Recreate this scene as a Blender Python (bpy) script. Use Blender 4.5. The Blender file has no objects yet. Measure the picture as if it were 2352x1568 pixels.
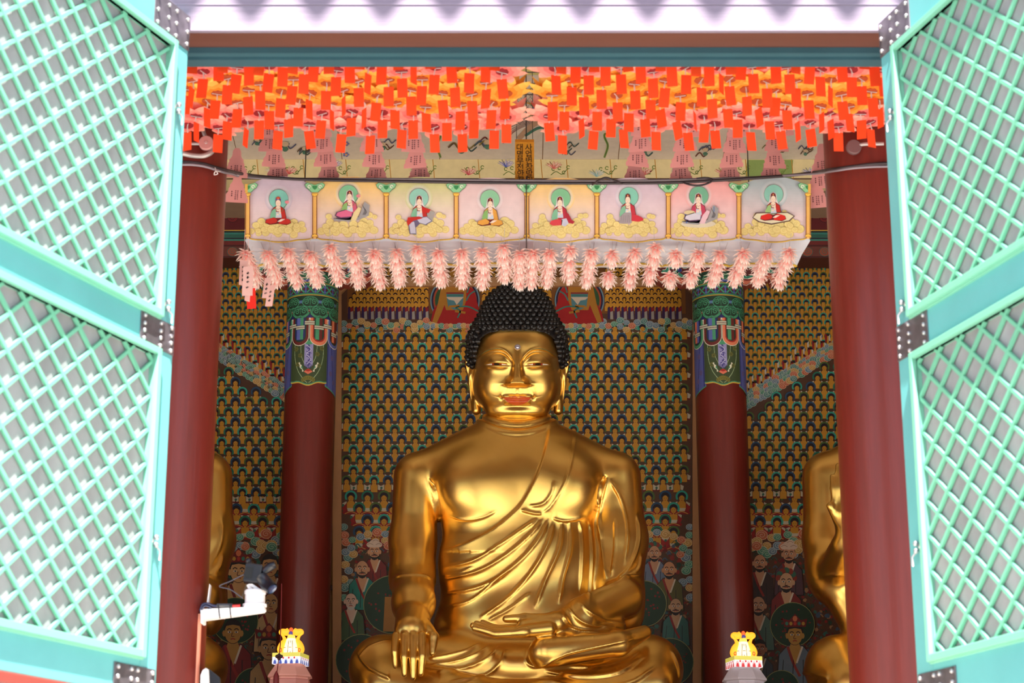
import bpy, bmesh, math, random
import numpy as np
from mathutils import Vector, Matrix
from mathutils.bvhtree import BVHTree

random.seed(7)
SC = bpy.context.scene
COL = SC.collection
R = math.radians

# ------------------------------------------------------------------ camera
F = 4440.0                     # focal length in pixels of the 2352 x 1568 frame
PITCH = R(16.3)
CZ = 1.5
CP, SP = math.cos(PITCH), math.sin(PITCH)
cam_d = bpy.data.cameras.new('camera')
cam = bpy.data.objects.new('camera', cam_d)
COL.objects.link(cam)
cam.location = (0, 0, CZ)
cam.rotation_euler = (R(90) + PITCH, 0, 0)
cam_d.sensor_width = 36.0
cam_d.lens = 36.0 * F / 2352.0
cam_d.clip_end = 300
cam_d.dof.use_dof = True
cam_d.dof.focus_distance = 17.6
cam_d.dof.aperture_fstop = 3.2
SC.camera = cam

# ------------------------------------------------------------------ light
SUN_EL = 60.0
world = bpy.data.worlds.new('sky')
SC.world = world
world.use_nodes = True
wn = world.node_tree.nodes
bg = wn['Background']
sky = wn.new('ShaderNodeTexSky')
sky.sky_type = 'NISHITA'
sky.sun_disc = False
sky.sun_elevation = R(SUN_EL)
sky.sun_rotation = R(180)
sky.air_density = 1.0
sky.dust_density = 2.0
world.node_tree.links.new(sky.outputs[0], bg.inputs[0])
bg.inputs[1].default_value = 0.16

sun_d = bpy.data.lights.new('sun', 'SUN')
sun_d.energy = 14.0
sun_d.angle = R(0.9)
sun_d.color = (1.0, 0.96, 0.90)
sun = bpy.data.objects.new('sun', sun_d)
COL.objects.link(sun)
sun.location = (0, -10, 20)
sun.rotation_euler = Vector((-0.04, math.cos(R(SUN_EL)), -math.sin(R(SUN_EL)))).to_track_quat('-Z', 'Y').to_euler()

SC.view_settings.view_transform = 'Standard'
SC.view_settings.look = 'None'
SC.view_settings.gamma = 1.0
SC.view_settings.use_curve_mapping = False
SC.view_settings.exposure = 0.90
SC.cycles.max_bounces = 8
SC.cycles.diffuse_bounces = 5
SC.cycles.glossy_bounces = 4
SC.cycles.sample_clamp_indirect = 6.0
SC.cycles.use_denoising = True

# ------------------------------------------------------------------ helpers
def at(px, py, Y):
    """point of the vertical plane y = Y whose image is pixel (px, py)"""
    u = (px - 1176.0) / F
    v = (784.0 - py) / F
    dy = CP - v * SP
    dz = SP + v * CP
    t = Y / dy
    return Vector((u * t, Y, CZ + dz * t))

def at_z(px, py, Z):
    u = (px - 1176.0) / F
    v = (784.0 - py) / F
    dy = CP - v * SP
    dz = SP + v * CP
    t = (Z - CZ) / dz
    return Vector((u * t, dy * t, Z))

def s2l(c):
    c = c / 255.0
    return c / 12.92 if c <= 0.04045 else ((c + 0.055) / 1.055) ** 2.4

def rgb(r, g, b):
    return (s2l(r), s2l(g), s2l(b), 1.0)

MATS = {}
def mat(name, col=(200, 200, 200), rough=0.6, metal=0.0, var=0.0, scale=8.0, bump=0.0, spec=0.5,
        attr=False, translucent=0.0, emit=None, emit_s=0.0, stretch=(1, 1, 1), coat=0.0):
    if name in MATS:
        return MATS[name]
    m = bpy.data.materials.new(name)
    m.use_nodes = True
    nt = m.node_tree
    b = nt.nodes['Principled BSDF']
    b.inputs['Roughness'].default_value = rough
    b.inputs['Metallic'].default_value = metal
    b.inputs['Specular IOR Level'].default_value = spec
    b.inputs['Coat Weight'].default_value = coat
    c = rgb(*col)
    src = None
    if attr:
        a = nt.nodes.new('ShaderNodeAttribute')
        a.attribute_name = 'Col'
        src = a.outputs['Color']
    if var > 0 or bump > 0:
        tc = nt.nodes.new('ShaderNodeTexCoord')
        mp = nt.nodes.new('ShaderNodeMapping')
        mp.inputs['Scale'].default_value = stretch
        nt.links.new(tc.outputs['Object'], mp.inputs[0])
        n = nt.nodes.new('ShaderNodeTexNoise')
        n.inputs['Scale'].default_value = scale
        n.inputs['Detail'].default_value = 5
        nt.links.new(mp.outputs[0], n.inputs['Vector'])
        if var > 0:
            mr = nt.nodes.new('ShaderNodeMapRange')
            mr.inputs['To Min'].default_value = 1 - var
            mr.inputs['To Max'].default_value = 1 + var
            mr.inputs['From Min'].default_value = 0.3
            mr.inputs['From Max'].default_value = 0.7
            nt.links.new(n.outputs[0], mr.inputs[0])
            mx = nt.nodes.new('ShaderNodeVectorMath')
            mx.operation = 'SCALE'
            if src is None:
                mx.inputs[0].default_value = c[:3]
            else:
                nt.links.new(src, mx.inputs[0])
            nt.links.new(mr.outputs[0], mx.inputs['Scale'])
            src = mx.outputs[0]
        if bump > 0:
            bp = nt.nodes.new('ShaderNodeBump')
            bp.inputs['Strength'].default_value = 1.0
            bp.inputs['Distance'].default_value = bump
            nt.links.new(n.outputs[0], bp.inputs['Height'])
            nt.links.new(bp.outputs[0], b.inputs['Normal'])
    if src is not None:
        nt.links.new(src, b.inputs['Base Color'])
    else:
        b.inputs['Base Color'].default_value = c
    if emit is not None:
        b.inputs['Emission Color'].default_value = rgb(*emit)
        b.inputs['Emission Strength'].default_value = emit_s
        if attr:
            nt.links.new(src, b.inputs['Emission Color'])
    if translucent > 0:
        tr = nt.nodes.new('ShaderNodeBsdfTranslucent')
        if src is not None:
            nt.links.new(src, tr.inputs[0])
        else:
            tr.inputs[0].default_value = c
        ms = nt.nodes.new('ShaderNodeMixShader')
        ms.inputs[0].default_value = translucent
        nt.links.new(b.outputs[0], ms.inputs[1])
        nt.links.new(tr.outputs[0], ms.inputs[2])
        nt.links.new(ms.outputs[0], nt.nodes['Material Output'].inputs[0])
    MATS[name] = m
    return m

class MB:
    def __init__(self):
        self.v = []; self.f = []; self.c = []; self.cur = (1, 1, 1, 1)
    def add(self, vs, fs, col=None):
        o = len(self.v)
        self.v += [tuple(p) for p in vs]
        self.f += [tuple(i + o for i in f) for f in fs]
        self.c += [col or self.cur] * len(fs)
        return self
    def box(self, x0, x1, y0, y1, z0, z1, M=None):
        vs = [Vector((x, y, z)) for z in (z0, z1) for y in (y0, y1) for x in (x0, x1)]
        if M is not None: vs = [M @ p for p in vs]
        return self.add(vs, [(0, 2, 3, 1), (4, 5, 7, 6), (0, 1, 5, 4), (2, 6, 7, 3), (0, 4, 6, 2), (1, 3, 7, 5)])
    def tube(self, pts, r, n=8, cap=True):
        pts = [Vector(p) for p in pts]
        m = len(pts)
        rr = r if isinstance(r, (list, tuple)) else [r] * m
        vs = []; fs = []
        up = None
        for i, p in enumerate(pts):
            d = (pts[min(i + 1, m - 1)] - pts[max(i - 1, 0)])
            if d.length < 1e-9: d = Vector((0, 0, 1))
            d.normalize()
            if up is None:
                up = Vector((0, 0, 1)) if abs(d.z) < 0.9 else Vector((1, 0, 0))
            a = d.cross(up)
            if a.length < 1e-4:
                a = d.cross(Vector((0, 1, 0)))
            a.normalize(); b = a.cross(d).normalized()
            up = b
            for k in range(n):
                t = 2 * math.pi * k / n
                vs.append(p + a * math.cos(t) * rr[i] + b * math.sin(t) * rr[i])
        for i in range(m - 1):
            for k in range(n):
                k2 = (k + 1) % n
                fs.append((i * n + k, i * n + k2, (i + 1) * n + k2, (i + 1) * n + k))
        if cap:
            fs.append(tuple(range(n))); fs.append(tuple((m - 1) * n + k for k in reversed(range(n))))
        return self.add(vs, fs)
    def lathe(self, prof, c=(0, 0, 0), n=32, a0=0.0, a1=2 * math.pi):
        c = Vector(c); vs = []; fs = []
        closed = abs(a1 - a0 - 2 * math.pi) < 1e-6
        m = n if closed else n + 1
        for (r, z) in prof:
            for k in range(m):
                t = a0 + (a1 - a0) * k / n
                vs.append(c + Vector((r * math.cos(t), r * math.sin(t), z)))
        for i in range(len(prof) - 1):
            for k in range(n):
                k2 = (k + 1) % m
                fs.append((i * m + k, i * m + k2, (i + 1) * m + k2, (i + 1) * m + k))
        return self.add(vs, fs)
    def sphere(self, c, r, n=12, m=8, sc=(1, 1, 1)):
        c = Vector(c); vs = []; fs = []
        for i in range(m + 1):
            ph = math.pi * i / m
            for k in range(n):
                t = 2 * math.pi * k / n
                vs.append(c + Vector((r * sc[0] * math.sin(ph) * math.cos(t), r * sc[1] * math.sin(ph) * math.sin(t), r * sc[2] * math.cos(ph))))
        for i in range(m):
            for k in range(n):
                k2 = (k + 1) % n
                fs.append((i * n + k, (i + 1) * n + k, (i + 1) * n + k2, i * n + k2))
        return self.add(vs, fs)
    def prism(self, pts, axis='y', a=0.0, b=0.1, M=None):
        """extrude polygon pts (2D) between a and b along axis"""
        n = len(pts)
        def mk(p, t):
            if axis == 'y': q = Vector((p[0], t, p[1]))
            elif axis == 'z': q = Vector((p[0], p[1], t))
            else: q = Vector((t, p[0], p[1]))
            return M @ q if M is not None else q
        vs = [mk(p, a) for p in pts] + [mk(p, b) for p in pts]
        fs = [tuple(range(n)), tuple(range(2 * n - 1, n - 1, -1))]
        for i in range(n):
            j = (i + 1) % n
            fs.append((i, i + n, j + n, j))
        return self.add(vs, fs)
    def build(self, name, m, parent=None, origin=None, smooth=False, mesh_only=False, bevel=0.0):
        me = bpy.data.meshes.new(name)
        o = Vector(origin) if origin is not None else (parent_world(parent) if parent else Vector((0, 0, 0)))
        me.from_pydata([(p[0] - o.x, p[1] - o.y, p[2] - o.z) for p in self.v], [], self.f)
        if m.get('uses_attr') or any(c != (1, 1, 1, 1) for c in self.c):
            at_ = me.color_attributes.new('Col', 'FLOAT_COLOR', 'CORNER')
            tot = np.repeat(np.array(self.c, dtype=np.float32), [len(f) for f in self.f], axis=0)
            at_.data.foreach_set('color', tot.ravel())
        if smooth:
            me.polygons.foreach_set('use_smooth', [True] * len(me.polygons))
        me.materials.append(m)
        me.update()
        if mesh_only: return me
        ob = bpy.data.objects.new(name, me)
        COL.objects.link(ob)
        if parent is not None:
            ob.parent = parent
            ob.location = (0, 0, 0) if origin is None else (o - parent_world(parent))
        else:
            ob.location = o
        if bevel > 0:
            bv = ob.modifiers.new('bevel', 'BEVEL'); bv.width = bevel; bv.segments = 2; bv.limit_method = 'ANGLE'
        return ob

def parent_world(p):
    v = Vector((0, 0, 0))
    while p is not None:
        v = v + Vector(p.location); p = p.parent
    return v

def smooth_by_angle(ob, deg=35):
    me = ob.data
    me.polygons.foreach_set('use_smooth', [True] * len(me.polygons))
    me.set_sharp_from_angle(angle=R(deg))
    return ob

def thing(name, label, cat, loc=(0, 0, 0), group=None, kind=None):
    o = bpy.data.objects.new(name, None)
    COL.objects.link(o)
    o.empty_display_size = 0.1
    o.location = loc
    tag(o, label, cat, group, kind)
    return o

def tag(o, label=None, cat=None, group=None, kind=None):
    if label: o['label'] = label
    if cat: o['category'] = cat
    if group: o['group'] = group
    if kind: o['kind'] = kind
    return o

def dup(root, loc, label=None, rot=None):
    r = root.copy(); COL.objects.link(r); r.location = loc
    if rot is not None: r.rotation_euler = rot
    if label: r['label'] = label
    for ch in list(root.children):
        c = ch.copy(); COL.objects.link(c); c.parent = r
        for g in list(ch.children):
            d = g.copy(); COL.objects.link(d); d.parent = c
    return r

def catmull(pts, k=8):
    P = [np.array(p, dtype=float) for p in pts]
    if len(P) < 3: return [tuple(p) for p in P]
    P = [2 * P[0] - P[1]] + P + [2 * P[-1] - P[-2]]
    out = []
    for i in range(1, len(P) - 2):
        for j in range(k):
            t = j / k
            a, b, c, d = P[i - 1], P[i], P[i + 1], P[i + 2]
            out.append(tuple(0.5 * ((2 * b) + (-a + c) * t + (2 * a - 5 * b + 4 * c - d) * t * t + (-a + 3 * b - 3 * c + d) * t ** 3)))
    out.append(tuple(P[-2]))
    return out

ONES = ['first', 'second', 'third', 'fourth', 'fifth', 'sixth', 'seventh', 'eighth', 'ninth', 'tenth', 'eleventh', 'twelfth', 'thirteenth', 'fourteenth', 'fifteenth', 'sixteenth', 'seventeenth', 'eighteenth', 'nineteenth', 'twentieth']
def nth(i):
    if i < 20: return ONES[i]
    return 'twenty-' + ONES[i - 20] if i < 29 else 'thirtieth'

# flat painted art: polygons in the wall's own 2-D design space, laid on a surface
class Paint:
    def __init__(self, fn, eps=0.0007):
        self.mb = MB(); self.fn = fn; self.eps = eps
    def poly(self, pts, col, lay):
        self.mb.add([self.fn(p[0], p[1], lay * self.eps) for p in pts], [tuple(range(len(pts)))], rgb(*col))
    def ell(self, cx, cy, rx, ry, col, lay, n=16, a0=0, a1=360):
        pts = []
        full = abs(a1 - a0) >= 360
        for i in range(n if full else n + 1):
            t = R(a0 + (a1 - a0) * i / n)
            pts.append((cx + rx * math.cos(t), cy - ry * math.sin(t)))
        self.poly(pts, col, lay)
    def ring(self, cx, cy, r0, r1, col, lay, a0=0, a1=360, n=16, sy=1.0):
        vs = []; fs = []
        for i in range(n + 1):
            t = R(a0 + (a1 - a0) * i / n)
            for r in (r0, r1):
                vs.append(self.fn(cx + r * math.cos(t), cy - r * sy * math.sin(t), lay * self.eps))
        for i in range(n):
            fs.append((2 * i, 2 * i + 1, 2 * i + 3, 2 * i + 2))
        self.mb.add(vs, fs, rgb(*col))
    def line(self, pts, w, col, lay, smooth=True, k=5):
        if smooth and len(pts) > 2: pts = catmull(pts, k)
        vs = []; fs = []; m = len(pts)
        for i, p in enumerate(pts):
            a = pts[max(i - 1, 0)]; b = pts[min(i + 1, m - 1)]
            dx, dy = b[0] - a[0], b[1] - a[1]
            L = math.hypot(dx, dy) or 1
            nx, ny = -dy / L * w / 2, dx / L * w / 2
            vs.append(self.fn(p[0] + nx, p[1] + ny, lay * self.eps)); vs.append(self.fn(p[0] - nx, p[1] - ny, lay * self.eps))
        for i in range(m - 1):
            fs.append((2 * i, 2 * i + 1, 2 * i + 3, 2 * i + 2))
        self.mb.add(vs, fs, rgb(*col))
    def swirl(self, cx, cy, r, col, line, lay, turn=1.6, flip=1):
        self.ell(cx, cy, r, r * 0.85, line, lay, n=12)
        self.ell(cx, cy, r * 0.9, r * 0.75, col, lay + 1, n=12)
        pts = []
        for i in range(13):
            t = i / 12 * turn * 2 * math.pi
            rr = r * 0.72 * (1 - i / 13.5)
            pts.append((cx + flip * rr * math.cos(t), cy - rr * 0.85 * math.sin(t)))
        self.line(pts, max(r * 0.1, 0.7), line, lay + 2, smooth=False)

PAINT = mat('painted_surface', rough=0.55, attr=True, var=0.05, scale=14)
PAINT['uses_attr'] = 1
# ------------------------------------------------------------------ setting
red_wood = mat('red_lacquer_wood', (106, 33, 25), rough=0.40, var=0.10, scale=5, bump=0.002, stretch=(6, 6, 0.5), coat=0.05)
dark_wood = mat('dark_red_wood', (84, 30, 24), rough=0.6, var=0.1, scale=5, stretch=(6, 6, .5))
stone = mat('pale_stone', (166, 164, 160), rough=0.9, var=0.08, scale=2, bump=0.003)
sand = mat('pale_courtyard', (156, 154, 150), rough=0.95, var=0.08, scale=0.6)
wood_floor = mat('wooden_floor', (206, 194, 176), rough=0.4, var=0.15, scale=4, stretch=(1, 8, 1))
plaster = mat('ochre_plaster', (176, 140, 92), rough=0.9, var=0.05)
HALL_Z = 1.55

def struct(name, mb, m, bevel=0.0):
    o = mb.build(name, m, bevel=bevel); o['kind'] = 'structure'; return o

g = MB(); g.box(-60, 60, -40, 60, -0.2, 0.0); struct('ground', g, sand)
g = MB(); g.box(-12, 12, 7.0, 21.0, 0.0, HALL_Z - 0.12); struct('stone_platform', g, stone)
g = MB(); g.box(-12, 12, 8.8, 20.4, HALL_Z - 0.1, HALL_Z); struct('floor', g, wood_floor)
YW = 19.3                                            # face of the rear wall
g = MB(); g.box(-9.2, 9.2, YW + 0.02, YW + 0.3, HALL_Z, 9.6); struct('wall_rear', g, plaster)
g = MB(); g.box(-9.4, -9.2, 9.2, YW + 0.3, HALL_Z, 9.6); struct('wall_left', g, dark_wood)
g = MB(); g.box(9.2, 9.4, 9.2, YW + 0.3, HALL_Z, 9.6); struct('wall_right', g, dark_wood)
CEIL = 8.22
g = MB(); g.box(-9.2, 9.2, 9.5, YW + 0.02, CEIL, CEIL + 0.1); struct('ceiling', g, mat('ceiling_boards', (150, 120, 96), rough=0.8, var=0.05))

# roof with its row of drooping tile ends along the eave
YF = 9.2                                             # outer face of the facade
zl = at(1200, 76, YF).z
eaveY = 7.25
eaveZ = zl + 0.10 + 0.125 + (YF - 0.037 - eaveY + 0.04) * math.tan(R(SUN_EL))
tile = mat('dark_roof_tile', (84, 84, 88), rough=0.8)
g = MB()
sl = math.tan(R(22))
L = 15.0
g.add([(-10, eaveY, eaveZ), (10, eaveY, eaveZ), (10, eaveY + L, eaveZ + L * sl), (-10, eaveY + L, eaveZ + L * sl),
       (-10, eaveY, eaveZ + 0.18), (10, eaveY, eaveZ + 0.18), (10, eaveY + L, eaveZ + 0.18 + L * sl), (-10, eaveY + L, eaveZ + 0.18 + L * sl)],
      [(0, 1, 2, 3), (7, 6, 5, 4), (0, 4, 5, 1), (3, 2, 6, 7), (0, 3, 7, 4), (1, 5, 6, 2)])
pitch_t = 0.345
n_t = int(20 / pitch_t)
for i in range(n_t):
    x = -10 + (i + 0.5) * pitch_t
    # concave tile end drooping between the ribs
    pts = [(x - pitch_t * 0.5 + pitch_t * k / 16.0, eaveZ + 0.075 - 0.21 * math.sin(math.pi * k / 16.0) ** 1.9) for k in range(17)]
    pts = pts + [(x + pitch_t * 0.5, eaveZ + 0.2), (x - pitch_t * 0.5, eaveZ + 0.2)]
    g.prism(pts, 'y', eaveY - 0.06, eaveY - 0.02)
    g.tube([(x + pitch_t / 2, eaveY - 0.05, eaveZ + 0.22), (x + pitch_t / 2, eaveY + 3.0, eaveZ + 0.22 + 3.0 * sl)], 0.075, 10)
struct('roof', g, tile)

# lintel over the doorway: front with sky sheen put into its lavender colour, brown underside, teal inner frame
zl = at(1200, 76, YF).z
lav = mat('sky_sheen_lavender_board', (128, 114, 132), rough=0.75, var=0.07, scale=3, bump=0.002, stretch=(0.5, 4, 14))
brown = mat('brown_soffit_wood', (98, 56, 46), rough=0.5, var=0.08, scale=4, stretch=(.4, 4, 4))
teal_d = mat('dark_teal_paint', (46, 82, 94), rough=0.5, var=0.05)
g = MB(); g.box(-5.2, 5.2, YF - 0.03, YF - 0.001, zl, zl + 1.2)
g.box(-5.2, 5.2, YF - 0.035, YF - 0.03, zl + 0.145, zl + 0.155)
g.box(-5.2, 5.2, YF - 0.037, YF - 0.03, zl + 0.19, zl + 1.2)
struct('trim_1', g, lav)
g = MB(); g.box(-5.2, 5.2, YF, YF + 0.115, zl + 0.004, zl + 0.75); g.box(-5.2, 5.2, YF + 0.115, YF + 0.22, zl + 0.022, zl + 0.75)
struct('trim_2', g, brown)
g = MB(); g.box(-5.2, 5.2, YF + 0.22, YF + 0.27, zl - 0.012, zl + 0.35); g.box(-5.2, 5.2, YF + 0.27, YF + 0.36, zl - 0.028, zl + 0.35)
struct('trim_3', g, teal_d)
g = MB(); g.box(-9.2, 9.2, YF + 0.02, YF + 0.3, zl + 0.76, CEIL + 1.3); struct('wall_front', g, dark_wood)

# ------------------------------------------------------------------ door leaves
door_teal = mat('turquoise_door_paint', (102, 176, 178), rough=0.45, var=0.06, scale=3, bump=0.001)
lat_green = mat('mint_lattice_paint', (112, 184, 154), rough=0.5, var=0.04)
mold = mat('mint_moulding_paint', (118, 184, 160), rough=0.45)
paper = mat('grey_door_backing', (150, 148, 150), rough=0.85, var=0.16, scale=5, stretch=(1, 1, .3))
steel = mat('dull_steel_plate', (122, 116, 122), rough=0.42, metal=0.7, var=0.25, scale=14)
stud_m = mat('steel_studs', (190, 186, 190), rough=0.35, metal=0.8)
maroon = mat('maroon_trim_paint', (140, 62, 54), rough=0.5)
pale_panel = mat('pale_grey_panel', (176, 186, 196), rough=0.7, var=0.06)

def make_door(name, hx_px, hy_px, ang, side, label):
    """side -1: left leaf, +1: right leaf; ang: angle of the leaf from straight outwards"""
    H = at(hx_px, hy_px, YF - 0.04)
    u = Vector((side * math.sin(ang), -math.cos(ang), 0))          # from hinge to the free edge
    n = Vector((-side * math.cos(ang), -math.sin(ang), 0))          # towards the visible face
    def hit(px, py):
        d = at(px, py, 1.0) - Vector((0, 0, CZ))
        A = Vector((0, 0, CZ))
        s = (H - A).dot(n) / d.dot(n)
        P = A + d * s
        return (P - H).dot(u), P.z
    root = thing(name, label, 'door', (H.x, H.y, 0)); root['kind'] = 'structure'
    Mx = Matrix(((u.x, n.x, 0, H.x), (u.y, n.y, 0, H.y), (0, 0, 1, 0), (0, 0, 0, 1)))
    if side < 0:
        t_in, z_top = hit(398, 97); _, z_m1 = hit(357, 726); _, z_m0 = hit(355, 800); _, z_b = hit(305, 1507); t_b, z_bb = hit(0, 1539)
    else:
        t_in, z_top = hit(2057, 109); _, z_m1 = hit(2082, 737); _, z_m0 = hit(2092, 818); _, z_b = hit(2137, 1522); t_b, z_bb = hit(2352, 1570)
    print(name, 't_in %.3f z_top %.3f m1 %.3f m0 %.3f b %.3f bb %.3f' % (t_in, z_top, z_m1, z_m0, z_b, z_bb))
    W = 1.95
    t1 = W - 0.17
    zt = z_top + 0.21
    TH = 0.06
    def bx(nm, t0, t1_, z0, z1, n0, n1, m, par=root, bevel=0.006):
        b = MB(); b.box(t0, t1_, n0, n1, z0, z1, Mx); return b.build(nm, m, par, bevel=bevel)
    bx('stile', 0, t_in, 0.02 + HALL_Z, zt, -TH, 0, door_teal); bx('stile', t1, W, HALL_Z + 0.02, zt, -TH, 0, door_teal)
    bx('top_rail', t_in, t1, z_top, zt, -TH, 0, door_teal)
    bx('middle_rail', t_in, t1, z_m0, z_m1, -TH, 0, door_teal)
    bx('bottom_rail', t_in, t1, z_bb, z_b, -TH, 0, door_teal)
    bx('maroon_strip', t_in, t1, z_bb - 0.05, z_bb, -TH, 0.004, maroon)
    bx('lower_panel', t_in, t1, HALL_Z + 0.15, z_bb - 0.05, -TH * 0.6, -0.02, pale_panel)
    bx('sill_rail', t_in, t1, HALL_Z + 0.02, HALL_Z + 0.15, -TH, 0, door_teal)
    for (za, zb) in ((z_m1, z_top), (z_b, z_m0)):
        # moulding round the opening
        b = MB(); w = 0.034; p = 0.034
        for (a0, a1_, c0, c1) in ((t_in, t_in + w, za, zb), (t1 - w, t1, za, zb), (t_in + w, t1 - w, za, za + w), (t_in + w, t1 - w, zb - w, zb)):
            b.box(a0, a1_, -0.045, p, c0, c1, Mx)
            b.box(a0 - (0.008 if a0 == t_in else 0), a1_ + (0.008 if a1_ == t1 else 0), -0.01, p * 0.45, c0 - (0.008 if c0 == za else 0), c1 + (0.008 if c1 == zb else 0), Mx)
        b.build('moulding', mold, root, bevel=0.003)
        bx('backing_panel', t_in + 0.01, t1 - 0.01, za + 0.01, zb - 0.01, -TH, -0.0165, paper, bevel=0)
        # crossed lattice bars
        b = MB()
        ta, tb, z0, z1 = t_in + w, t1 - w, za + w, zb - w
        pv = 0.166; ph = pv / 0.80
        sl_ = pv / ph
        bw = 0.017; nf, nb_ = 0.004, -0.010
        for sgn in (1, -1):
            k0 = int(-(z1 - z0 + (tb - ta) * sl_) / pv) - 2
            for k in range(k0, -k0 + 2):
                # line z = zb_ref + sgn*sl*(t-ta) + k*pv
                zr = z0 + k * pv + pv * 0.35
                def clip(ta, tb, z0, z1):
                    pts = []
                    for t in (ta, tb):
                        z = zr + sgn * sl_ * (t - ta)
                        if z0 <= z <= z1: pts.append((t, z))
                    for z in (z0, z1):
                        t = ta + (z - zr) / (sgn * sl_)
                        if ta < t < tb: pts.append((t, z))
                    return pts
                pts = clip(ta, tb, z0, z1)
                if len(pts) < 2: continue
                (p0t, p0z), (p1t, p1z) = pts[0], pts[1]
                dt, dz = p1t - p0t, p1z - p0z
                Ld = math.hypot(dt, dz)
                if Ld < 0.03: continue
                qx, qz = -dz / Ld * bw / 2, dt / Ld * bw / 2
                off = 0.0012 if sgn > 0 else 0
                q = [(p0t + qx, p0z + qz), (p1t + qx, p1z + qz), (p1t - qx, p1z - qz), (p0t - qx, p0z - qz)]
                vs = [Mx @ Vector((a, nf + off, c)) for a, c in q] + [Mx @ Vector((a, nb_, c)) for a, c in q]
                # small chamfer rib in front
                b.add(vs, [(0, 1, 2, 3), (7, 6, 5, 4), (0, 4, 5, 1), (1, 5, 6, 2), (2, 6, 7, 3), (3, 7, 4, 0)])
        b.build('lattice', lat_green, root)
    # steel corner plates with studs
    def plate(t0, t1_, z0, z1, cols, rows):
        b = MB(); b.box(t0, t1_, 0.0, 0.006, z0, z1, Mx); pl = b.build('steel_plate', steel, root, bevel=0.002)
        b = MB()
        for a in cols:
            for c in rows:
                P = Mx @ Vector((t0 + (t1_ - t0) * a, 0.008, z0 + (z1 - z0) * c))
                b.sphere(P, 0.011, 8, 6)
        b.build('studs', stud_m, pl, smooth=True)
    plate(0.004, 0.34, z_top + 0.01, zt - 0.005, (.08, .4, .62, .92), (.15, .5, .85))
    plate(0.004, t_in + 0.16, z_m0 + 0.005, z_m1 - 0.005, (.1, .42, .9), (.12, .38, .62, .88))
    plate(0.02, t_in + 0.22, z_bb + 0.005, z_b - 0.04, (.08, .45, .6, .92), (.12, .5, .85))
    # ring latches on the stile
    for zc in ((z_top - 0.36), (z_m1 + 0.06), (z_m0 - 0.95)):
        b = MB()
        for dz_ in (0, 0.035):
            b.sphere(Mx @ Vector((t_in * 0.62, 0.018, zc + dz_)), 0.014, 8, 6)
        b.tube([Mx @ Vector((t_in * 0.62, 0.015, zc)), Mx @ Vector((t_in * 0.55, 0.035, zc - 0.03)), Mx @ Vector((t_in * 0.5, 0.03, zc - 0.07))], 0.006, 6)
        b.sphere(Mx @ Vector((t_in * 0.85, 0.016, zc + 0.015)), 0.011, 8, 6)
        b.build('door_latch', stud_m, root, smooth=True)
    return root

make_door('door_1', 435, 70, R(21.5), -1, 'left turquoise door leaf with mint diamond lattice swung outwards')
make_door('door_2', 2020, 80, R(15.5), 1, 'right turquoise door leaf with mint diamond lattice swung outwards')

# facade posts hidden behind the leaves, keep the opening closed at the sides
for i, sx in enumerate((-1, 1)):
    xh = at(435 if sx < 0 else 2020, 75, YF).x + sx * 0.30
    b = MB(); b.box(min(xh, xh + sx * 0.25), max(xh, xh + sx * 0.25), YF, YF + 0.35, HALL_Z, zl)
    struct('trim_%d' % (4 + i), b, teal_d)

# ------------------------------------------------------------------ columns
def column(name, P, r, label, group, z0=HALL_Z, z1=CEIL, n=64):
    root = thing(name, label, 'column', (P.x, P.y, z0), group)
    b = MB(); prof = [(r * 1.0, 0.0)]
    for k in range(1, 13):
        t = k / 12
        prof.append((r * (1.0 - 0.0 * t), (z1 - z0) * t))
    b.lathe(prof, (P.x, P.y, z0), n)
    s = b.build('shaft', red_wood, root, smooth=True)
    b = MB(); b.lathe([(r * 1.5, -0.14), (r * 1.45, -0.02), (r * 1.12, 0.0), (0, 0.0)], (P.x, P.y, z0), 48)
    b.build('stone_base', stone, root, smooth=True)
    return root
YC = 11.3
RC = 0.25
# inner edges of the near columns as seen: 522 at y 400, 460 at y 1568 / 1898, 1950
def col_x(pxs, pys, Y, r, sgn):
    xs = [at(a, b, Y).x for a, b in zip(pxs, pys)]
    return sum(xs) / len(xs) + sgn * r
xl = col_x((520, 475), (450, 1350), YC, RC, -1)
xr = col_x((1900, 1940), (450, 1350), YC, RC, 1)
print('near columns', xl, xr)
cn1 = column('wooden_column', Vector((xl, YC, 0)), RC, 'red column beside the left door leaf with a conduit box near its top', 'red columns of the hall')
cn2 = column('wooden_column', Vector((xr, YC, 0)), RC, 'glossy red column beside the right door leaf with a cable round it', 'red columns of the hall')
YR = 18.4
RR = 0.25
xl2 = at(708, 1050, YR).x
xr2 = at(1660, 1050, YR).x
print('rear columns', xl2, xr2)
cr1 = column('wooden_column', Vector((xl2, YR, 0)), RR, 'red rear column with painted green and blue capital band, left of the golden statue', 'red columns of the hall')
cr2 = column('wooden_column', Vector((xr2, YR, 0)), RR, 'red rear column with painted green and blue capital band, right of the golden statue', 'red columns of the hall')
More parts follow.
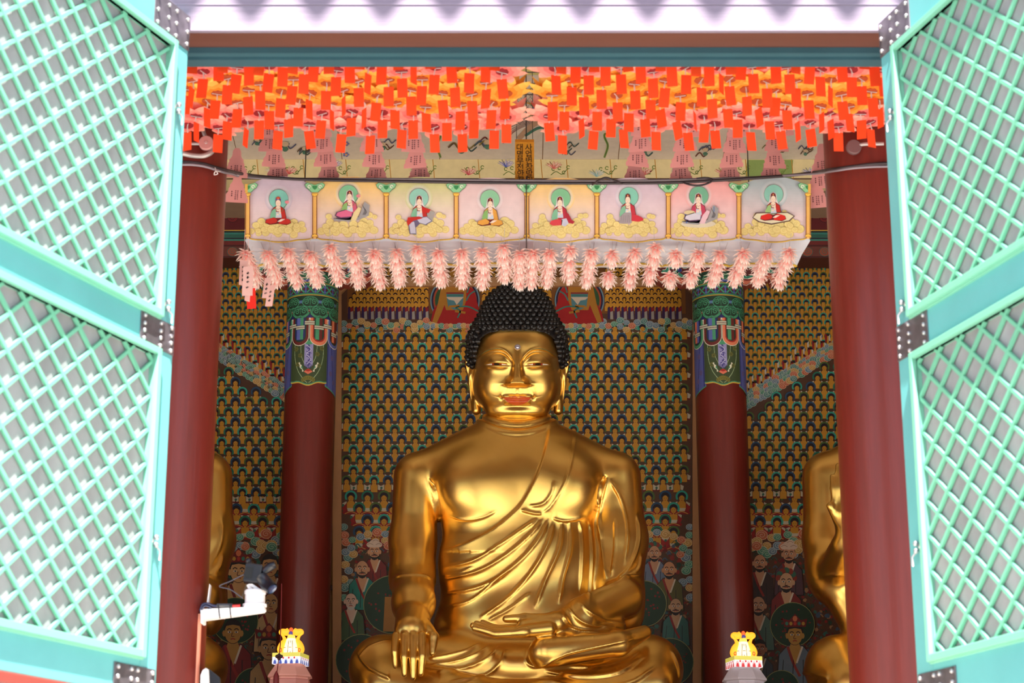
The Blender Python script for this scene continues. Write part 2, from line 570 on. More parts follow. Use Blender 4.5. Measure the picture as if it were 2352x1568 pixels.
# ------------------------------------------------------------------ painted capitals of the rear columns
class Ras:
    def __init__(self, x0, x1, y0, y1, step):
        self.xs = np.arange(x0, x1 + step / 2, step); self.ys = np.arange(y0, y1 + step / 2, step)
        self.X, self.Y = np.meshgrid(self.xs, self.ys)
        self.C = np.zeros(self.X.shape + (4,), dtype=np.float32)
    def put(self, m, col):
        self.C[m] = rgb(*col)
    def rect(self, x0, x1, y0, y1, col):
        self.put((self.X >= x0) & (self.X <= x1) & (self.Y >= y0) & (self.Y <= y1), col)
    def ell(self, cx, cy, rx, ry, col):
        self.put(((self.X - cx) / rx) ** 2 + ((self.Y - cy) / ry) ** 2 <= 1, col)
    def poly(self, pts, col):
        m = np.zeros(self.X.shape, bool); n = len(pts)
        for i in range(n):
            x0, y0 = pts[i]; x1, y1 = pts[(i + 1) % n]
            if y0 == y1: continue
            c = ((y0 > self.Y) != (y1 > self.Y)) & (self.X < (x1 - x0) * (self.Y - y0) / (y1 - y0) + x0)
            m ^= c
        self.put(m, col)
    def line(self, pts, w, col, k=5):
        pts = catmull(pts, k) if len(pts) > 2 else pts
        m = np.zeros(self.X.shape, bool)
        for (x0, y0), (x1, y1) in zip(pts[:-1], pts[1:]):
            dx, dy = x1 - x0, y1 - y0
            L2 = dx * dx + dy * dy + 1e-9
            t = np.clip(((self.X - x0) * dx + (self.Y - y0) * dy) / L2, 0, 1)
            m |= (self.X - x0 - t * dx) ** 2 + (self.Y - y0 - t * dy) ** 2 <= (w / 2) ** 2
        self.put(m, col)
    def spiral(self, cx, cy, r, w, col, flip=1, turn=1.3, a0=0):
        pts = []
        for i in range(12):
            t = a0 + i / 11 * turn * 2 * math.pi
            rr = r * (1 - i / 14)
            pts.append((cx + flip * rr * math.cos(t), cy - rr * math.sin(t)))
        self.line(pts, w, col, 1)

G1, G2, G3 = (70, 150, 112), (40, 88, 62), (28, 58, 44)
NB, LB, MR, OR, CR, YE = (34, 38, 104), (92, 104, 178), (104, 34, 32), (226, 128, 92), (170, 44, 36), (206, 168, 60)
WH = (220, 216, 196)
ras = Ras(-92, 92, 608, 908, 0.62)
ras.rect(-92, 92, 606, 880, G3)
# cloud tops above the meander band
for i in range(-3, 4):
    cx = i * 45 + 22
    ras.ell(cx, 642, 22, 16, G1); ras.ell(cx, 643, 20, 14, G2)
    for f in (-1, 1):
        ras.spiral(cx + f * 9, 642, 7, 1.6, G1, f)
for i in range(-2, 3):
    cx = i * 90
    ras.rect(cx - 26, cx + 26, 641, 647, NB); ras.rect(cx - 25, cx + 25, 642, 644.5, LB)
ras.rect(-92, 92, 606, 618, MR)
ras.rect(-92, 92, 618, 621, OR)
ras.rect(-92, 92, 647.5, 680, G3)
ras.rect(-92, 92, 648, 649.5, YE); ras.rect(-92, 92, 650, 652.5, G1)
ras.rect(-92, 92, 654, 672, NB)
ras.rect(-92, 92, 661.5, 664.5, MR)
for i in range(-5, 6):
    cx = i * 22.5
    ras.rect(cx + 8, cx + 14.5, 655, 659.5, LB); ras.rect(cx + 8, cx + 14.5, 667, 671.5, LB); ras.rect(cx + 10, cx + 12.6, 655, 671.5, LB)
    ras.rect(cx - 2, cx + 2, 655, 671, MR)
for i in range(-5, 6):
    cx = i * 22.5
    for s_ in (-1, 1):
        ras.line([(cx - 7, 663 - 7 * s_), (cx + 7, 663 + 7 * s_)], 4.8, G3); ras.line([(cx - 7, 663 - 7 * s_), (cx + 7, 663 + 7 * s_)], 3.4, G1)
ras.rect(-92, 92, 672.6, 675, G1); ras.rect(-92, 92, 676, 677.6, YE)
# two rows of curling clouds
for row, (yy, off, band) in enumerate(((693, 0, LB), (714, 22.5, MR))):
    for i in range(-3, 4):
        cx = i * 45 + off
        if row == 1:
            ras.poly([(cx - 24, 708), (cx + 24, 708), (cx + 20, 722), (cx + 12, 728), (cx + 6, 729), (cx, 731), (cx - 6, 729), (cx - 12, 728), (cx - 20, 722)], G1)
            ras.poly([(cx - 22, 707), (cx + 22, 707), (cx + 18, 720), (cx + 11, 726), (cx, 729), (cx - 11, 726), (cx - 18, 720)], G2)
        ras.rect(cx + 17, cx + 28, yy - 4, yy + 2, band)
        ras.rect(cx + 17, cx + 28, yy - 1.6, yy - .6, WH if row else G1)
        ras.ell(cx, yy, 19, 13, G1); ras.ell(cx, yy, 17.3, 11.4, G3)
        for f in (-1, 1):
            ras.spiral(cx + f * 9, yy, 7, 1.7, G1, f, 1.4)
            ras.spiral(cx + f * 4, yy - 6, 4, 1.4, G1, f, 1.0)
            ras.line([(cx + f * 15, yy + 9), (cx + f * 7, yy + 11.5), (cx, yy + 9.5)], 1.6, G1)
        ras.line([(cx, yy - 10), (cx, yy + 6)], 1.2, G1)
for i in range(-4, 5):
    ras.poly([(i * 45 - 8, 729), (i * 45, 721), (i * 45 + 8, 729)], NB)
# hanging straps
def strap(cx, outer, edge, inner):
    w = 21.5
    ras.rect(cx - w, cx + w, 729, 772, edge)
    ras.ell(cx, 772, w, 21, edge)
    ras.rect(cx - w + 1.4, cx + w - 1.4, 729, 772, outer); ras.ell(cx, 772, w - 1.4, 19.4, outer)
    ras.rect(cx - w + 7, cx + w - 7, 729, 772, CR if outer == OR else G3); ras.ell(cx, 771, w - 7, 13.5, CR if outer == OR else G3)
    ras.rect(cx - w + 9.5, cx + w - 9.5, 729, 770, inner[0])
    ras.ell(cx, 770, w - 9.5, 11, inner[0])
    ras.put((abs(ras.X - cx + 4) < 4.2) & (ras.Y > 729) & (ras.Y < 779), inner[1])
    ras.put((abs(ras.X - cx - 4) < 3.6) & (ras.Y > 729) & (ras.Y < 779), inner[2])
strap(-65.5, G1, WH, (NB, OR, LB)); strap(65.5, LB, WH, (MR, OR, MR))
strap(-22, MR, WH, (NB, LB, G1)); strap(22, OR, WH, (G3, G1, MR))
for cx, yy in ((-44, 746), (0, 741), (44, 746), (-22, 751), (22, 751), (-66, 760), (66, 760), (-87, 752), (87, 752)):
    ras.rect(cx - 11, cx + 11, yy - 5, yy + 5, G2); ras.rect(cx - 11, cx + 11, yy - 3.8, yy + 3.8, WH)
    ras.rect(cx - 11, cx + 11, yy - 1.8, yy - 1.1, G2); ras.rect(cx - 11, cx + 11, yy + 1.1, yy + 1.8, G2); ras.rect(cx - 11, cx + 11, yy - .5, yy + .4, MR)
for cx in (-44, 0, 44): ras.ell(cx, 731, 1.8, 1.8, WH)
# apron below the straps
alpha = np.zeros(ras.X.shape, bool)
keep = ras.C.copy()
strapm = (ras.Y < 772) | (((ras.X % 43.5 - 21.75) / 21.5) ** 2 + ((ras.Y - 772) / 21) ** 2 <= 1)
strapmask = np.zeros(ras.X.shape, bool)
for cx in (-65.5, -22, 22, 65.5): strapmask |= (((ras.X - cx) / 21.5) ** 2 + ((ras.Y - 772) / 21) ** 2 <= 1)
strapmask |= ras.Y < 772
GA = (58, 74, 44)
sx = np.abs(ras.X)
cloth = (sx > 40) & (sx < 84 + 0 * ras.Y) & (ras.Y < 884 + (sx - 40) * 0.42)
apron = (sx <= 44) & (ras.Y < 885.5 - 9 * (sx / 44) ** 2.0 + 2.5 * np.cos(sx / 44 * math.pi * 2) - 2.5)
low = ras.Y >= 765
ras.put(low, (0, 0, 0))
ras.put(low & cloth, (84, 92, 158))
ras.put(low & cloth & (np.abs(sx - 57 - (ras.Y - 790) * 0.10) < 1.0), NB)
ras.put(low & cloth & (np.abs(sx - 46) < 1.2), NB)
ras.put(low & cloth & (ras.Y > 881 + (sx - 40) * 0.42), G1)
for (cx, cy) in ((-60, 812), (-55, 850), (-66, 868), (60, 815), (56, 852), (68, 870)):
    m = low & cloth & (((ras.X - cx) / 5) ** 2 + ((ras.Y - cy) / 6) ** 2 < 1); ras.put(m, (96, 84, 128))
ras.put(low & apron, GA)
ras.put(low & apron & (ras.Y > 881 - 9 * (sx / 44) ** 2 + 2.5 * np.cos(sx / 44 * math.pi * 2) - 2.5), G1)
ras.put(low & apron & (ras.Y > 883.3 - 9 * (sx / 44) ** 2 + 2.5 * np.cos(sx / 44 * math.pi * 2) - 2.5), YE)
sub = ras.C.copy()
for f in (-1, 1):
    ras.line([(f * 34, 785), (f * 33, 820), (f * 24, 850), (f * 8, 873), (f * 2, 878)], 1.4, (150, 172, 132))
    ras.line([(f * 19, 785), (f * 17, 815), (f * 9, 835)], 1.2, (150, 172, 132))
for cx, cy in ((-20, 815), (20, 812), (-25, 835), (24, 838), (-30, 800), (30, 798)):
    for q in range(5): ras.ell(cx + 3.5 * math.cos(q * 1.26), cy + 3.5 * math.sin(q * 1.26), 2.2, 2.2, (98, 98, 44))
for q in range(7):
    ras.ell(-12 + q * 4, 873 - 6 * math.sin((q + .5) / 7 * math.pi), 3.4, 5, (132, 118, 40)); ras.ell(-12 + q * 4, 873 - 6 * math.sin((q + .5) / 7 * math.pi), 2.2, 3.4, (98, 100, 40))
ras.poly([(-10, 786), (10, 786), (10, 838), (0, 846), (-10, 838)], (150, 146, 196))
rr_ = random.Random(3)
for q in range(15):
    ras.line([(-7 + rr_.random() * 14, 790 + q * 3.3), (rr_.random() * 8 - 4, 792 + q * 3.3), (-7 + rr_.random() * 14, 794 + q * 3.3)], 1.8, (58, 50, 132))
ras.line([(-5, 792), (5, 802), (-5, 813), (5, 824), (-2, 834)], 1.6, (190, 188, 216))
for q in range(9): ras.line([(-9 + q * 2.25, 836), (-5 + q * 1.25, 845)], 0.8, NB)
for f in (-1, 1):
    ras.poly([(f * 12, 850), (f * 20, 843), (f * 21, 834), (f * 15, 838)], WH); ras.poly([(f * 12, 848), (f * 17, 843), (f * 15, 838)], G1)
    ras.ell(f * 21, 833, 2, 2, WH); ras.ell(f * 12.5, 851, 2, 2, WH)
ras.poly([(0, 846), (10, 853), (0, 859), (-10, 853)], (222, 118, 92)); ras.poly([(0, 846), (8, 850), (0, 853), (-8, 850)], (176, 38, 30))
ras.ell(0, 786, 9, 5, G1)
# straps lie over the apron
ras.C[strapmask] = keep[strapmask]
vis = (ras.Y < 765) | strapmask | cloth | apron

def capital(P, parent, yspan=(608, 908)):
    zz = np.array([at(float(1176 + 0 * y), float(y), YR - RR).z for y in ras.ys])
    rad = RR + 0.006
    ny, nx = ras.X.shape
    th = ras.xs / 59.0 * 1.0
    mbv = []
    X = P.x + rad * np.sin(th)[None, :] + 0 * zz[:, None]
    Y = P.y - rad * np.cos(th)[None, :] + 0 * zz[:, None]
    Z = zz[:, None] + 0 * th[None, :]
    o = parent_world(parent)
    V = np.stack([X - o.x, Y - o.y, Z - o.z], -1).reshape(-1, 3)
    idx = np.arange(ny * nx).reshape(ny, nx)
    q = np.stack([idx[:-1, :-1], idx[1:, :-1], idx[1:, 1:], idx[:-1, 1:]], -1)
    ok = vis[:-1, :-1]
    q = q[ok]
    me = bpy.data.meshes.new('painted_capital')
    me.from_pydata(V.tolist(), [], q.tolist())
    ca = me.color_attributes.new('Col', 'FLOAT_COLOR', 'CORNER')
    cc = np.repeat(ras.C[:-1, :-1][ok], 4, axis=0)
    ca.data.foreach_set('color', cc.ravel())
    me.polygons.foreach_set('use_smooth', [True] * len(me.polygons))
    me.materials.append(PAINT)
    ob = bpy.data.objects.new('painted_capital', me); COL.objects.link(ob); ob.parent = parent
    ob['label'] = 'painted green, blue and orange capital band'
    return ob
capital(Vector((xl2, YR, 0)), cr1)
capital(Vector((xr2, YR, 0)), cr2)

# scrolled bracket boards either side of the rear column heads
def bracket(cx_px, side, label):
    """side -1/+1: board reaching left/right of the column"""
    P0 = at(cx_px, 640, YR)
    root = thing('bracket_board', label, 'bracket', (P0.x + side * RR, YR, at(cx_px, 655, YR).z), 'scrolled bracket boards at the rear column heads')
    def W(x, y): 
        q = at(cx_px + side * x, y, YR - 0.05); return (q.x, q.z)
    ol = [(54, 590), (54, 655), (66, 657), (74, 652), (84, 655), (96, 645), (104, 650), (112, 646), (118, 640), (124, 655), (132, 648), (140, 644), (146, 630), (150, 612), (150, 590)]
    b = MB(); b.prism([W(*p) for p in (ol if side > 0 else ol[::-1])], 'y', YR - 0.05, YR + 0.09)
    b.build('board', mat('bracket_red_edge', (150, 62, 48), rough=.6), root)
    pa = Paint(lambda x, y, d: at(cx_px + side * x, y, YR - 0.052 - d))
    pa.poly([(55, 590), (55, 651), (66, 653), (74, 648), (84, 651), (96, 641), (104, 646), (112, 642), (118, 636), (124, 650), (131, 644), (138, 640), (144, 628), (148, 612), (148, 590)], (206, 112, 88), 0)
    pa.line([(56, 653), (66, 655), (74, 650), (84, 653), (96, 643), (104, 648), (112, 644), (118, 638), (124, 652), (132, 646), (140, 641), (147, 628)], 1.2, (214, 206, 190), 4, smooth=False)
    pa.poly([(55, 590), (55, 643), (66, 645), (80, 643), (94, 635), (104, 639), (118, 630), (128, 638), (137, 632), (143, 612), (143, 590)], (128, 36, 34), 1)
    pa.poly([(55, 590), (55, 640), (70, 641), (86, 636), (96, 628), (106, 633), (116, 626), (127, 632), (135, 620), (138, 604), (132, 590)], (92, 34, 34), 2)
    pa.line([(56, 636), (72, 637), (86, 632), (94, 624)], 7, (52, 138, 116), 5)
    pa.line([(56, 639), (72, 640), (86, 636), (96, 626)], 1, WH, 6)
    for (x, y, r) in ((100, 617, 13), (124, 614, 13), (76, 606, 10), (140, 602, 9)):
        pa.ring(x, y, r * .45, r, (52, 138, 116), 5, 0, 300, n=14); pa.ring(x, y, r, r + 1, WH, 6, 0, 300, n=14); pa.ring(x, y, r * .38, r * .5, WH, 6, 0, 300, n=14)
    for (x, y, r) in ((88, 620, 5), (112, 603, 5)):
        pa.ell(x, y, r, r, (44, 58, 130), 6)
    pa.mb.build('painted_face', PAINT, root)
bracket(715, -1, 'scrolled bracket board left of the left rear column head')
bracket(715, 1, 'scrolled bracket board right of the left rear column head')
bracket(1649, -1, 'scrolled bracket board left of the right rear column head')
bracket(1649, 1, 'scrolled bracket board right of the right rear column head')

# painted tie beams over the rear columns
def beam(name, x0, x1, ya, yb, Y, th, label, cols):
    root = thing(name, label, 'beam', ((x0 + x1) / 2, Y, at(1176, yb, Y).z), 'painted beams over the rear columns')
    b = MB(); b.box(x0, x1, Y, Y + th, at(1176, yb, Y).z, at(1176, ya, Y).z); b.build('timber', dark_wood, root)
    px0, px1 = 1176 + x0 / at(1177, 550, Y).x, 1176 + x1 / at(1177, 550, Y).x
    pa = Paint(lambda x, y, d: at(x, y, Y - 0.002 - d))
    for k, (a, c, colr) in enumerate(cols):
        pa.poly([(px0, a), (px1, a), (px1, c), (px0, c)], colr, k)
    n = int((px1 - px0) / 40)
    for i in range(n):
        cx = px0 + 20 + i * 40
        for (yy, c1, c2) in ((500, (116, 26, 30), (52, 14, 20)), (578, (150, 70, 50), (54, 100, 88))):
            if ya < yy < yb:
                pa.swirl(cx, yy, 13, c1, c2, 14 + (i % 2) * 3, flip=1 if i % 2 else -1)
    pa.mb.build('painted_face', PAINT, root)
beam('tie_beam', -9.1, 9.1, 425, 590, YR + 0.12, 0.35, 'painted timber tie beam over the rear columns behind the picture canopy',
     [(425, 445, (58, 34, 40)), (445, 470, (40, 92, 80)), (470, 472, (180, 170, 120)), (472, 528, (92, 20, 26)), (528, 530, YE), (530, 534, (34, 44, 44)),
      (534, 538, (50, 120, 110)), (538, 546, (44, 96, 84)), (546, 549, (34, 40, 50)), (549, 553, (60, 130, 118)), (553, 562, (110, 36, 34)), (562, 592, (72, 26, 26)), (566, 588, (104, 52, 44))])
# ------------------------------------------------------------------ thousand-buddha paintings on the rear wall
HALO = [(52, 172, 150), (34, 122, 98), (82, 108, 50), (36, 76, 112)]
GOLD = (212, 150, 44)
RED = (166, 28, 28)
CLOUDC = [((206, 110, 78), (236, 188, 156)), ((90, 140, 138), (196, 214, 200)), ((206, 160, 90), (240, 214, 160)), ((86, 152, 128), (190, 216, 190)), ((112, 138, 158), (206, 214, 214))]
WP = 0.02
def wallpt(Yp):
    return lambda x, y, d: at(x, y, Yp - d)

def little_buddha(pa, cx, cy, s, halo, par, big=False):
    """cx, cy: centre of the halo"""
    pa.poly([(cx - 15 * s, cy + 17 * s), (cx + 15 * s, cy + 17 * s), (cx + 15 * s, cy + 25 * s), (cx - 15 * s, cy + 25 * s)], (120, 26, 28), 1)
    pa.poly([(cx - 16.5 * s, cy + 13 * s), (cx - 8.5 * s, cy + 9 * s), (cx - 6 * s, cy + 21 * s), (cx - 14 * s, cy + 22 * s)], (206, 196, 172), 2)
    pa.poly([(cx + 16 * s, cy + 13 * s), (cx + 8.5 * s, cy + 9 * s), (cx + 6 * s, cy + 21 * s), (cx + 14 * s, cy + 22 * s)], (206, 196, 172), 2)
    pa.ell(cx - 15 * s, cy + 17 * s, 3 * s, 3 * s, (60, 110, 92), 3, 8)
    pa.poly([(cx - 4.5 * s, cy + 8 * s), (cx + 4.5 * s, cy + 8 * s), (cx + 8.5 * s, cy + 12 * s), (cx + 8.5 * s, cy + 24 * s), (cx + 6 * s, cy + 27 * s), (cx - 6 * s, cy + 27 * s), (cx - 8.5 * s, cy + 24 * s), (cx - 8.5 * s, cy + 12 * s)], (50, 20, 20), 4)
    pa.poly([(cx - 4 * s, cy + 8 * s), (cx + 4 * s, cy + 8 * s), (cx + 7.6 * s, cy + 12 * s), (cx + 7.6 * s, cy + 27 * s), (cx - 7.6 * s, cy + 27 * s), (cx - 7.6 * s, cy + 12 * s)], GOLD, 5)
    pa.ring(cx, cy, 8.0 * s, 12 * s, halo, 6, -35, 215, n=12)
    pa.ring(cx, cy, 7.4 * s, 8.2 * s, (30, 18, 24), 7, -35, 215, n=12)
    pa.ell(cx, cy + 0.5 * s, 8.0 * s, 8 * s, (30, 24, 44), 6, 12, 0, 180)
    pa.ell(cx, cy + 2.2 * s, 5.6 * s, 6.8 * s, (40, 18, 18), 8, 12)
    pa.ell(cx, cy + 3.4 * s, 5.2 * s, 6.2 * s, GOLD, 9, 12)
    pa.poly([(cx - 5 * s, cy + 1.2 * s), (cx - 2.5 * s, cy - 1.6 * s), (cx, cy - 2.4 * s), (cx + 2.5 * s, cy - 1.6 * s), (cx + 5 * s, cy + 1.2 * s), (cx + 5 * s, cy - 3 * s), (cx, cy - 7 * s), (cx - 5 * s, cy - 3 * s)], (34, 20, 34), 10)
    pa.line([(cx - 3.2 * s, cy + 3 * s), (cx - 1.2 * s, cy + 3 * s)], .6 * s, (70, 40, 20), 11, False)
    pa.line([(cx + 3.2 * s, cy + 3 * s), (cx + 1.2 * s, cy + 3 * s)], .6 * s, (70, 40, 20), 11, False)
    pa.line([(cx - 1.3 * s, cy + 7 * s), (cx + 1.3 * s, cy + 7 * s)], .8 * s, (150, 50, 30), 11, False)
    if big:
        pa.poly([(cx - 17 * s, cy + 22 * s), (cx - 8 * s, cy + 12 * s), (cx - 9 * s, cy + 28 * s), (cx - 13 * s, cy + 31 * s)], RED, 5.5)
        pa.poly([(cx + 17 * s, cy + 20 * s), (cx + 8 * s, cy + 12 * s), (cx + 9 * s, cy + 28 * s), (cx + 12 * s, cy + 30 * s)], RED, 5.5)
        pa.poly([(cx - 17 * s, cy + 30 * s), (cx - 6 * s, cy + 24 * s), (cx + 6 * s, cy + 24 * s), (cx + 17 * s, cy + 30 * s), (cx + 14 * s, cy + 34 * s), (cx - 14 * s, cy + 34 * s)], (150, 22, 26), 5.6)
        pa.poly([(cx - 7 * s, cy + 22 * s), (cx + 7 * s, cy + 22 * s), (cx + 6 * s, cy + 28 * s), (cx - 6 * s, cy + 28 * s)], (206, 200, 176), 5.8)
        pa.line([(cx - 12 * s, cy + 33 * s), (cx, cy + 29 * s), (cx + 12 * s, cy + 33 * s)], 1.4 * s, (214, 160, 70), 6)

def tiny_buddha(pa, cx, cy, s=1.0, row=0):
    f0 = pa.fn; pa.fn = lambda a, b_, d: f0(a, b_, d + 0.0014 * (row % 2) + 0.0007 * (int(cx / 7.8) % 2))
    pa.poly([(cx - 4 * s, cy + 2 * s), (cx + 4 * s, cy + 2 * s), (cx + 6.4 * s, cy + 7 * s), (cx + 6 * s, cy + 16 * s), (cx - 6 * s, cy + 16 * s), (cx - 6.4 * s, cy + 7 * s)], (90, 40, 22), 2)
    pa.poly([(cx - 3.6 * s, cy + 2 * s), (cx + 3.6 * s, cy + 2 * s), (cx + 5.8 * s, cy + 7 * s), (cx + 5.4 * s, cy + 16 * s), (cx - 5.4 * s, cy + 16 * s), (cx - 5.8 * s, cy + 7 * s)], GOLD, 3)
    pa.ell(cx, cy, 4.4 * s, 4.6 * s, GOLD, 4, 10)
    pa.ring(cx, cy - .6 * s, 3.0 * s, 5.4 * s, (44, 24, 48), 5, 8, 172, n=8)
    pa.ell(cx, cy - 5 * s, 2 * s, 1.4 * s, (44, 24, 48), 5, 8)
    pa.fn = f0

def clouds(pa, pts, r, lay=6, seed=1):
    rr = random.Random(seed)
    for i, (x, y) in enumerate(pts):
        c, l = CLOUDC[rr.randrange(len(CLOUDC))]
        pa.swirl(x + rr.uniform(-1, 1), y + rr.uniform(-1, 1), r * rr.uniform(.8, 1.15), c, l, lay + (i % 5) * 3, turn=1.5, flip=rr.choice((-1, 1)))

def disciple(pa, cx, cy, s, skin=(216, 160, 120), hair=(40, 30, 30), robe=(50, 120, 110), robe2=(150, 40, 36), kind='bald', lay=24, beard=False, face=1):
    L = lay
    pa.poly([(cx - 20 * s, cy + 24 * s), (cx - 9 * s, cy + 12 * s), (cx + 9 * s, cy + 12 * s), (cx + 20 * s, cy + 24 * s), (cx + 23 * s, cy + 62 * s), (cx - 23 * s, cy + 62 * s)], (50, 24, 24), L)
    pa.poly([(cx - 19 * s, cy + 24 * s), (cx - 9 * s, cy + 13 * s), (cx + 9 * s, cy + 13 * s), (cx + 19 * s, cy + 24 * s), (cx + 21.5 * s, cy + 61 * s), (cx - 21.5 * s, cy + 61 * s)], robe, L + 1)
    pa.poly([(cx - 5 * s, cy + 10 * s), (cx + 5 * s, cy + 10 * s), (cx + 8 * s, cy + 18 * s), (cx, cy + 38 * s), (cx - 8 * s, cy + 18 * s)], skin, L + 2)
    pa.line([(cx - 9 * s, cy + 14 * s), (cx - 2 * s, cy + 34 * s), (cx + 6 * s, cy + 50 * s)], 3.2 * s, robe2, L + 3)
    pa.line([(cx + 9 * s, cy + 14 * s), (cx + 2 * s, cy + 34 * s)], 2.2 * s, (220, 206, 184), L + 3)
    for q in range(3):
        pa.line([(cx + (-14 + q * 12) * s, cy + 30 * s), (cx + (-16 + q * 13) * s, cy + 58 * s)], .9 * s, (28, 28, 34), L + 3)
    pa.ell(cx, cy, 9.6 * s, 12.6 * s, (60, 34, 26), L + 4, 18)
    pa.ell(cx, cy, 9 * s, 12 * s, skin, L + 5, 18)
    pa.ell(cx - 9.6 * s, cy + 1 * s, 2 * s, 3.6 * s, skin, L + 4.5, 8); pa.ell(cx + 9.6 * s, cy + 1 * s, 2 * s, 3.6 * s, skin, L + 4.5, 8)
    if kind == 'hair' or kind == 'crown':
        pa.ell(cx, cy - 2 * s, 10.4 * s, 13 * s, hair, L + 4.2, 18)
        pa.poly([(cx - 9.4 * s, cy - 1 * s), (cx - 8 * s, cy - 7 * s), (cx, cy - 8.5 * s), (cx + 8 * s, cy - 7 * s), (cx + 9.4 * s, cy - 1 * s), (cx + 9 * s, cy - 8 * s), (cx, cy - 14 * s), (cx - 9 * s, cy - 8 * s)], hair, L + 6)
    if kind == 'crown':
        pa.poly([(cx - 13 * s, cy - 10 * s), (cx - 15 * s, cy - 20 * s), (cx - 7 * s, cy - 18 * s), (cx, cy - 26 * s), (cx + 7 * s, cy - 18 * s), (cx + 15 * s, cy - 20 * s), (cx + 13 * s, cy - 10 * s)], (120, 30, 30), L + 7)
        for q in range(5):
            pa.ell(cx + (-10 + q * 5) * s, cy - 14 * s, 2 * s, 2.4 * s, [(70, 130, 110), (196, 150, 60), (196, 60, 50)][q % 3], L + 8, 8)
        pa.ell(cx, cy - 20 * s, 3 * s, 3.6 * s, (220, 120, 80), L + 8, 8)
    if kind == 'turban':
        for qi, (ax, ay, ar) in enumerate(((0, -13, 9), (-7, -11, 6), (7, -11, 6), (2, -17, 6))):
            pa.ell(cx + ax * s, cy + ay * s, ar * s, ar * .75 * s, (232, 206, 186), L + 7 + qi, 12)
            pa.line([(cx + (ax - ar * .8) * s, cy + ay * s), (cx + ax * s, cy + (ay - 2) * s), (cx + (ax + ar * .8) * s, cy + ay * s)], .7 * s, (160, 120, 100), L + 7.5 + qi)
    if kind == 'demon':
        for q in range(7):
            t = math.pi * q / 6
            pa.ell(cx + 10 * s * math.cos(t), cy - 5 * s - 10 * s * math.sin(t), 4.4 * s, 4.4 * s, [(150, 52, 40), (60, 110, 90)][q % 2], L + 1.2 + q * .4, 8)
    for f in (-1, 1):
        pa.line([(cx + f * 6.4 * s, cy - 2.6 * s), (cx + f * 4 * s, cy - 4.2 * s), (cx + f * 1.4 * s, cy - 2.8 * s)], 1.1 * s, (50, 30, 26), L + 9)
        pa.ell(cx + f * 3.8 * s, cy - .4 * s, 2.0 * s, 1.0 * s, (232, 224, 210), L + 9, 10); pa.ell(cx + f * 3.6 * s, cy - .4 * s, .9 * s, .9 * s, (24, 20, 20), L + 10, 8)
    pa.line([(cx - .6 * s, cy), (cx - 1.4 * s, cy + 4.2 * s), (cx + 1.6 * s, cy + 4.2 * s)], .8 * s, (96, 50, 34), L + 9)
    pa.line([(cx - 2.6 * s, cy + 7.4 * s), (cx, cy + 6.8 * s), (cx + 2.6 * s, cy + 7.4 * s)], 1.1 * s, (160, 50, 40), L + 9)
    if beard:
        bc = hair if kind != 'old' else (226, 218, 208)
        pa.line([(cx - 5 * s, cy + 6.6 * s), (cx, cy + 5.4 * s), (cx + 5 * s, cy + 6.6 * s)], 1.3 * s, bc, L + 10)
        pa.poly([(cx - 7.5 * s, cy + 7 * s), (cx - 4 * s, cy + 9 * s), (cx, cy + 9.6 * s), (cx + 4 * s, cy + 9 * s), (cx + 7.5 * s, cy + 7 * s), (cx + 4 * s, cy + 13 * s), (cx, cy + 14.5 * s), (cx - 4 * s, cy + 13 * s)], bc, L + 8)

def halo_disc(pa, cx, cy, r, lay=18, petals=True, seed=0):
    pa.ell(cx, cy, r + 1.6, r + 1.6, (150, 148, 92), lay, 36); pa.ell(cx, cy, r, r, (34, 62, 42), lay + 1, 36)
    rr = random.Random(seed)
    if petals:
        for q in range(26):
            a = rr.random() * 6.28; d = r * math.sqrt(rr.random()) * .82
            pa.ell(cx + d * math.cos(a), cy + d * math.sin(a), rr.uniform(1.6, 3), rr.uniform(1.6, 3), (140, 36, 38), lay + 2, 7)

def frame(root, x0, x1, ytop, Yp, cut=28):
    """tan timber frame round the painting with cut upper corners"""
    b = MB(); w = 20
    def P(x, y, yy): 
        q = at(x, y, yy); return (q.x, q.z)
    out = [(x0, 1640), (x0, ytop + cut), (x0 + cut, ytop), (x1 - cut, ytop), (x1, ytop + cut), (x1, 1640)]
    inn = [(x0 + w, 1640), (x0 + w, ytop + cut + 8), (x0 + cut + 8, ytop + w), (x1 - cut - 8, ytop + w), (x1 - w, ytop + cut + 8), (x1 - w, 1640)]
    for i in range(5):
        q = [P(*out[i], Yp), P(*out[i + 1], Yp), P(*inn[i + 1], Yp), P(*inn[i], Yp)]
        b.prism(q[::-1], 'y', Yp - 0.055, Yp)
    return b.build('frame', mat('tan_frame_wood', (196, 144, 98), rough=.6, var=.05), root)

def red_crowd(pa, x0, x1, y0, y1, seed):
    """dense patterned robes between the painted figures"""
    rr = random.Random(seed)
    cols = [(118, 28, 30), (58, 104, 92), (150, 44, 36), (70, 90, 110), (98, 62, 40), (44, 70, 52), (168, 120, 80)]
    n = int((x1 - x0) * (y1 - y0) / 90)
    for i in range(n):
        x = rr.uniform(x0 + 3, x1 - 3); y = rr.uniform(y0, y1); r = rr.uniform(3, 8)
        c = rr.choice(cols)
        k = 2 + (i % 23) * .4
        if i % 3 == 0:
            pa.line([(x - r, y + r * .4), (x, y - r * .5), (x + r, y + r * .4)], rr.uniform(1.2, 3), c, k + .3)
        else:
            x2 = [(x + r * math.cos(t) * rr.uniform(.6, 1), y + r * math.sin(t) * rr.uniform(.6, 1)) for t in (0, 1, 2, 3, 4, 5.2)]
            pa.poly(x2, c, k)

YP = YW - 0.10
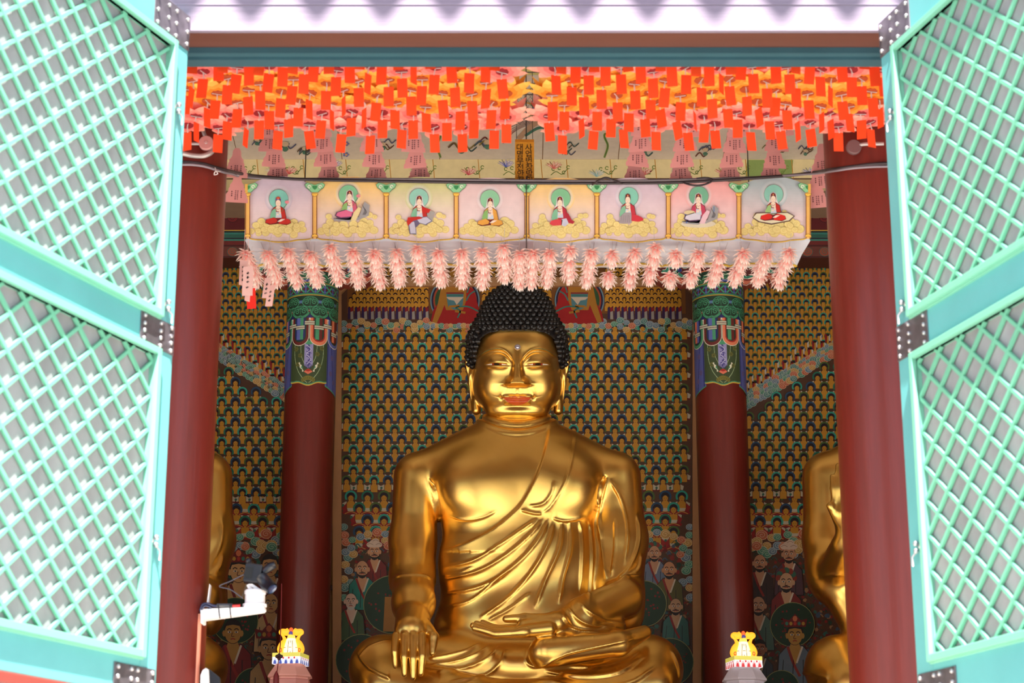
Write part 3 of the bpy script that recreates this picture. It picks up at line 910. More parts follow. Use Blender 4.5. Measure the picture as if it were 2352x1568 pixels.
# --- centre painting
root = thing('temple_painting', 'large framed painting of rows of small haloed golden buddhas behind the central statue', 'painting', at(1185, 1640, YP))
frame(root, 765, 1610, 640, YP)
pa = Paint(wallpt(YP - 0.002))
X0, X1 = 785, 1590
pa.poly([(X0, 1640), (X0, 676), (800, 660), (1572, 660), (X1, 676), (X1, 1640)], (92, 60, 42), 0)
pa.poly([(800, 560), (1572, 560), (1575, 720), (797, 720)], (128, 78, 30), .5)
for r_ in range(13):
    y = 590 + r_ * 9.8
    for k in range(50):
        x = 806 + k * 15.7 + (r_ % 2) * 7.8
        if x < 1566 and not (y < 690 and (x < 800 + (690 - y) * .45 or x > 1572 - (690 - y) * .45)):
            if abs(x - 1045) > 62 and abs(x - 1330) > 62:
                tiny_buddha(pa, x, y, row=r_)
for k in range(50):                                      # robes of the lowest standing row
    x = 806 + k * 15.7
    if abs(x - 1045) > 60 and abs(x - 1330) > 60 and x < 1570:
        pa.poly([(x - 7, 706), (x + 6, 702), (x + 7, 733), (x - 7, 733)], (58, 34, 84), 5.2)
        pa.poly([(x - 2, 704), (x + 6, 702), (x + 5, 718), (x, 724)], (150, 30, 34), 5.6)
        pa.poly([(x - 1, 716), (x + 5, 714), (x + 6, 733), (x - 1, 733)], (170, 160, 150), 6)
        pa.ell(x, 700, 4.2, 6, GOLD, 6.4, 8)
cp = [(790 + i * 13.5, 742 + 6 * math.sin(i * 1.7)) for i in range(60)]
clouds(pa, cp, 8.5, 6.5, 4)
clouds(pa, [(790 + i * 13.5, 752 + 5 * math.cos(i * 2.1)) for i in range(60)], 8, 1.4, 5)
# haloed rows
for r_ in range(20):
    y = 752 + r_ * 23.4
    s = 1.0
    if y > 1116: break
    for k in range(26):
        x = 812 + k * 31.6 - (r_ % 2) * 15.8
        if x > 1585 or x < 793: continue
        if 965 < x < 1410 and y > 1060: continue
        little_buddha(pa, x, y, s, HALO[(k * 3 + r_ * 2 + (k // 4)) % 4], r_ % 2)
for r_ in range(4):
    y = 1140 + r_ * 27
    for k in range(22):
        x = 806 + k * 38 + (r_ % 2) * 19
        if x > 1582 or 930 < x < 1450: continue
        if r_ >= 2 and (x < 822 or x > 1560): continue
        little_buddha(pa, x, y, 1.2, HALO[(k + r_) % 4], 0, big=True)
for side in (-1, 1):
    def mx(x): return x if side < 0 else 2375 - x
    red_crowd(pa, min(mx(787), mx(900)), max(mx(787), mx(900)), 1240, 1640, 5 + side)
    clouds(pa, [(mx(x), y) for (x, y) in ((790, 1210), (792, 1228), (795, 1245), (810, 1240), (828, 1232), (846, 1226), (866, 1222), (884, 1226), (806, 1258), (793, 1268), (800, 1280), (792, 1296), (812, 1272), (800, 1310), (790, 1330), (884, 1240), (894, 1252), (792, 1350), (806, 1336), (790, 1372), (895, 1228))], 11, 12, 9 + side)
disciple(pa, 860, 1266, 1.40, kind='turban', beard=True, robe=(124, 36, 34), lay=34)
disciple(pa, 832, 1306, 1.54, kind='bald', beard=True, robe=(36, 128, 116), lay=48)
halo_disc(pa, 902, 1388, 66, 62, seed=2)
disciple(pa, 806, 1380, 1.47, kind='bald', skin=(226, 190, 168), beard=True, hair=(216, 206, 196), robe=(70, 96, 60), robe2=(170, 50, 40), lay=70)
halo_disc(pa, 830, 1515, 58, 84, seed=3)
pa.poly([(884, 1370), (912, 1370), (914, 1450), (880, 1450)], (168, 112, 40), 80)
disciple(pa, 1503, 1270, 1.40, kind='demon', skin=(206, 152, 116), beard=True, robe=(112, 124, 150), lay=34)
disciple(pa, 1537, 1308, 1.54, kind='bald', skin=(206, 146, 104), beard=True, robe=(96, 92, 46), lay=48)
halo_disc(pa, 1478, 1386, 52, 62, seed=4)
disciple(pa, 1552, 1392, 1.47, kind='bald', beard=True, skin=(206, 160, 122), robe=(60, 110, 104), lay=70)
halo_disc(pa, 1538, 1520, 54, 84, seed=5)
# two larger haloed figures beside the statue's head
for (cx, f) in ((1045, 1), (1331, -1)):
    for (r0, c) in ((57, (112, 150, 168)), (54, (44, 26, 60)), (50, (176, 76, 44)), (46, (52, 88, 52))):
        pa.ell(cx, 690, r0, r0 * .98, c, 20 + (57 - r0) * .2, 40)
    S = lambda x, y: (cx + f * x, y)
    pa.poly([S(-56, 738), S(-50, 712), S(-34, 690), S(-20, 668), S(30, 650), S(46, 676), S(56, 712), S(60, 738), S(30, 744), S(-30, 744)], (168, 26, 28), 23)
    pa.poly([S(-14, 640), S(14, 640), S(27, 652), S(27, 690), S(20, 712), S(-20, 712), S(-24, 700), S(-32, 720), S(-42, 742), S(-52, 738), S(-40, 700), S(-30, 652)], (184, 124, 40), 24)
    pa.ell(cx, 628, 12, 16, (184, 124, 40), 25, 18); pa.ell(cx, 614, 12.5, 10, (40, 30, 60), 26, 16, 0, 180)
    pa.poly([S(-20, 674), S(20, 674), S(18, 700), S(0, 712), S(-16, 704)], (86, 136, 146), 25)
    pa.poly([S(-20, 682), S(20, 682), S(12, 690), S(4, 700), S(-2, 690), S(-14, 688)], (220, 200, 178), 26)
    pa.line([S(-20, 673), S(20, 673)], 4, (150, 60, 50), 27, False); pa.line([S(-18, 678), S(18, 678)], 2.4, (52, 124, 110), 27, False)
    pa.poly([S(26, 656), S(42, 664), S(52, 700), S(30, 716), S(18, 712), S(26, 690)], (176, 28, 30), 26)
    pa.line([S(28, 672), S(34, 656), S(44, 650)], 3.2, (70, 130, 120), 27); pa.line([S(26, 690), S(34, 676), S(46, 668)], 3.2, (70, 130, 120), 27)
    pa.line([S(6, 730), S(12, 714), S(2, 706), S(30, 704), S(56, 716)], 3.4, (60, 124, 110), 28)
    pa.line([S(-14, 704), S(10, 702)], 5, (184, 124, 40), 28, False); pa.line([S(0, 714), S(24, 718)], 5, (184, 124, 40), 28, False)
    clouds(pa, [S(-50 + q * 10, 748) for q in range(11)], 7, 22, 30)
pa.mb.build('painted_canvas', PAINT, root)
b = MB(); p = at(785, 655, YP); q = at(1590, 1640, YP); b.box(p.x, q.x, YP, YP + 0.02, q.z, at(1200, 560, YP).z); b.build('backing_board', dark_wood, root)

# --- side bays
def side_painting(label, cxp, left):
    """painting behind a flanking statue; rows in front of a swelling band of cloud"""
    x0, x1 = cxp - 452, cxp + 452
    root = thing('temple_painting', label, 'painting', at(cxp, 1640, YP), None)
    frame(root, x0, x1, 560, YP, 20)
    pa = Paint(wallpt(YP - 0.002))
    pa.poly([(x0 + 15, 1640), (x0 + 15, 575), (x1 - 15, 575), (x1 - 15, 1640)], (92, 58, 40), 0)
    vx0, vx1 = (455, 668) if left else (1690, 1960)
    def arc(x):                                         # y of the cloud band
        t = abs(x - cxp) / 430.0
        return 740 + 320 * max(0, t - .45) ** 1.35 + (0 if left else -10)
    def arcy(x):
        if left: return 790 + (x - 500) * 0.62
        return 905 - (x - 1712) * 0.60
    # upper narrow rows
    for r_ in range(24):
        y = 585 + r_ * 15.5
        for k in range(60):
            x = x0 + 20 + k * 19.6 + (r_ % 2) * 9.8
            if x < vx0 - 15 or x > vx1 + 15 or x > x1 - 24 or x < x0 + 24: continue
            if y > arcy(x) - 4: continue
            s = 0.66
            # slim standing figures
            c = HALO[(k * 3 + r_) % 4]
            pa.poly([(x - 4.6, y + 5), (x + 4.6, y + 5), (x + 5.4, y + 30), (x - 5.4, y + 30)], (60, 26, 20), 2 + (r_ % 2) * .3)
            pa.poly([(x - 4.2, y + 5), (x + 4.2, y + 5), (x + 4.8, y + 30), (x - 4.8, y + 30)], GOLD, 2.5 + (r_ % 2) * .3)
            pa.ring(x, y + 1, 5.4, 8.2, c, 4, -30, 210, n=10); pa.ell(x, y + 1, 5.6, 6, (34, 24, 44), 4, 10, 0, 180)
            pa.ell(x, y + 3, 3.8, 5, GOLD, 5, 10); pa.ell(x, y + .2, 3.9, 3.2, (36, 20, 40), 6, 8, 0, 180)
            if y > arcy(x) - 48:
                pa.poly([(x + 3, y + 10), (x + 9, y + 14), (x + 8, y + 32), (x + 4, y + 32)], (160, 28, 30), 6); pa.poly([(x - 8, y + 16), (x - 4, y + 12), (x - 4, y + 32), (x - 7, y + 32)], (214, 206, 196), 6)
    n = int((vx1 - vx0 + 60) / 8)
    for j in range(4):
        clouds(pa, [(vx0 - 30 + i * 8.6, arcy(vx0 - 30 + i * 8.6) + 4 + j * 9) for i in range(n)], 8.5, 8 + j * 3, 20 + j + (1 if left else 0))
    for r_ in range(22):
        y = 800 + r_ * 23.0 + (8 if left else -4)
        if y > 1138: break
        for k in range(32):
            x = x0 + 20 + k * 31.4 + (r_ % 2) * 15.7
            if x < vx0 - 20 or x > vx1 + 20: continue
            if y < arcy(x) + 44: continue
            # the layers must clear the cloud band above them
            fn0 = pa.fn
            pa.fn = lambda a, b_, d: fn0(a, b_, d + 0.018)
            little_buddha(pa, x, y, 1.0, HALO[(k * 3 + r_ * 2) % 4], 0)
            pa.fn = fn0
    for r_ in range(3):
        y = 1142 + r_ * 28
        for k in range(26):
            x = x0 + 20 + k * 40 + (r_ % 2) * 20
            if x < vx0 - 20 or x > vx1 + 20: continue
            little_buddha(pa, x, y, 1.2, HALO[(k + r_) % 4], 0, big=True)
    red_crowd(pa, vx0, vx1, 1245, 1640, 50 + left)
    clouds(pa, [(vx0 + i * 12, 1240 + 14 * math.sin(i * 2.3)) for i in range(int((vx1 - vx0) / 12))], 12, 10, 33)
    clouds(pa, [(vx0 + i * 12, 1262 + 10 * math.sin(i * 1.3)) for i in range(int((vx1 - vx0) / 12))], 12, 22, 34)
    if left:
        disciple(pa, 548, 1312, 2.10, kind='crown', skin=(214, 166, 112), robe=(206, 160, 104), robe2=(130, 34, 32), lay=48)
        disciple(pa, 620, 1300, 1.96, kind='hair', skin=(214, 166, 112), robe=(120, 34, 36), lay=40)
        halo_disc(pa, 540, 1425, 52, 66, seed=8)
        disciple(pa, 535, 1452, 2.10, kind='hair', skin=(186, 136, 70), robe=(124, 34, 36), lay=72)
        disciple(pa, 622, 1385, 1.82, kind='bald', skin=(214, 166, 112), robe=(206, 170, 120), lay=60)
        halo_disc(pa, 585, 1580, 46, 96, seed=9)
        disciple(pa, 618, 1488, 2.24, kind='crown', skin=(206, 158, 108), robe=(190, 150, 100), lay=104)
    else:
        disciple(pa, 1745, 1292, 1.54, kind='bald', beard=True, skin=(206, 150, 116), robe=(60, 40, 40), lay=40)
        disciple(pa, 1812, 1272, 1.54, kind='turban', beard=True, skin=(206, 150, 116), robe=(90, 60, 70), lay=40)
        disciple(pa, 1806, 1336, 1.75, kind='demon', beard=True, skin=(214, 168, 130), robe=(130, 40, 40), lay=54)
        disciple(pa, 1742, 1390, 1.68, kind='bald', beard=True, skin=(200, 150, 118), robe=(80, 110, 100), lay=54)
        halo_disc(pa, 1820, 1434, 50, 70, seed=10)
        disciple(pa, 1826, 1458, 1.89, kind='crown', skin=(190, 140, 66), robe=(106, 120, 134), robe2=(150, 50, 40), lay=78)
        halo_disc(pa, 1795, 1580, 40, 92, seed=11)
        disciple(pa, 1745, 1490, 1.54, kind='hair', skin=(170, 110, 80), robe=(60, 66, 76), lay=60)
    pa.mb.build('painted_canvas', PAINT, root)
side_painting('framed painting of golden buddhas and cloud band left of the left rear column', 235, True)
side_painting('framed painting of golden buddhas and cloud band right of the right rear column', 2137, False)
# ------------------------------------------------------------------ gilded statues
def gold_mat():
    m = bpy.data.materials.new('gilded_bronze'); m.use_nodes = True
    nt = m.node_tree; b = nt.nodes['Principled BSDF']
    b.inputs['Metallic'].default_value = 1.0
    tc = nt.nodes.new('ShaderNodeTexCoord')
    n = nt.nodes.new('ShaderNodeTexNoise'); n.inputs['Scale'].default_value = 3.5; n.inputs['Detail'].default_value = 4
    nt.links.new(tc.outputs['Object'], n.inputs['Vector'])
    cr = nt.nodes.new('ShaderNodeValToRGB')
    cr.color_ramp.elements[0].position = .1; cr.color_ramp.elements[0].color = rgb(230, 180, 92)
    cr.color_ramp.elements[1].position = .9; cr.color_ramp.elements[1].color = rgb(246, 208, 120)
    nt.links.new(n.outputs[0], cr.inputs[0]); nt.links.new(cr.outputs[0], b.inputs['Base Color'])
    mr = nt.nodes.new('ShaderNodeMapRange'); mr.inputs['From Min'].default_value = .1; mr.inputs['From Max'].default_value = .9
    mr.inputs['To Min'].default_value = 0.26; mr.inputs['To Max'].default_value = 0.36
    nt.links.new(n.outputs[0], mr.inputs[0]); nt.links.new(mr.outputs[0], b.inputs['Roughness'])
    n2 = nt.nodes.new('ShaderNodeTexNoise'); n2.inputs['Scale'].default_value = 9.0
    nt.links.new(tc.outputs['Object'], n2.inputs['Vector'])
    bp = nt.nodes.new('ShaderNodeBump'); bp.inputs['Distance'].default_value = 0.002; bp.inputs['Strength'].default_value = .35
    nt.links.new(n2.outputs[0], bp.inputs['Height']); nt.links.new(bp.outputs[0], b.inputs['Normal'])
    return m
GOLDM = gold_mat()

def smin(a, b, k):
    if k <= 0: return np.minimum(a, b)
    h = np.maximum(k - np.abs(a - b), 0) / k
    return np.minimum(a, b) - h * h * k * 0.25

def sd_cap(P, a, b, ra, rb):
    a = np.array(a, np.float32); b = np.array(b, np.float32)
    ba = b - a; pa = P - a
    t = np.clip((pa @ ba) / (ba @ ba + 1e-9), 0, 1)
    d = np.linalg.norm(pa - t[:, None] * ba, axis=1)
    return d - (ra + (rb - ra) * t)

def sd_ell(P, c, r, rot=None):
    q = P - np.array(c, np.float32)
    if rot is not None: q = q @ np.array(rot, np.float32)
    r = np.array(r, np.float32)
    k0 = np.linalg.norm(q / r, axis=1); k1 = np.linalg.norm(q / (r * r), axis=1)
    return k0 * (k0 - 1.0) / np.maximum(k1, 1e-6)

def sd_sup(P, c, r, p):
    q = np.abs(P - np.array(c, np.float32)) / np.array(r, np.float32)
    k = (q ** p).sum(1) ** (1.0 / p)
    return (k - 1.0) * min(r) * (0.6 + 0.4 * np.clip(k, 0, 1))

def surface_nets(fn, lo, hi, h, coarse=5):
    """isosurface of fn = 0; fine samples only near the surface"""
    lo = np.array(lo, float); hi = np.array(hi, float)
    n = np.ceil((hi - lo) / h / coarse).astype(int) + 1
    H = h * coarse
    ax = [lo[i] + H * np.arange(n[i]) for i in range(3)]
    G = np.stack(np.meshgrid(*ax, indexing='ij'), -1).reshape(-1, 3).astype(np.float32)
    dc = np.concatenate([fn(G[i:i + 400000]) for i in range(0, len(G), 400000)]).reshape(n)
    N = (n - 1) * coarse + 1
    D = np.repeat(np.repeat(np.repeat(dc, coarse, 0), coarse, 1), coarse, 2)[coarse // 2:, coarse // 2:, coarse // 2:]
    D = D[:N[0], :N[1], :N[2]]
    pad = [(0, N[i] - D.shape[i]) for i in range(3)]
    D = np.pad(D, pad, mode='edge').astype(np.float32)
    m = np.abs(D) < H * 1.9
    ii = np.argwhere(m)
    P = (lo + ii * h).astype(np.float32)
    vals = np.empty(len(P), np.float32)
    for i in range(0, len(P), 500000): vals[i:i + 500000] = fn(P[i:i + 500000])
    D[m] = vals
    S = D < 0
    c = np.zeros(tuple(N - 1), np.int8)
    for dx in (0, 1):
        for dy in (0, 1):
            for dz in (0, 1):
                c += S[dx:N[0] - 1 + dx, dy:N[1] - 1 + dy, dz:N[2] - 1 + dz]
    act = (c > 0) & (c < 8)
    cells = np.argwhere(act)
    idx = -np.ones(act.shape, np.int64); idx[act] = np.arange(len(cells))
    acc = np.zeros((len(cells), 3)); cnt = np.zeros(len(cells))
    cor = [(x, y, z) for x in (0, 1) for y in (0, 1) for z in (0, 1)]
    for a in range(8):
        for b in range(a + 1, 8):
            if sum(abs(cor[a][i] - cor[b][i]) for i in range(3)) != 1: continue
            A = D[cells[:, 0] + cor[a][0], cells[:, 1] + cor[a][1], cells[:, 2] + cor[a][2]]
            B = D[cells[:, 0] + cor[b][0], cells[:, 1] + cor[b][1], cells[:, 2] + cor[b][2]]
            x = (A < 0) != (B < 0)
            t = np.where(x, A / np.where(A == B, 1, A - B), 0)
            pa_ = np.array(cor[a])[None] + t[:, None] * (np.array(cor[b]) - np.array(cor[a]))[None]
            acc[x] += pa_[x]; cnt[x] += 1
    V = lo + (cells + acc / np.maximum(cnt, 1)[:, None]) * h
    quads = []
    for axis in range(3):
        sl0 = [slice(None)] * 3; sl1 = [slice(None)] * 3
        sl0[axis] = slice(0, -1); sl1[axis] = slice(1, None)
        a, b = S[tuple(sl0)], S[tuple(sl1)]
        e = np.argwhere(a != b)
        u, v = [(1, 2), (2, 0), (0, 1)][axis]
        ok = (e[:, u] > 0) & (e[:, v] > 0) & (e[:, u] < N[u] - 1) & (e[:, v] < N[v] - 1)
        e = e[ok]
        inside0 = S[e[:, 0], e[:, 1], e[:, 2]]
        def cell(du, dv):
            q = e.copy(); q[:, u] -= du; q[:, v] -= dv
            return idx[q[:, 0], q[:, 1], q[:, 2]]
        Q = np.stack([cell(1, 1), cell(0, 1), cell(0, 0), cell(1, 0)], 1)
        Q[~inside0] = Q[~inside0][:, ::-1]
        quads.append(Q)
    Q = np.concatenate(quads)
    Q = Q[(Q >= 0).all(1)]
    return V, Q

def np_mesh(name, V, Q, m, smooth=True):
    me = bpy.data.meshes.new(name)
    me.vertices.add(len(V)); me.vertices.foreach_set('co', V.astype(np.float32).ravel())
    me.loops.add(Q.size); me.loops.foreach_set('vertex_index', Q.ravel().astype(np.int32))
    me.polygons.add(len(Q)); me.polygons.foreach_set('loop_start', np.arange(0, Q.size, Q.shape[1], dtype=np.int32))
    me.polygons.foreach_set('use_smooth', np.ones(len(Q), bool))
    me.update(calc_edges=True); me.materials.append(m)
    return me

def vnormals(V, Q):
    a, b, c, d = V[Q[:, 0]], V[Q[:, 1]], V[Q[:, 2]], V[Q[:, 3]]
    n = np.cross(c - a, d - b)
    N = np.zeros_like(V)
    for k in range(4): np.add.at(N, Q[:, k], n)
    return N / np.maximum(np.linalg.norm(N, axis=1), 1e-9)[:, None]

def relax(V, Q, it=2, f=0.5):
    E = np.concatenate([Q[:, [0, 1]], Q[:, [1, 2]], Q[:, [2, 3]], Q[:, [3, 0]]])
    for _ in range(it):
        A = np.zeros_like(V); c = np.zeros(len(V))
        for k in range(3):
            A[:, k] = np.bincount(E[:, 0], V[E[:, 1], k], len(V)) + np.bincount(E[:, 1], V[E[:, 0], k], len(V))
        c = np.bincount(E[:, 0], minlength=len(V)) + np.bincount(E[:, 1], minlength=len(V))
        V = V + f * (A / np.maximum(c, 1)[:, None] - V)
    return V

YB = 17.3                                             # plane through the statue's torso axis
SB = at(1188 + 248, 1150, YB).x - at(1188, 1150, YB).x
SB = SB / 248.0                                       # metres per design pixel at the statue
CX0 = at(1188, 1150, YB).x
def J(px, py, dy=0.0):
    """joint of the statue: seen at (px, py), dy metres behind (+) or before (-) the torso plane"""
    p = at(px, py, YB + dy); return (p.x, p.y, p.z)
def design(V):
    """design coordinates (frontal drawing of the statue) of points"""
    dyv = V[:, 1]; dz = V[:, 2] - CZ
    depth = dyv * CP + dz * SP
    up = -dyv * SP + dz * CP
    return 1176 + F * V[:, 0] / depth, 784 - F * up / depth

def dist_poly(X, Y, pts):
    """signed distance to a smooth open curve in design space and position along it"""
    pts = catmull(pts, 5)
    best = np.full(X.shape, 1e9, np.float32); sgn = np.ones(X.shape, np.float32); tt = np.zeros(X.shape, np.float32)
    n = len(pts) - 1
    for i, ((x0, y0), (x1, y1)) in enumerate(zip(pts[:-1], pts[1:])):
        dx, dy = x1 - x0, y1 - y0; L2 = dx * dx + dy * dy + 1e-9
        t = np.clip(((X - x0) * dx + (Y - y0) * dy) / L2, 0, 1)
        d = np.hypot(X - x0 - t * dx, Y - y0 - t * dy)
        m = d < best
        best = np.where(m, d, best)
        sgn = np.where(m, np.sign(dx * (Y - y0) - dy * (X - x0)), sgn)
        tt = np.where(m, (i + t) / n, tt)
    return best, sgn, tt

def carve(V, Q, ridges, steps, mask, passes=1):
    """raise folds along curves: ridges (pts, height m, width px); steps (pts, height): one side raised"""
    X, Y = design(V)
    N = vnormals(relax(V, Q, 8, 0.5), Q)
    H = np.zeros(len(V))
    for pts, h, w in ridges:
        xs = [p[0] for p in pts]; ys = [p[1] for p in pts]
        sel = np.where(mask & (X > min(xs) - 4 * w) & (X < max(xs) + 4 * w) & (Y > min(ys) - 4 * w) & (Y < max(ys) + 4 * w))[0]
        if len(sel) == 0: continue
        d, s, t = dist_poly(X[sel], Y[sel], pts)
        taper = np.clip(np.minimum(t, 1 - t) * 7, 0, 1)
        prof = np.where(s > 0, np.exp(-(d / (w * 0.36)) ** 2), 0.55 * np.exp(-(d / (w * 0.5)) ** 2) + 0.45 * np.exp(-(d / (w * 1.7)) ** 1.6))
        H[sel] += h * 0.86 * taper * prof
    for pts, h, w in steps:
        xs = [p[0] for p in pts]; ys = [p[1] for p in pts]
        sel = np.where(mask & (X > min(xs) - 5 * w) & (X < max(xs) + 5 * w) & (Y > min(ys) - 3) & (Y < max(ys) + 3))[0]
        if len(sel) == 0: continue
        d, s, t = dist_poly(X[sel], Y[sel], pts)
        ed = np.clip(np.minimum(t, 1 - t) * 8, 0, 1)
        sd = d * s
        prof = 1 / (1 + np.exp(np.clip(-sd / 1.0, -30, 30))) * np.exp(-np.maximum(sd, 0) / (w * 2.2))
        H[sel] += h * ed * prof
    V = V + N * H[:, None]
    return V

# hands: palm plus five fingers as tapering chains
def chain(fn_list, pts, rs):
    return [(pts[i], pts[i + 1], rs[i], rs[i + 1]) for i in range(len(pts) - 1)]

def body_sdf(variant):
    m = SB
    main = variant == 'main'
    kw = 1.0 if main else 0.80
    def kx(x): return 1188 + (x - 1188) * kw
    torso = [
        ('e', J(1186, 1120, 0.05), (206 * m, 118 * m, 150 * m)),
        ('e', J(1192, 1300, 0.02), (184 * m, 112 * m, 200 * m)),
        ('e', J(1192, 1440, 0.02), (194 * m, 120 * m, 110 * m)),
        ('c', J(1120, 1046, 0.10), J(970, 1092, 0.08), 74 * m, 56 * m),
        ('c', J(1255, 1046, 0.10), J(1404, 1092, 0.08), 74 * m, 56 * m),
        ('c', J(1186, 900, 0.06), J(1187, 1010, 0.08), 58 * m, 74 * m),
        ('e', J(1100, 1120, -0.22), (84 * m, 52 * m, 76 * m)),
        ('e', J(1288, 1120, -0.22), (80 * m, 50 * m, 76 * m)),
    ]
    armR = [  # the statue's right arm, seen on the left
        ('c', J(958, 1094, 0.06), J(948, 1240, 0.02), 54 * m, 50 * m),
        ('c', J(948, 1240, 0.02), J(947, 1330, -0.12), 50 * m, 54 * m)]
    foreR = [('c', J(949, 1330, -0.16), J(950, 1385, -0.42), 49 * m, 45 * m), ('c', J(950, 1385, -0.42), J(948, 1425, -0.62), 45 * m, 37 * m)]
    armL = [
        ('c', J(1416, 1096, 0.06), J(1424, 1240, 0.05), 56 * m, 58 * m),
        ('c', J(1424, 1240, 0.05), J(1420, 1345, -0.06), 60 * m, 58 * m),
        ('e', J(1440, 1400, 0.0), (40 * m, 50 * m, 60 * m))]
    foreL = [('c', J(1432, 1372, -0.22), J(1330, 1420, -0.62), 46 * m, 36 * m), ('c', J(1330, 1420, -0.62), J(1272, 1434, -0.78), 36 * m, 24 * m)]
    lap = [
        ('e', J(1188, 1545, -0.12), (220 * m * kw, 130 * m, 72 * m)),
        ('c', J(kx(1060), 1530, -0.20), J(kx(880), 1536, -0.30), 74 * m, 76 * m),
        ('c', J(kx(1316), 1530, -0.20), J(kx(1490), 1536, -0.30), 74 * m, 76 * m),
        ('c', J(kx(890), 1580, -0.55), J(1230, 1632, -0.95), 62 * m, 50 * m),
        ('c', J(kx(1490), 1580, -0.55), J(1150, 1632, -0.95), 62 * m, 50 * m),
        ('e', J(1188, 1640, -0.1), (360 * m * kw, 170 * m, 60 * m)),
    ]
    foot = [('c', J(1250, 1498, -0.92), J(1420, 1478, -0.80), 34 * m, 26 * m), ('c', J(1420, 1478, -0.80), J(1480, 1452, -0.62), 26 * m, 16 * m)] if main else []
    handR = []; handL = []
    if main:
        handR.append(('c', J(948, 1424, -0.66), J(944, 1446, -0.80), 37 * m, 36 * m))
        handR.append(('c', J(922, 1450, -0.86), J(964, 1450, -0.86), 15 * m, 16 * m))
        for (x0, x1, x2, yk, ym, yt, r) in ((909, 906, 908, 1458, 1496, 1530, 8.8), (929, 928, 929, 1460, 1508, 1549, 9.8), (949, 949, 949, 1461, 1512, 1556, 10.2), (969, 970, 967, 1459, 1506, 1547, 10.0)):
            handR += [('f', J(x0, yk, -0.93), J(x1, ym, -1.00), r * m * .98, r * m * .86), ('f', J(x1, ym, -1.00), J(x2, yt, -0.99), r * m * .86, r * m * .66)]
        handR += [('f', J(976, 1436, -0.74), J(996, 1462, -0.88), 15 * m, 12 * m), ('f', J(996, 1462, -0.88), J(993, 1500, -0.93), 12 * m, 7 * m)]
        handL += [('c', J(1275, 1430, -0.80), J(1205, 1440, -0.90), 24 * m, 17 * m), ('c', J(1260, 1444, -0.92), J(1200, 1450, -1.0), 16 * m, 14 * m)]
        for k, (yk, ye, xe, r) in enumerate(((1452, 1442, 1090, 9.5), (1447, 1436, 1086, 9.2), (1443, 1431, 1094, 8.6), (1439, 1428, 1108, 7.8))):
            dd = -1.02 + 0.09 * k
            handL += [('f', J(1205, yk, dd), J(1140, yk + 4, dd - 0.0), r * m * 1.15, r * m), ('f', J(1140, yk + 4, dd), J(xe, ye, dd), r * m, r * m * .8)]
        handL += [('f', J(1250, 1424, -0.84), J(1205, 1419, -0.86), 15 * m, 11 * m), ('f', J(1205, 1419, -0.86), J(1162, 1421, -0.86), 10.5 * m, 8.5 * m)]
    else:
        # raised right hand in front of the shoulder
        foreR = [('c', J(948, 1330, -0.16), J(955, 1250, -0.6), 44 * m, 30 * m)]
        handR.append(('c', J(955, 1235, -0.66), J(952, 1180, -0.74), 22 * m, 26 * m))
        for (x, yt, r) in ((926, 1092, 8.6), (941, 1068, 9.4), (957, 1064, 9.6), (972, 1082, 9)):
            handR += [('f', J(x + 3, 1172, -0.76), J(x, 1120, -0.78), r * m * 1.1, r * m), ('f', J(x, 1120, -0.78), J(x, yt, -0.76), r * m, r * m * .8)]
        handR += [('f', J(936, 1200, -0.74), J(914, 1160, -0.80), 12 * m, 9 * m)]
        handL += [('c', J(1275, 1430, -0.80), J(1205, 1440, -0.90), 24 * m, 17 * m)]
        for k in range(4):
            handL += [('f', J(1205, 1452 - 4 * k, -1.02 + .09 * k), J(1110, 1440 - 4 * k, -1.02 + .09 * k), 9.5 * m, 7.5 * m)]
        # hanging sleeve of the raised arm
        armR += [('c', J(948, 1300, -0.1), J(1000, 1440, -0.2), 50 * m, 40 * m)]
    sleeve = [('c', J(1390, 1410, -0.35), J(1290, 1468, -0.80), 34 * m, 18 * m), ('c', J(1400, 1440, -0.35), J(1340, 1478, -0.7), 36 * m, 22 * m)]

    def grp(P, L, k):
        d = None
        for q in L:
            if q[0] == 'e': e = sd_ell(P, q[1], q[2])
            else: e = sd_cap(P, q[1], q[2], q[3], q[4])
            d = e if d is None else smin(d, e, k)
        return d
    def fn(P):
        d = grp(P, torso, 0.16)
        d = smin(d, grp(P, armR, 0.10), 0.045)
        d = smin(d, grp(P, armL, 0.12), 0.07)
        lp = grp(P, lap, 0.16)
        if foot: lp = smin(lp, grp(P, foot, 0.05), 0.06)
        d = smin(d, lp, 0.10)
        d = smin(d, grp(P, sleeve, 0.05), 0.05)
        d = smin(d, smin(grp(P, foreR, 0.08), grp(P, handR, 0.010), 0.03), 0.02)
        d = smin(d, smin(grp(P, foreL, 0.08), grp(P, handL, 0.02), 0.05), 0.02)
        return np.maximum(d, -(P[:, 2] - (zbase - 0.02)))
    return fn
zbase = J(1188, 1668, 0)[2]

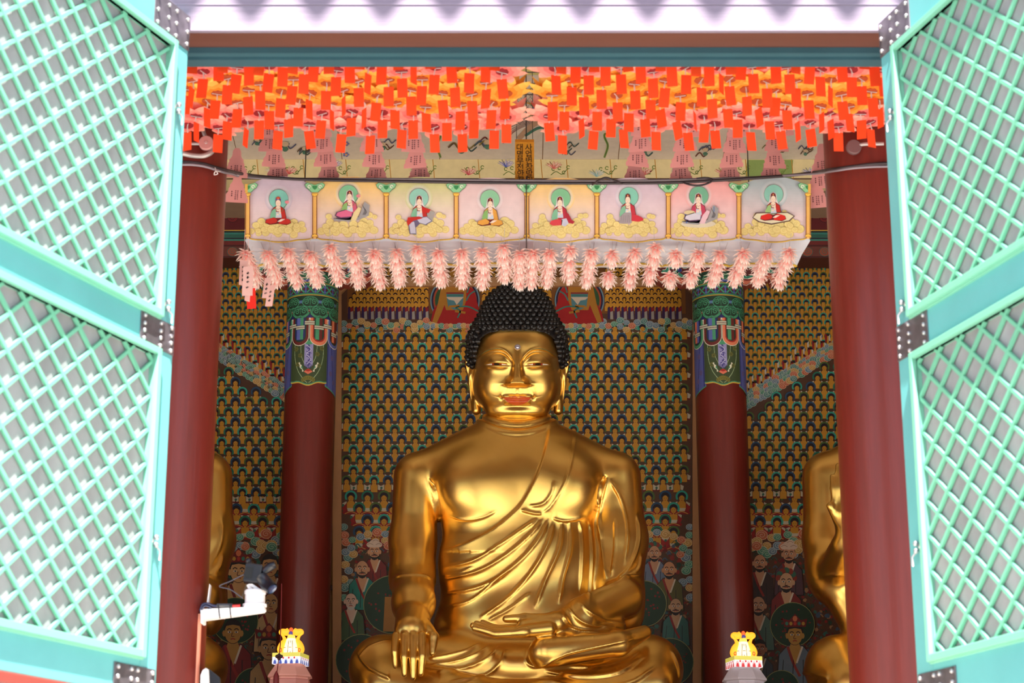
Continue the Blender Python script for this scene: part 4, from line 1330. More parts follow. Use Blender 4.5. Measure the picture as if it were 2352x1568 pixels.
ROBE_STEPS = [
    # collar edge running from the shoulder down to the waist (raised side is below / right of it)
    ([(1012, 1264), (1050, 1254), (1080, 1243), (1130, 1216), (1170, 1184), (1197, 1156), (1225, 1108), (1245, 1058), (1257, 1010), (1262, 966)], 0.030, 10),
]
ROBE_RIDGES = [
    ([(1322, 972), (1319, 1020), (1306, 1080), (1290, 1122), (1264, 1162), (1244, 1178)], 0.016, 4),
    ([(1272, 1104), (1266, 1132), (1246, 1156), (1212, 1162)], 0.022, 5),
    ([(1195, 1172), (1225, 1179), (1245, 1180)], 0.03, 4),
    ([(1235, 1190), (1205, 1212), (1150, 1250), (1085, 1288), (1014, 1302)], 0.034, 7),
    ([(1248, 1190), (1215, 1230), (1160, 1276), (1095, 1312), (1014, 1330)], 0.034, 7),
    ([(1260, 1190), (1235, 1240), (1185, 1295), (1110, 1345), (1014, 1366)], 0.036, 8),
    ([(1272, 1194), (1256, 1250), (1215, 1320), (1160, 1380), (1100, 1420)], 0.036, 8),
    ([(1290, 1194), (1282, 1260), (1252, 1330), (1228, 1398)], 0.034, 7),
    ([(1308, 1196), (1308, 1260), (1290, 1330), (1282, 1388)], 0.030, 7),
    ([(1330, 1194), (1336, 1260), (1332, 1360)], 0.026, 6),
    ([(1352, 1190), (1358, 1280), (1352, 1390)], 0.026, 6),
    ([(1176, 1300), (1130, 1342), (1080, 1380), (1016, 1396)], 0.028, 7),
    ([(1220, 1360), (1170, 1398), (1120, 1425)], 0.024, 6),
    ([(1090, 1300), (1050, 1316), (1014, 1320)], 0.016, 5),
    # sleeve of the left arm
    ([(1396, 1094), (1384, 1130), (1378, 1180), (1384, 1240)], 0.03, 6),
    ([(1400, 1100), (1426, 1150), (1440, 1220), (1432, 1300)], 0.028, 7),
    ([(1374, 1180), (1384, 1260), (1392, 1330)], 0.028, 6),
    ([(1412, 1190), (1412, 1260), (1404, 1325)], 0.022, 6),
    ([(1462, 1180), (1466, 1240), (1446, 1300), (1414, 1334)], 0.028, 6),
    ([(1472, 1270), (1462, 1310), (1420, 1336)], 0.024, 5),
    ([(1478, 1318), (1440, 1328), (1390, 1350), (1300, 1386)], 0.030, 5),
    # sleeve end over the wrist
    ([(1330, 1382), (1350, 1405), (1390, 1425), (1440, 1436)], 0.03, 5),
    ([(1300, 1392), (1330, 1425), (1380, 1440), (1430, 1444)], 0.03, 5),
    ([(1282, 1402), (1310, 1436), (1350, 1446), (1420, 1448)], 0.026, 5),
    # cuff of the right sleeve
    ([(898, 1330), (922, 1322), (948, 1320), (974, 1322), (992, 1330)], 0.016, 3),
    # lap and shins
    ([(1148, 1482), (1120, 1512), (1060, 1536), (985, 1545)], 0.030, 7),
    ([(1130, 1478), (1096, 1502), (1040, 1520), (985, 1528)], 0.028, 6),
    ([(1108, 1474), (1070, 1494), (1010, 1508), (985, 1512)], 0.024, 6),
    ([(1160, 1490), (1150, 1520), (1110, 1552), (1030, 1566)], 0.028, 7),
    ([(820, 1500), (850, 1536), (890, 1556), (930, 1562)], 0.030, 7),
    ([(900, 1468), (850, 1484), (826, 1510)], 0.018, 6),
    ([(1214, 1478), (1208, 1520), (1240, 1530), (1300, 1502), (1400, 1480), (1484, 1462)], 0.022, 5),
    ([(1250, 1540), (1330, 1556), (1420, 1546), (1482, 1506)], 0.030, 7),
    ([(1230, 1560), (1320, 1578), (1440, 1570), (1510, 1530)], 0.030, 8),
    ([(1300, 1530), (1380, 1534), (1440, 1518), (1470, 1492)], 0.022, 6),
    ([(1540, 1490), (1556, 1530), (1560, 1566)], 0.018, 6),
]
CREASES = [
    ([(985, 1098), (996, 1130), (1004, 1170), (1008, 1212)], -0.05, 5),
    ([(1392, 1092), (1378, 1120), (1374, 1160)], -0.05, 5),
    ([(1030, 1184), (1070, 1194), (1110, 1188), (1142, 1172)], 0.012, 6),
    ([(1268, 1190), (1300, 1196), (1346, 1186)], 0.02, 6),
]
import time
_t0 = time.time()
def make_body(variant, h):
    fn = body_sdf(variant)
    lo = J(1188 - (405 if variant == 'main' else 330), 1690, 0); hi = J(1188 + (405 if variant == 'main' else 330), 880, 0)
    V, Q = surface_nets(fn, (lo[0], YB - 1.45, zbase - 0.06), (hi[0], YB + 0.75, hi[2]), h)
    V = relax(V, Q, 5, 0.5)
    X, Y = design(V)
    N = vnormals(V, Q)
    front = (N[:, 1] < 0.35) & (Y > 955)
    tm = front & (Y < 1432) & (X > 1006) & (V[:, 1] > YB - 0.75)
    am = front
    R_t = [r for r in ROBE_RIDGES if max(p[0] for p in r[0]) < 1380 and max(p[1] for p in r[0]) < 1440 and min(p[0] for p in r[0]) > 1000]
    R_o = [r for r in ROBE_RIDGES if r not in R_t]
    if variant == 'main':
        R_o = [r for r in R_o]
    hand = (Y > 1405) & (((X > 895) & (X < 1008) & (V[:, 1] < YB - 0.62)) | ((X > 1080) & (X < 1290) & (Y < 1470) & (V[:, 1] < YB - 0.72)))
    V2 = carve(V, Q, R_t, ROBE_STEPS, tm & ~hand)
    V2 = carve(V2, Q, R_o + CREASES, [], am & ~hand)
    # two rings of flesh round the neck
    X, Y = design(V2)
    r = np.hypot(V2[:, 0] - CX0, V2[:, 1] - (YB + 0.07))
    nk = (r < 0.42) & (Y < 1012) & (V2[:, 1] < YB + 0.1)
    dxp = (X - 1188) / 70.0
    yy = Y + dxp * dxp * 16
    for yc, hh, w in ((974, 0.020, 7.0), (994, 0.022, 7.5)):
        bump = np.where(nk, hh * np.exp(-((yy - yc) / w) ** 4), 0) * np.clip((0.42 - r) / 0.06, 0, 1)
        V2 = V2 + vnormals(relax(V2, Q, 6, 0.5), Q) * bump[:, None]
    V2 = relax(V2, Q, 2, 0.3)
    return V2, Q
V, Q = make_body('main', 0.0095)
print('body', len(V), round(time.time() - _t0, 1))
statue = thing('buddha_statue', 'great golden seated Buddha statue at the centre with black curled hair', 'statue', (CX0, YB, zbase))
def add_part(name, me_or, parent, loc=(0, 0, 0)):
    o = bpy.data.objects.new(name, me_or); COL.objects.link(o); o.parent = parent; o.location = loc; return o
O0 = np.array(parent_world(statue))
body_me = np_mesh('body', V - O0, Q, GOLDM)
body_ob = add_part('body', body_me, statue)

# ---- head, built in a frame that looks down towards the doorway
HC = Vector(J(1188, 850, 0.0))
ezv = (Vector((HC.x * 0.0 + HC.x, 0, CZ)) - HC).normalized()
exv = Vector((1, 0, 0))
eyv = ezv.cross(exv).normalized()
if eyv.z < 0: eyv = -eyv
DH = (HC.y * CP + (HC.z - CZ) * SP)
s_px = DH / F
MH = np.array([[exv.x, exv.y, exv.z], [eyv.x, eyv.y, eyv.z], [ezv.x, ezv.y, ezv.z]])
def hw(V):                                             # head design px -> world
    return np.array(HC) + (V * s_px) @ MH

def head_fn(P):
    d = sd_sup(P, (0, 14, 0), (97, 130, 100), 2.35)
    d = smin(d, sd_ell(P, (0, -38, 12), (101, 76, 84)), 16)
    d = smin(d, sd_ell(P, (0, -66, 22), (80, 44, 66)), 14)
    d = smin(d, sd_ell(P, (-44, -34, 52), (44, 54, 38)), 16)
    d = smin(d, sd_ell(P, (44, -34, 52), (44, 54, 38)), 16)
    d = smin(d, sd_ell(P, (0, -94, 44), (70, 20, 44)), 14)
    d = smin(d, sd_ell(P, (0, 56, 16), (84, 58, 76)), 14)
    for s in (-1, 1):
        e = sd_cap(P, (s * 108, 18, -14), (s * 104, -30, -14), 13, 8)
        e = smin(e, sd_cap(P, (s * 104, -30, -14), (s * 94, -92, -4), 8, 11), 6)
        e = smin(e, sd_cap(P, (s * 100, 26, -2), (s * 97, -8, -8), 8, 6), 8)
        d = smin(d, e, 5)
    d = smin(d, sd_cap(P, (0, -70, -20), (0, -140, -40), 62, 66), 8)
    return d
V, Q = surface_nets(head_fn, (-130, -150, -115), (130, 125, 125), 1.25)
V = relax(V, Q, 3, 0.5)
def gs(x, y, cx, cy, rx, ry, p=2.0): return np.exp(-((np.abs(x - cx) / rx) ** p + (np.abs(y - cy) / ry) ** p))
x = V[:, 0].copy(); y = V[:, 1].copy(); z = V[:, 2].copy()
frontm = np.clip((z - 20) / 30, 0, 1)
ax = np.abs(x)
disp = np.zeros(len(V))
# brow arcs: below the arc the socket falls back
ba = 46 - ((ax - 46) / 40.0) ** 2 * 15 - np.log1p(np.exp((25 - ax) / 5.0)) * 5.0 * 0.8            # arc height (y) as a function of |x|
inb = 1 / (1 + np.exp(-(ax - 8) / 2.0)) / (1 + np.exp((ax - 90) / 4.0))
sock = 1 / (1 + np.exp((y - ba) / 1.3))
fall = np.exp(-np.maximum(ba - y, 0) / 34.0)
disp += -7.5 * inb * sock * fall
disp += 2.0 * inb * np.exp(-((y - ba - 2) / 3.0) ** 2)
# eyelids: swelling of the eyeball under the brow
ex = 46 + 1.0
disp += 8.5 * gs(ax, y, 46, 19, 30, 17, 2.6)
disp += 1.5 * np.exp(-((y - (36 - ((ax - 44) / 27) ** 2 * 16)) / 2.4) ** 2) * gs(ax, y, 44, 28, 30, 20, 4)
slit = 12.5 + 1.0 - ((ax - 46) / 25) ** 2 * 2.0
disp += -3.6 * np.exp(-((y - slit) / 2.6) ** 2) * gs(ax, y, 46, 13, 25, 30, 6)
disp += 2.0 * np.exp(-((y - (8 - 0)) / 3.0) ** 2) * gs(ax, y, 46, 8, 24, 30, 4)
# nose
t = np.clip((34 - y) / 64.0, 0, 1)
H_ = 5 + 21 * t ** 1.25
hw_ = 8.5 + 4.5 * t + 9 * np.clip((t - .7) / .3, 0, 1) ** 2
prof = 1 / (1 + (ax / hw_) ** 5)
vert = 1 / (1 + np.exp(-(y + 33) / 1.6)) / (1 + np.exp((y - 40) / 5.0))
disp += H_ * prof * vert * 1.0
disp += 7.5 * gs(ax, y, 18, -26, 7.0, 8, 2.4)
disp += 3.5 * gs(ax, y, 0, -27, 9, 7)
# upper lip groove, lips, chin, cheek creases
disp += -1.6 * gs(ax, y, 0, -46, 3.6, 9) + 0.9 * gs(ax, y, 6, -47, 3, 9)
mw = 34.0
ul = 1 / (1 + (ax / mw) ** 8)
disp += 6.5 * np.exp(-((y + 60.5 - ax * 0.03) / 4.6) ** 2) * ul * np.clip(1 - (ax / 38) ** 2, 0, 1) ** .5
disp += 7.5 * np.exp(-((y + 71) / 5.6) ** 2) * np.clip(1 - (ax / 30) ** 2, 0, 1) ** .6
disp += -3.8 * np.exp(-((y + 65.2 - (ax / 34) ** 2 * 3.0) / 1.5) ** 2) * ul
disp += -2.4 * gs(ax, y, 37, -62, 4, 5)
disp += -2.0 * gs(ax, y, 0, -81, 24, 6)
disp += 3.5 * gs(ax, y, 0, -93, 26, 13)
disp += -1.0 * np.exp(-((ax - (26 + (-(y + 30)) * 0.34)) / 4.5) ** 2) * gs(ax, y, 34, -45, 60, 24, 3)
V[:, 2] = z + disp * frontm
# ear shell hollow
eh = gs(ax, y, 111, 10, 5, 20) + gs(ax, y, 104, -50, 4, 30)
V[:, 2] += -7 * eh * (z > -20)
V = relax(V, Q, 1, 0.3)
HV = V.copy(); HQ = Q.copy()
Vw = hw(V)
head_me = np_mesh('head', Vw - O0, Q, GOLDM)
head_ob = add_part('head', head_me, statue)
print('head', len(V), round(time.time() - _t0, 1))
# projection of small painted parts on the face
bvh = BVHTree.FromPolygons([tuple(p) for p in HV], [tuple(int(i) for i in q) for q in HQ])
def on_face(x, y, off):
    r = bvh.ray_cast(Vector((x, y, 200)), Vector((0, 0, -1)))
    if r[0] is None: return (x, y, 90)
    return (x, y, r[0].z + off)
def strip(mb, xs, fu, fl, off, n=6, col=None):
    vs = []; fs = []
    for i, x_ in enumerate(xs):
        for k in range(n + 1):
            yy_ = fl(x_) + (fu(x_) - fl(x_)) * k / n
            vs.append(on_face(x_, yy_, off))
    for i in range(len(xs) - 1):
        for k in range(n):
            a = i * (n + 1) + k; fs.append((a, a + n + 1, a + n + 2, a + 1))
    W = hw(np.array(vs)); mb.add([tuple(p) for p in W], fs, col)
lipm = mat('vermilion_lip_paint', (206, 84, 40), rough=0.35, var=.06, scale=30)
mb = MB()
xs = np.linspace(-34, 34, 45)
def ulip(x_): a = abs(x_); return -65.2 + (a / 34) ** 2 * 3.0 + max(0, 7.6 * (1 - (a / 34) ** 1.5)) - (2.2 * math.exp(-(a / 4.0) ** 2))
def llip(x_): a = abs(x_); return -65.2 + (a / 34) ** 2 * 3.0 - (12.5 * max(0, 1 - (a / 29) ** 2) ** .7 if a < 29 else 0) - 0.6
strip(mb, xs, ulip, llip, 0.35, 8)
lips = mb.build('lips', lipm, head_ob, smooth=True); lips['label'] = 'orange-red painted lips'
browm = mat('green_brow_paint', (40, 96, 62), rough=.5)
eyem = mat('painted_eye', rough=0.3, attr=True); eyem['uses_attr'] = 1
for s in (-1, 1):
    mb = MB()
    xs = [s * a for a in np.linspace(24, 84, 30)]
    def fb(x_): a = abs(x_); return 46 - ((a - 46) / 40.0) ** 2 * 15 + 2.2
    strip(mb, xs, lambda q: fb(q) + 0.55 * math.sin(math.pi * min(1, max(0, (abs(q) - 23) / 62))) + .25, lambda q: fb(q) - 0.3, 0.3, 1)
    mb.build('eyebrow_line', browm, head_ob)
    mb = MB()
    def eu(x_): a = abs(abs(x_) - 47) / 23.5; return 13.6 - a * a * 1.0 + 1.9 * max(0, 1 - a * a)
    def el(x_): a = abs(abs(x_) - 47) / 23.5; return 13.4 - a * a * 1.0 - 1.9 * max(0, 1 - a * a)
    for (a0, a1, c) in ((23.6, 35, (236, 226, 216)), (35, 40.5, (150, 52, 34)), (40.5, 52, (26, 14, 14)), (52, 57, (150, 52, 34)), (57, 70.4, (236, 226, 216))):
        strip(mb, [s * a for a in np.linspace(a0, a1, 8)], eu, el, 0.5, 2, rgb(*c))
    e = mb.build('eye', eyem, head_ob); e['label'] = 'narrow half-closed painted eye'
# jewel on the forehead
mb = MB(); pz = on_face(0.5, 52, 0)
c = hw(np.array([[0.5, 52, pz[2] + 0.6]]))[0]
mb.sphere(c, 7 * s_px, 16, 10)
mb.build('forehead_jewel', mat('pale_faceted_jewel', (190, 186, 206), rough=0.08, metal=.6), head_ob, smooth=False)

# ---- hair of small curls
def hair_fn(P):
    d = sd_sup(P, (0, 60, -18), (113, 84, 117), 2.2)
    d = smin(d, sd_ell(P, (0, 118, -22), (84, 82, 82)), 22)
    d = smin(d, sd_ell(P, (0, 6, -46), (112, 66, 86)), 20)
    # open at the face
    face = sd_sup(P, (0, -22, 94), (99, 110, 88), 4.0)
    return np.maximum(d, -face)
V, Q = surface_nets(hair_fn, (-130, -80, -150), (130, 215, 125), 3.2)
V = relax(V, Q, 1, .5)
hairm = mat('black_lacquer_hair', (26, 24, 26), rough=0.34, spec=.5)
mb = MB()
W = hw(V)
mb.add([tuple(p) for p in W], [tuple(int(i) for i in q) for q in Q])
# curls set in level rows round the skull
def march(b, th):
    """radius of the hair surface at height b in direction th"""
    rs = np.arange(4, 150, 1.0)
    P = np.stack([rs * math.sin(th), np.full(len(rs), b), -22 + rs * math.cos(th)], 1).astype(np.float32)
    d = hair_fn(P)
    ins = np.where(d < 0)[0]
    if len(ins) == 0: return None
    return rs[ins[-1]]
def curl(c, n, r):
    n = Vector(n).normalized()
    c = Vector(c)
    up = Vector((0, 1, 0)) if abs(n.y) < .9 else Vector((1, 0, 0))
    a = n.cross(up).normalized(); b = n.cross(a)
    prof = [(1.0, -0.15), (0.93, 0.38), (0.66, 0.80), (0.30, 1.02), (0.12, 1.16)]
    vs = []; fs = []; k = 8
    for (rr, zz) in prof:
        for i in range(k):
            t = 2 * math.pi * i / k
            vs.append(c + (a * math.cos(t) + b * math.sin(t)) * r * rr + n * r * zz)
    vs.append(c + n * r * 1.2)
    for j in range(len(prof) - 1):
        for i in range(k):
            i2 = (i + 1) % k
            fs.append((j * k + i, j * k + i2, (j + 1) * k + i2, (j + 1) * k + i))
    o = (len(prof) - 1) * k
    for i in range(k): fs.append((o + i, o + (i + 1) % k, o + k))
    W = hw(np.array([tuple(p) for p in vs]))
    mb.add([tuple(p) for p in W], fs)
b = -50.0; row = 0; ncurl = 0
levels = []
yv = -40.0
while yv < 198:
    levels.append(yv)
    r0 = march(yv, math.pi / 2) or 10
    # step so that rows stay evenly spaced along the slope
    r1 = march(yv + 4, math.pi / 2) or 0.0
    slope = math.hypot(4, r0 - r1) / 4
    yv += max(2.4, 11.0 / slope)
CURL = 7.6
for row, b in enumerate(levels):
    rb = march(b, math.pi) or march(b, math.pi / 2)
    if not rb: continue
    n = max(1, int(2 * math.pi * rb / 14.4))
    for i in range(n):
        th = 2 * math.pi * (i + .5 * (row % 2)) / n
        r_ = march(b, th)
        if r_ is None: continue
        p = np.array([r_ * math.sin(th), b, -22 + r_ * math.cos(th)])
        if b < 88:
            if (p[2] > 26 and abs(p[0]) < 90) or p[2] > 60 or (p[2] > -60 and b < 14): continue
        # outward normal by finite differences
        e = 1.5
        g = np.array([hair_fn(np.array([p + np.eye(3)[k] * e, p - np.eye(3)[k] * e], np.float32)) for k in range(3)])
        nn = g[:, 0] - g[:, 1]
        if np.linalg.norm(nn) < 1e-6: continue
        if b >= 80 and p[2] > 60 and b < 93: continue
        curl(p - nn / np.linalg.norm(nn) * 1.5, nn, CURL); ncurl += 1
# a level row of curls along the hairline
for xx in np.arange(-88, 89, 12.6):
    rr = [zq for zq in np.arange(0, 110, 1.0) if hair_fn(np.array([[xx, 96, zq]], np.float32))[0] < 0]
    if rr: curl((xx, 95 - 3.0 * (abs(xx) / 88) ** 4, max(rr) - 1), (xx * .01, 0.15, 1), CURL); ncurl += 1
for s in (-1, 1):
    for (xx, yy, zz) in ((90, 88, 62), (95, 78, 48), (98, 67, 36), (101, 56, 26), (103, 44, 18), (104, 32, 12), (104, 20, 8), (103, 9, 5)):
        curl((s * xx, yy, zz), (s * .5, .05, .9), CURL); curl((s * (xx + 7), yy + 5, zz - 14), (s * .9, .05, .5), CURL); curl((s * (xx + 10), yy - 2, zz - 26), (s * 1, .1, .2), CURL)
hair = mb.build('hair', hairm, statue, smooth=True)
hair['label'] = 'black hair of tight round curls'
print('curls', ncurl, round(time.time() - _t0, 1))

# ---- flanking statues
V, Q = make_body('side', 0.018)
def side_head():
    return None
side_off = 945 * SB
for k, (sx, lab) in enumerate(((-1, 'golden seated statue half hidden behind the left near column'), (1, 'golden seated statue with raised hand, half hidden behind the right near column'))):
    o = np.array((CX0, YB, zbase))
    if k == 0:
        me_side = np_mesh('body', V - o, Q, GOLDM)
        hm = np_mesh('head', hw(HV) - o, HQ, GOLDM)
    r = thing('buddha_statue', lab, 'statue', (CX0 + sx * side_off, YB, zbase), 'golden statues flanking the centre one')
    add_part('body', me_side, r); add_part('head', hm, r)
    hh = hair.copy(); COL.objects.link(hh); hh.parent = r; hh.location = (0, 0, 0)
# pedestals and altar
ped = mat('gilded_red_pedestal', (150, 60, 40), rough=.5, var=.1)
for k, (dx, lab) in enumerate(((0, 'lotus pedestal under the central golden statue'), (-side_off, 'lotus pedestal under the left flanking statue'), (side_off, 'lotus pedestal under the right flanking statue'))):
    root = thing('pedestal', lab, 'pedestal', (CX0 + dx, YB - .2, HALL_Z), 'statue pedestals')
    sc_ = 1.62 if k == 0 else 1.3
    b = MB(); H = zbase - HALL_Z - 0.03
    b.lathe([(0, H - .001), (sc_ * .99, H - .001), (sc_, H - .04), (sc_ * .96, H - .12), (sc_ * .9, H - .3), (sc_ * .82, H * .5), (sc_ * .8, H * .45), (sc_ * .95, .25), (sc_, .2), (sc_, 0), (0, 0)], (CX0 + dx, YB - .2, HALL_Z), 48)
    # squash in depth
    b.v = [(p[0], (p[1] - (YB - .2)) * .74 + YB - .2, p[2]) for p in b.v]
    b.build('core', ped, root)
    b = MB()
    for q in range(28):
        t = 2 * math.pi * q / 28
        c = Vector((CX0 + dx + sc_ * .97 * math.cos(t), YB - .2 + sc_ * .74 * .97 * math.sin(t), HALL_Z + H - .2))
        b.sphere(c, .12, 8, 6, (1, .8, 1.1))
    b.build('lotus_petals', GOLDM, root, smooth=True)
# ------------------------------------------------------------------ painted ceiling panels
pa = Paint(lambda x, y, d: at_z(x, y, CEIL - 0.004 - d))
def ceil_shape(pts, col, lay): pa.poly(pts, col, lay)
GREY = (206, 194, 182); BEI = (214, 198, 150)
CB = 366                                                 # image row of the lower edge of the grey field
pa.poly([(330, 60), (2100, 60), (2100, CB), (330, CB)], GREY, 0)
for (x0, x1) in ((548, 786), (786, 994), (1010, 1246), (1246, 1420), (1420, 1660), (1660, 1900)):
    pa.line([(x0, CB), (x0 + (1176 - x0) * -0.12, 60)], 1.6, (120, 84, 50), 2, False)
# green-edged central field
pa.line([(1012, CB - 4), (1004, 335), (1012, 310), (1000, 280), (1006, 60)], 5, (120, 150, 70), 3); pa.line([(1012, CB - 4), (1004, 335), (1012, 310), (1000, 280), (1006, 60)], 1.4, (60, 90, 50), 4)
pa.line([(1388, CB - 4), (1396, 335), (1388, 310), (1400, 280), (1394, 60)], 5, (120, 150, 70), 3); pa.line([(1388, CB - 4), (1396, 335), (1388, 310), (1400, 280), (1394, 60)], 1.4, (60, 90, 50), 4)
pa.line([(1150, 200), (1188, 196), (1212, 206), (1226, 201), (1240, 206), (1290, 204)], 3.4, (160, 150, 80), 3)
pa.poly([(1180, 150), (1290, 150), (1290, 172), (1180, 172)], (196, 190, 120), 1)
for r_ in range(9):                                      # scales of a dragon's body
    for c_ in range(7):
        cx, cy = 1182 + c_ * 12 + (r_ % 2) * 6, 214 + r_ * 8
        pa.line([(cx - 6, cy), (cx, cy + 8), (cx + 6, cy)], 1.1, (120, 96, 88), 3, False)
pa.line([(1160, 280), (1190, 268), (1225, 265), (1270, 262)], 3, (170, 140, 80), 5)
for q in range(7): pa.line([(1155 + q * 3, 330 - q * 9), (1185 + q * 4, 300 - q * 5), (1230, 280 - q * 2)], 1.2, (136, 92, 88), 4)
pa.ell(1240, 250, 16, 9, (84, 84, 150), 6); pa.ell(1228, 260, 15, 6, (190, 110, 50), 5); pa.ell(1232, 241, 14, 5, (84, 116, 90), 7)
pa.line([(1206, 235), (1222, 239), (1234, 240)], 3, (190, 140, 60), 7)
pa.line([(1190, 320), (1220, 290), (1246, 276)], 12, (176, 140, 116), 5); pa.line([(1206, 312), (1232, 296), (1250, 292)], 6, (60, 110, 96), 6)
rr = random.Random(12)
for (cx, cy, cs) in ((655, 335, 1.2), (880, 335, .9), (700, 345, .9), (1060, 340, 1.2), (1120, 330, 1.2), (1300, 345, 1), (1480, 345, 1), (1620, 348, .9), (1780, 350, .8), (590, 325, .8), (1850, 350, .7), (940, 330, .9)):
    for q in range(4):
        c = [(116, 40, 36), (56, 96, 100), (150, 130, 60), (86, 90, 130), (110, 80, 50)][rr.randrange(5)]
        x, y = cx + rr.uniform(-18, 18), cy + rr.uniform(-14, 8)
        pa.line([(x - 16 * cs, y + 4), (x - 5 * cs, y - 5 * cs), (x + 4 * cs, y + 5 * cs), (x + 15 * cs, y - 3 * cs)], rr.uniform(1.5, 3.6), c, 4 + q * 2)
        pa.line([(x - 16 * cs, y + 5.6), (x - 5 * cs, y - 3.4 * cs), (x + 4 * cs, y + 6.6 * cs), (x + 15 * cs, y - 1.4 * cs)], .9, (50, 40, 40), 5 + q * 2)
    pa.ell(cx, cy - 4, 7 * cs, 5 * cs, (206, 180, 150), 14); pa.ell(cx, cy + 6 * cs, 6 * cs, 5 * cs, (64, 116, 100), 13)
for cx, cy in ((795, 355), (860, 356), (795, 330), (872, 330)):
    for q in range(5): pa.ell(cx + 5 * math.cos(q * 1.26), cy + 3.4 * math.sin(q * 1.26), 3, 2.2, (110, 110, 170), 5, 8)
    pa.ell(cx, cy, 2.6, 2, (226, 160, 80), 6, 8)
pc = pa.mb.build('painted_ceiling_field', PAINT); tag(pc, 'pale grey painted ceiling panels with dragons and scrollwork above the lanterns', 'ceiling painting')
# bring its origin onto the surface

# riser with lotus sprays
RY = at_z(1176, CB, CEIL - .005).y
root = thing('ceiling_border', 'beige painted ceiling border with lotus sprays above the picture canopy', 'ceiling border', at(1176, 412, RY))
q0, q1 = at(480, 412, RY), at(1960, CB, RY)
b = MB(); b.box(q0.x, q1.x, RY, RY + .3, q0.z, CEIL - .001); b.build('board', mat('beige_border_board', (214, 198, 150), rough=.7), root)
pa = Paint(lambda x, y, d: at(x, y, RY - 0.003 - d))
pa.poly([(482, CB), (1958, CB), (1958, 411), (482, 411)], BEI, 0)
pa.poly([(482, 409), (1958, 409), (1958, 412), (482, 412)], (80, 50, 34), 1)
pa.poly([(1716, CB + 1), (1822, CB + 1), (1818, 409), (1712, 409)], (128, 150, 84), 1)
for i, x in enumerate((594, 700, 798, 898, 998, 1102, 1246, 1305, 1405, 1508, 1612, 1716, 1822)):
    pa.line([(x - 4, CB), (x, 410)], 1.8, (186, 132, 50), 2, False)
fl = [((626, 394), (206, 196, 176)), ((664, 394), (214, 90, 90)), ((768, 378), (110, 116, 190)), ((862, 380), (196, 96, 70)), ((960, 396), (130, 170, 180)), ((1076, 396), (214, 90, 100)), ((1162, 378), (100, 110, 190)), ((1272, 382), (216, 110, 100)), ((1370, 400), (150, 190, 190)), ((1480, 396), (206, 90, 90)), ((1560, 396), (120, 120, 190)), ((1660, 396), (206, 90, 90)), ((1770, 392), (210, 150, 90)), ((1860, 396), (120, 130, 190))]
for (x, y), c in fl:
    for q in range(7):
        t = math.pi * (q / 6)
        ex_, ey_ = x + 19 * math.cos(t), y - 4 - 8 * math.sin(t)
        pa.poly([(x, y + 6), ((x + ex_) / 2 - 5 + q, (y + ey_) / 2 - 1), (ex_, ey_), ((x + ex_) / 2 + 3 - q * .3, (y + ey_) / 2 + 3)], (222, 204, 180), 3 + q * .5)
        pa.line([(x, y + 6), ((x + ex_) / 2 - 5 + q, (y + ey_) / 2 - 1), (ex_, ey_), ((x + ex_) / 2 + 3 - q * .3, (y + ey_) / 2 + 3), (x, y + 6)], 1.0, c, 4 + q * .5, False)
for i in range(13):
    x = 560 + i * 102 + (i % 3) * 7
    y = 392
    pa.line([(x - 16, y + 10), (x - 4, y + 2), (x + 10, y + 8), (x + 22, y - 4)], 1.7, (100, 120, 52), 3)
    for (a, c_) in ((-10, -4), (4, -6), (14, 4), (24, -8)):
        pa.ring(x + a, y + c_, 2.6, 4.6, (112, 130, 60), 3, 20, 320, n=8)
pa.mb.build('painted_face', PAINT, root)

# ------------------------------------------------------------------ lotus lanterns under the lintel
pink = mat('salmon_lotus_petal', rough=0.55, attr=True, translucent=0.35); pink['uses_attr'] = 1
def petal(mb, base, out, up, side, L, W, curl, c0, c1, n=4):
    """pointed petal starting at base, leaning along out and up"""
    vs = []; cs = []; fs = []
    for i in range(n + 1):
        t = i / n
        w = W * math.sin(math.pi * min(1, t * 0.86 + 0.12)) ** 0.9 * (1 if t < 1 else 0.02)
        p = base + out * (L * t) + up * (curl * t * t * L)
        d = up * (0.18 * w)
        vs += [p - side * w + d, p - d * 0.6, p + side * w + d]
    for i in range(n):
        a = 3 * i
        c = tuple(c0[k] + (c1[k] - c0[k]) * (i / (n - 1)) for k in range(3)) + (1,)
        mb.add([vs[a], vs[a + 1], vs[a + 2], vs[a + 3], vs[a + 4], vs[a + 5]], [(0, 1, 4, 3), (1, 2, 5, 4)], c)

def lotus(c0, c1, tiers, rnd):
    mb = MB()
    for (n, zb, rb, L, W, el, curl, ph) in tiers:
        for k in range(n):
            t = 2 * math.pi * (k + ph) / n + rnd.uniform(-.08, .08)
            e = R(el) + rnd.uniform(-.12, .12)
            rad = Vector((math.cos(t), math.sin(t), 0))
            out = rad * math.cos(e) + Vector((0, 0, math.sin(e)))
            up = -rad * math.sin(e) + Vector((0, 0, math.cos(e)))
            side = Vector((-math.sin(t), math.cos(t), 0))
            petal(mb, rad * rb + Vector((0, 0, zb)), out, up, side, L * rnd.uniform(.93, 1.07), W, curl, c0, c1)
    return mb

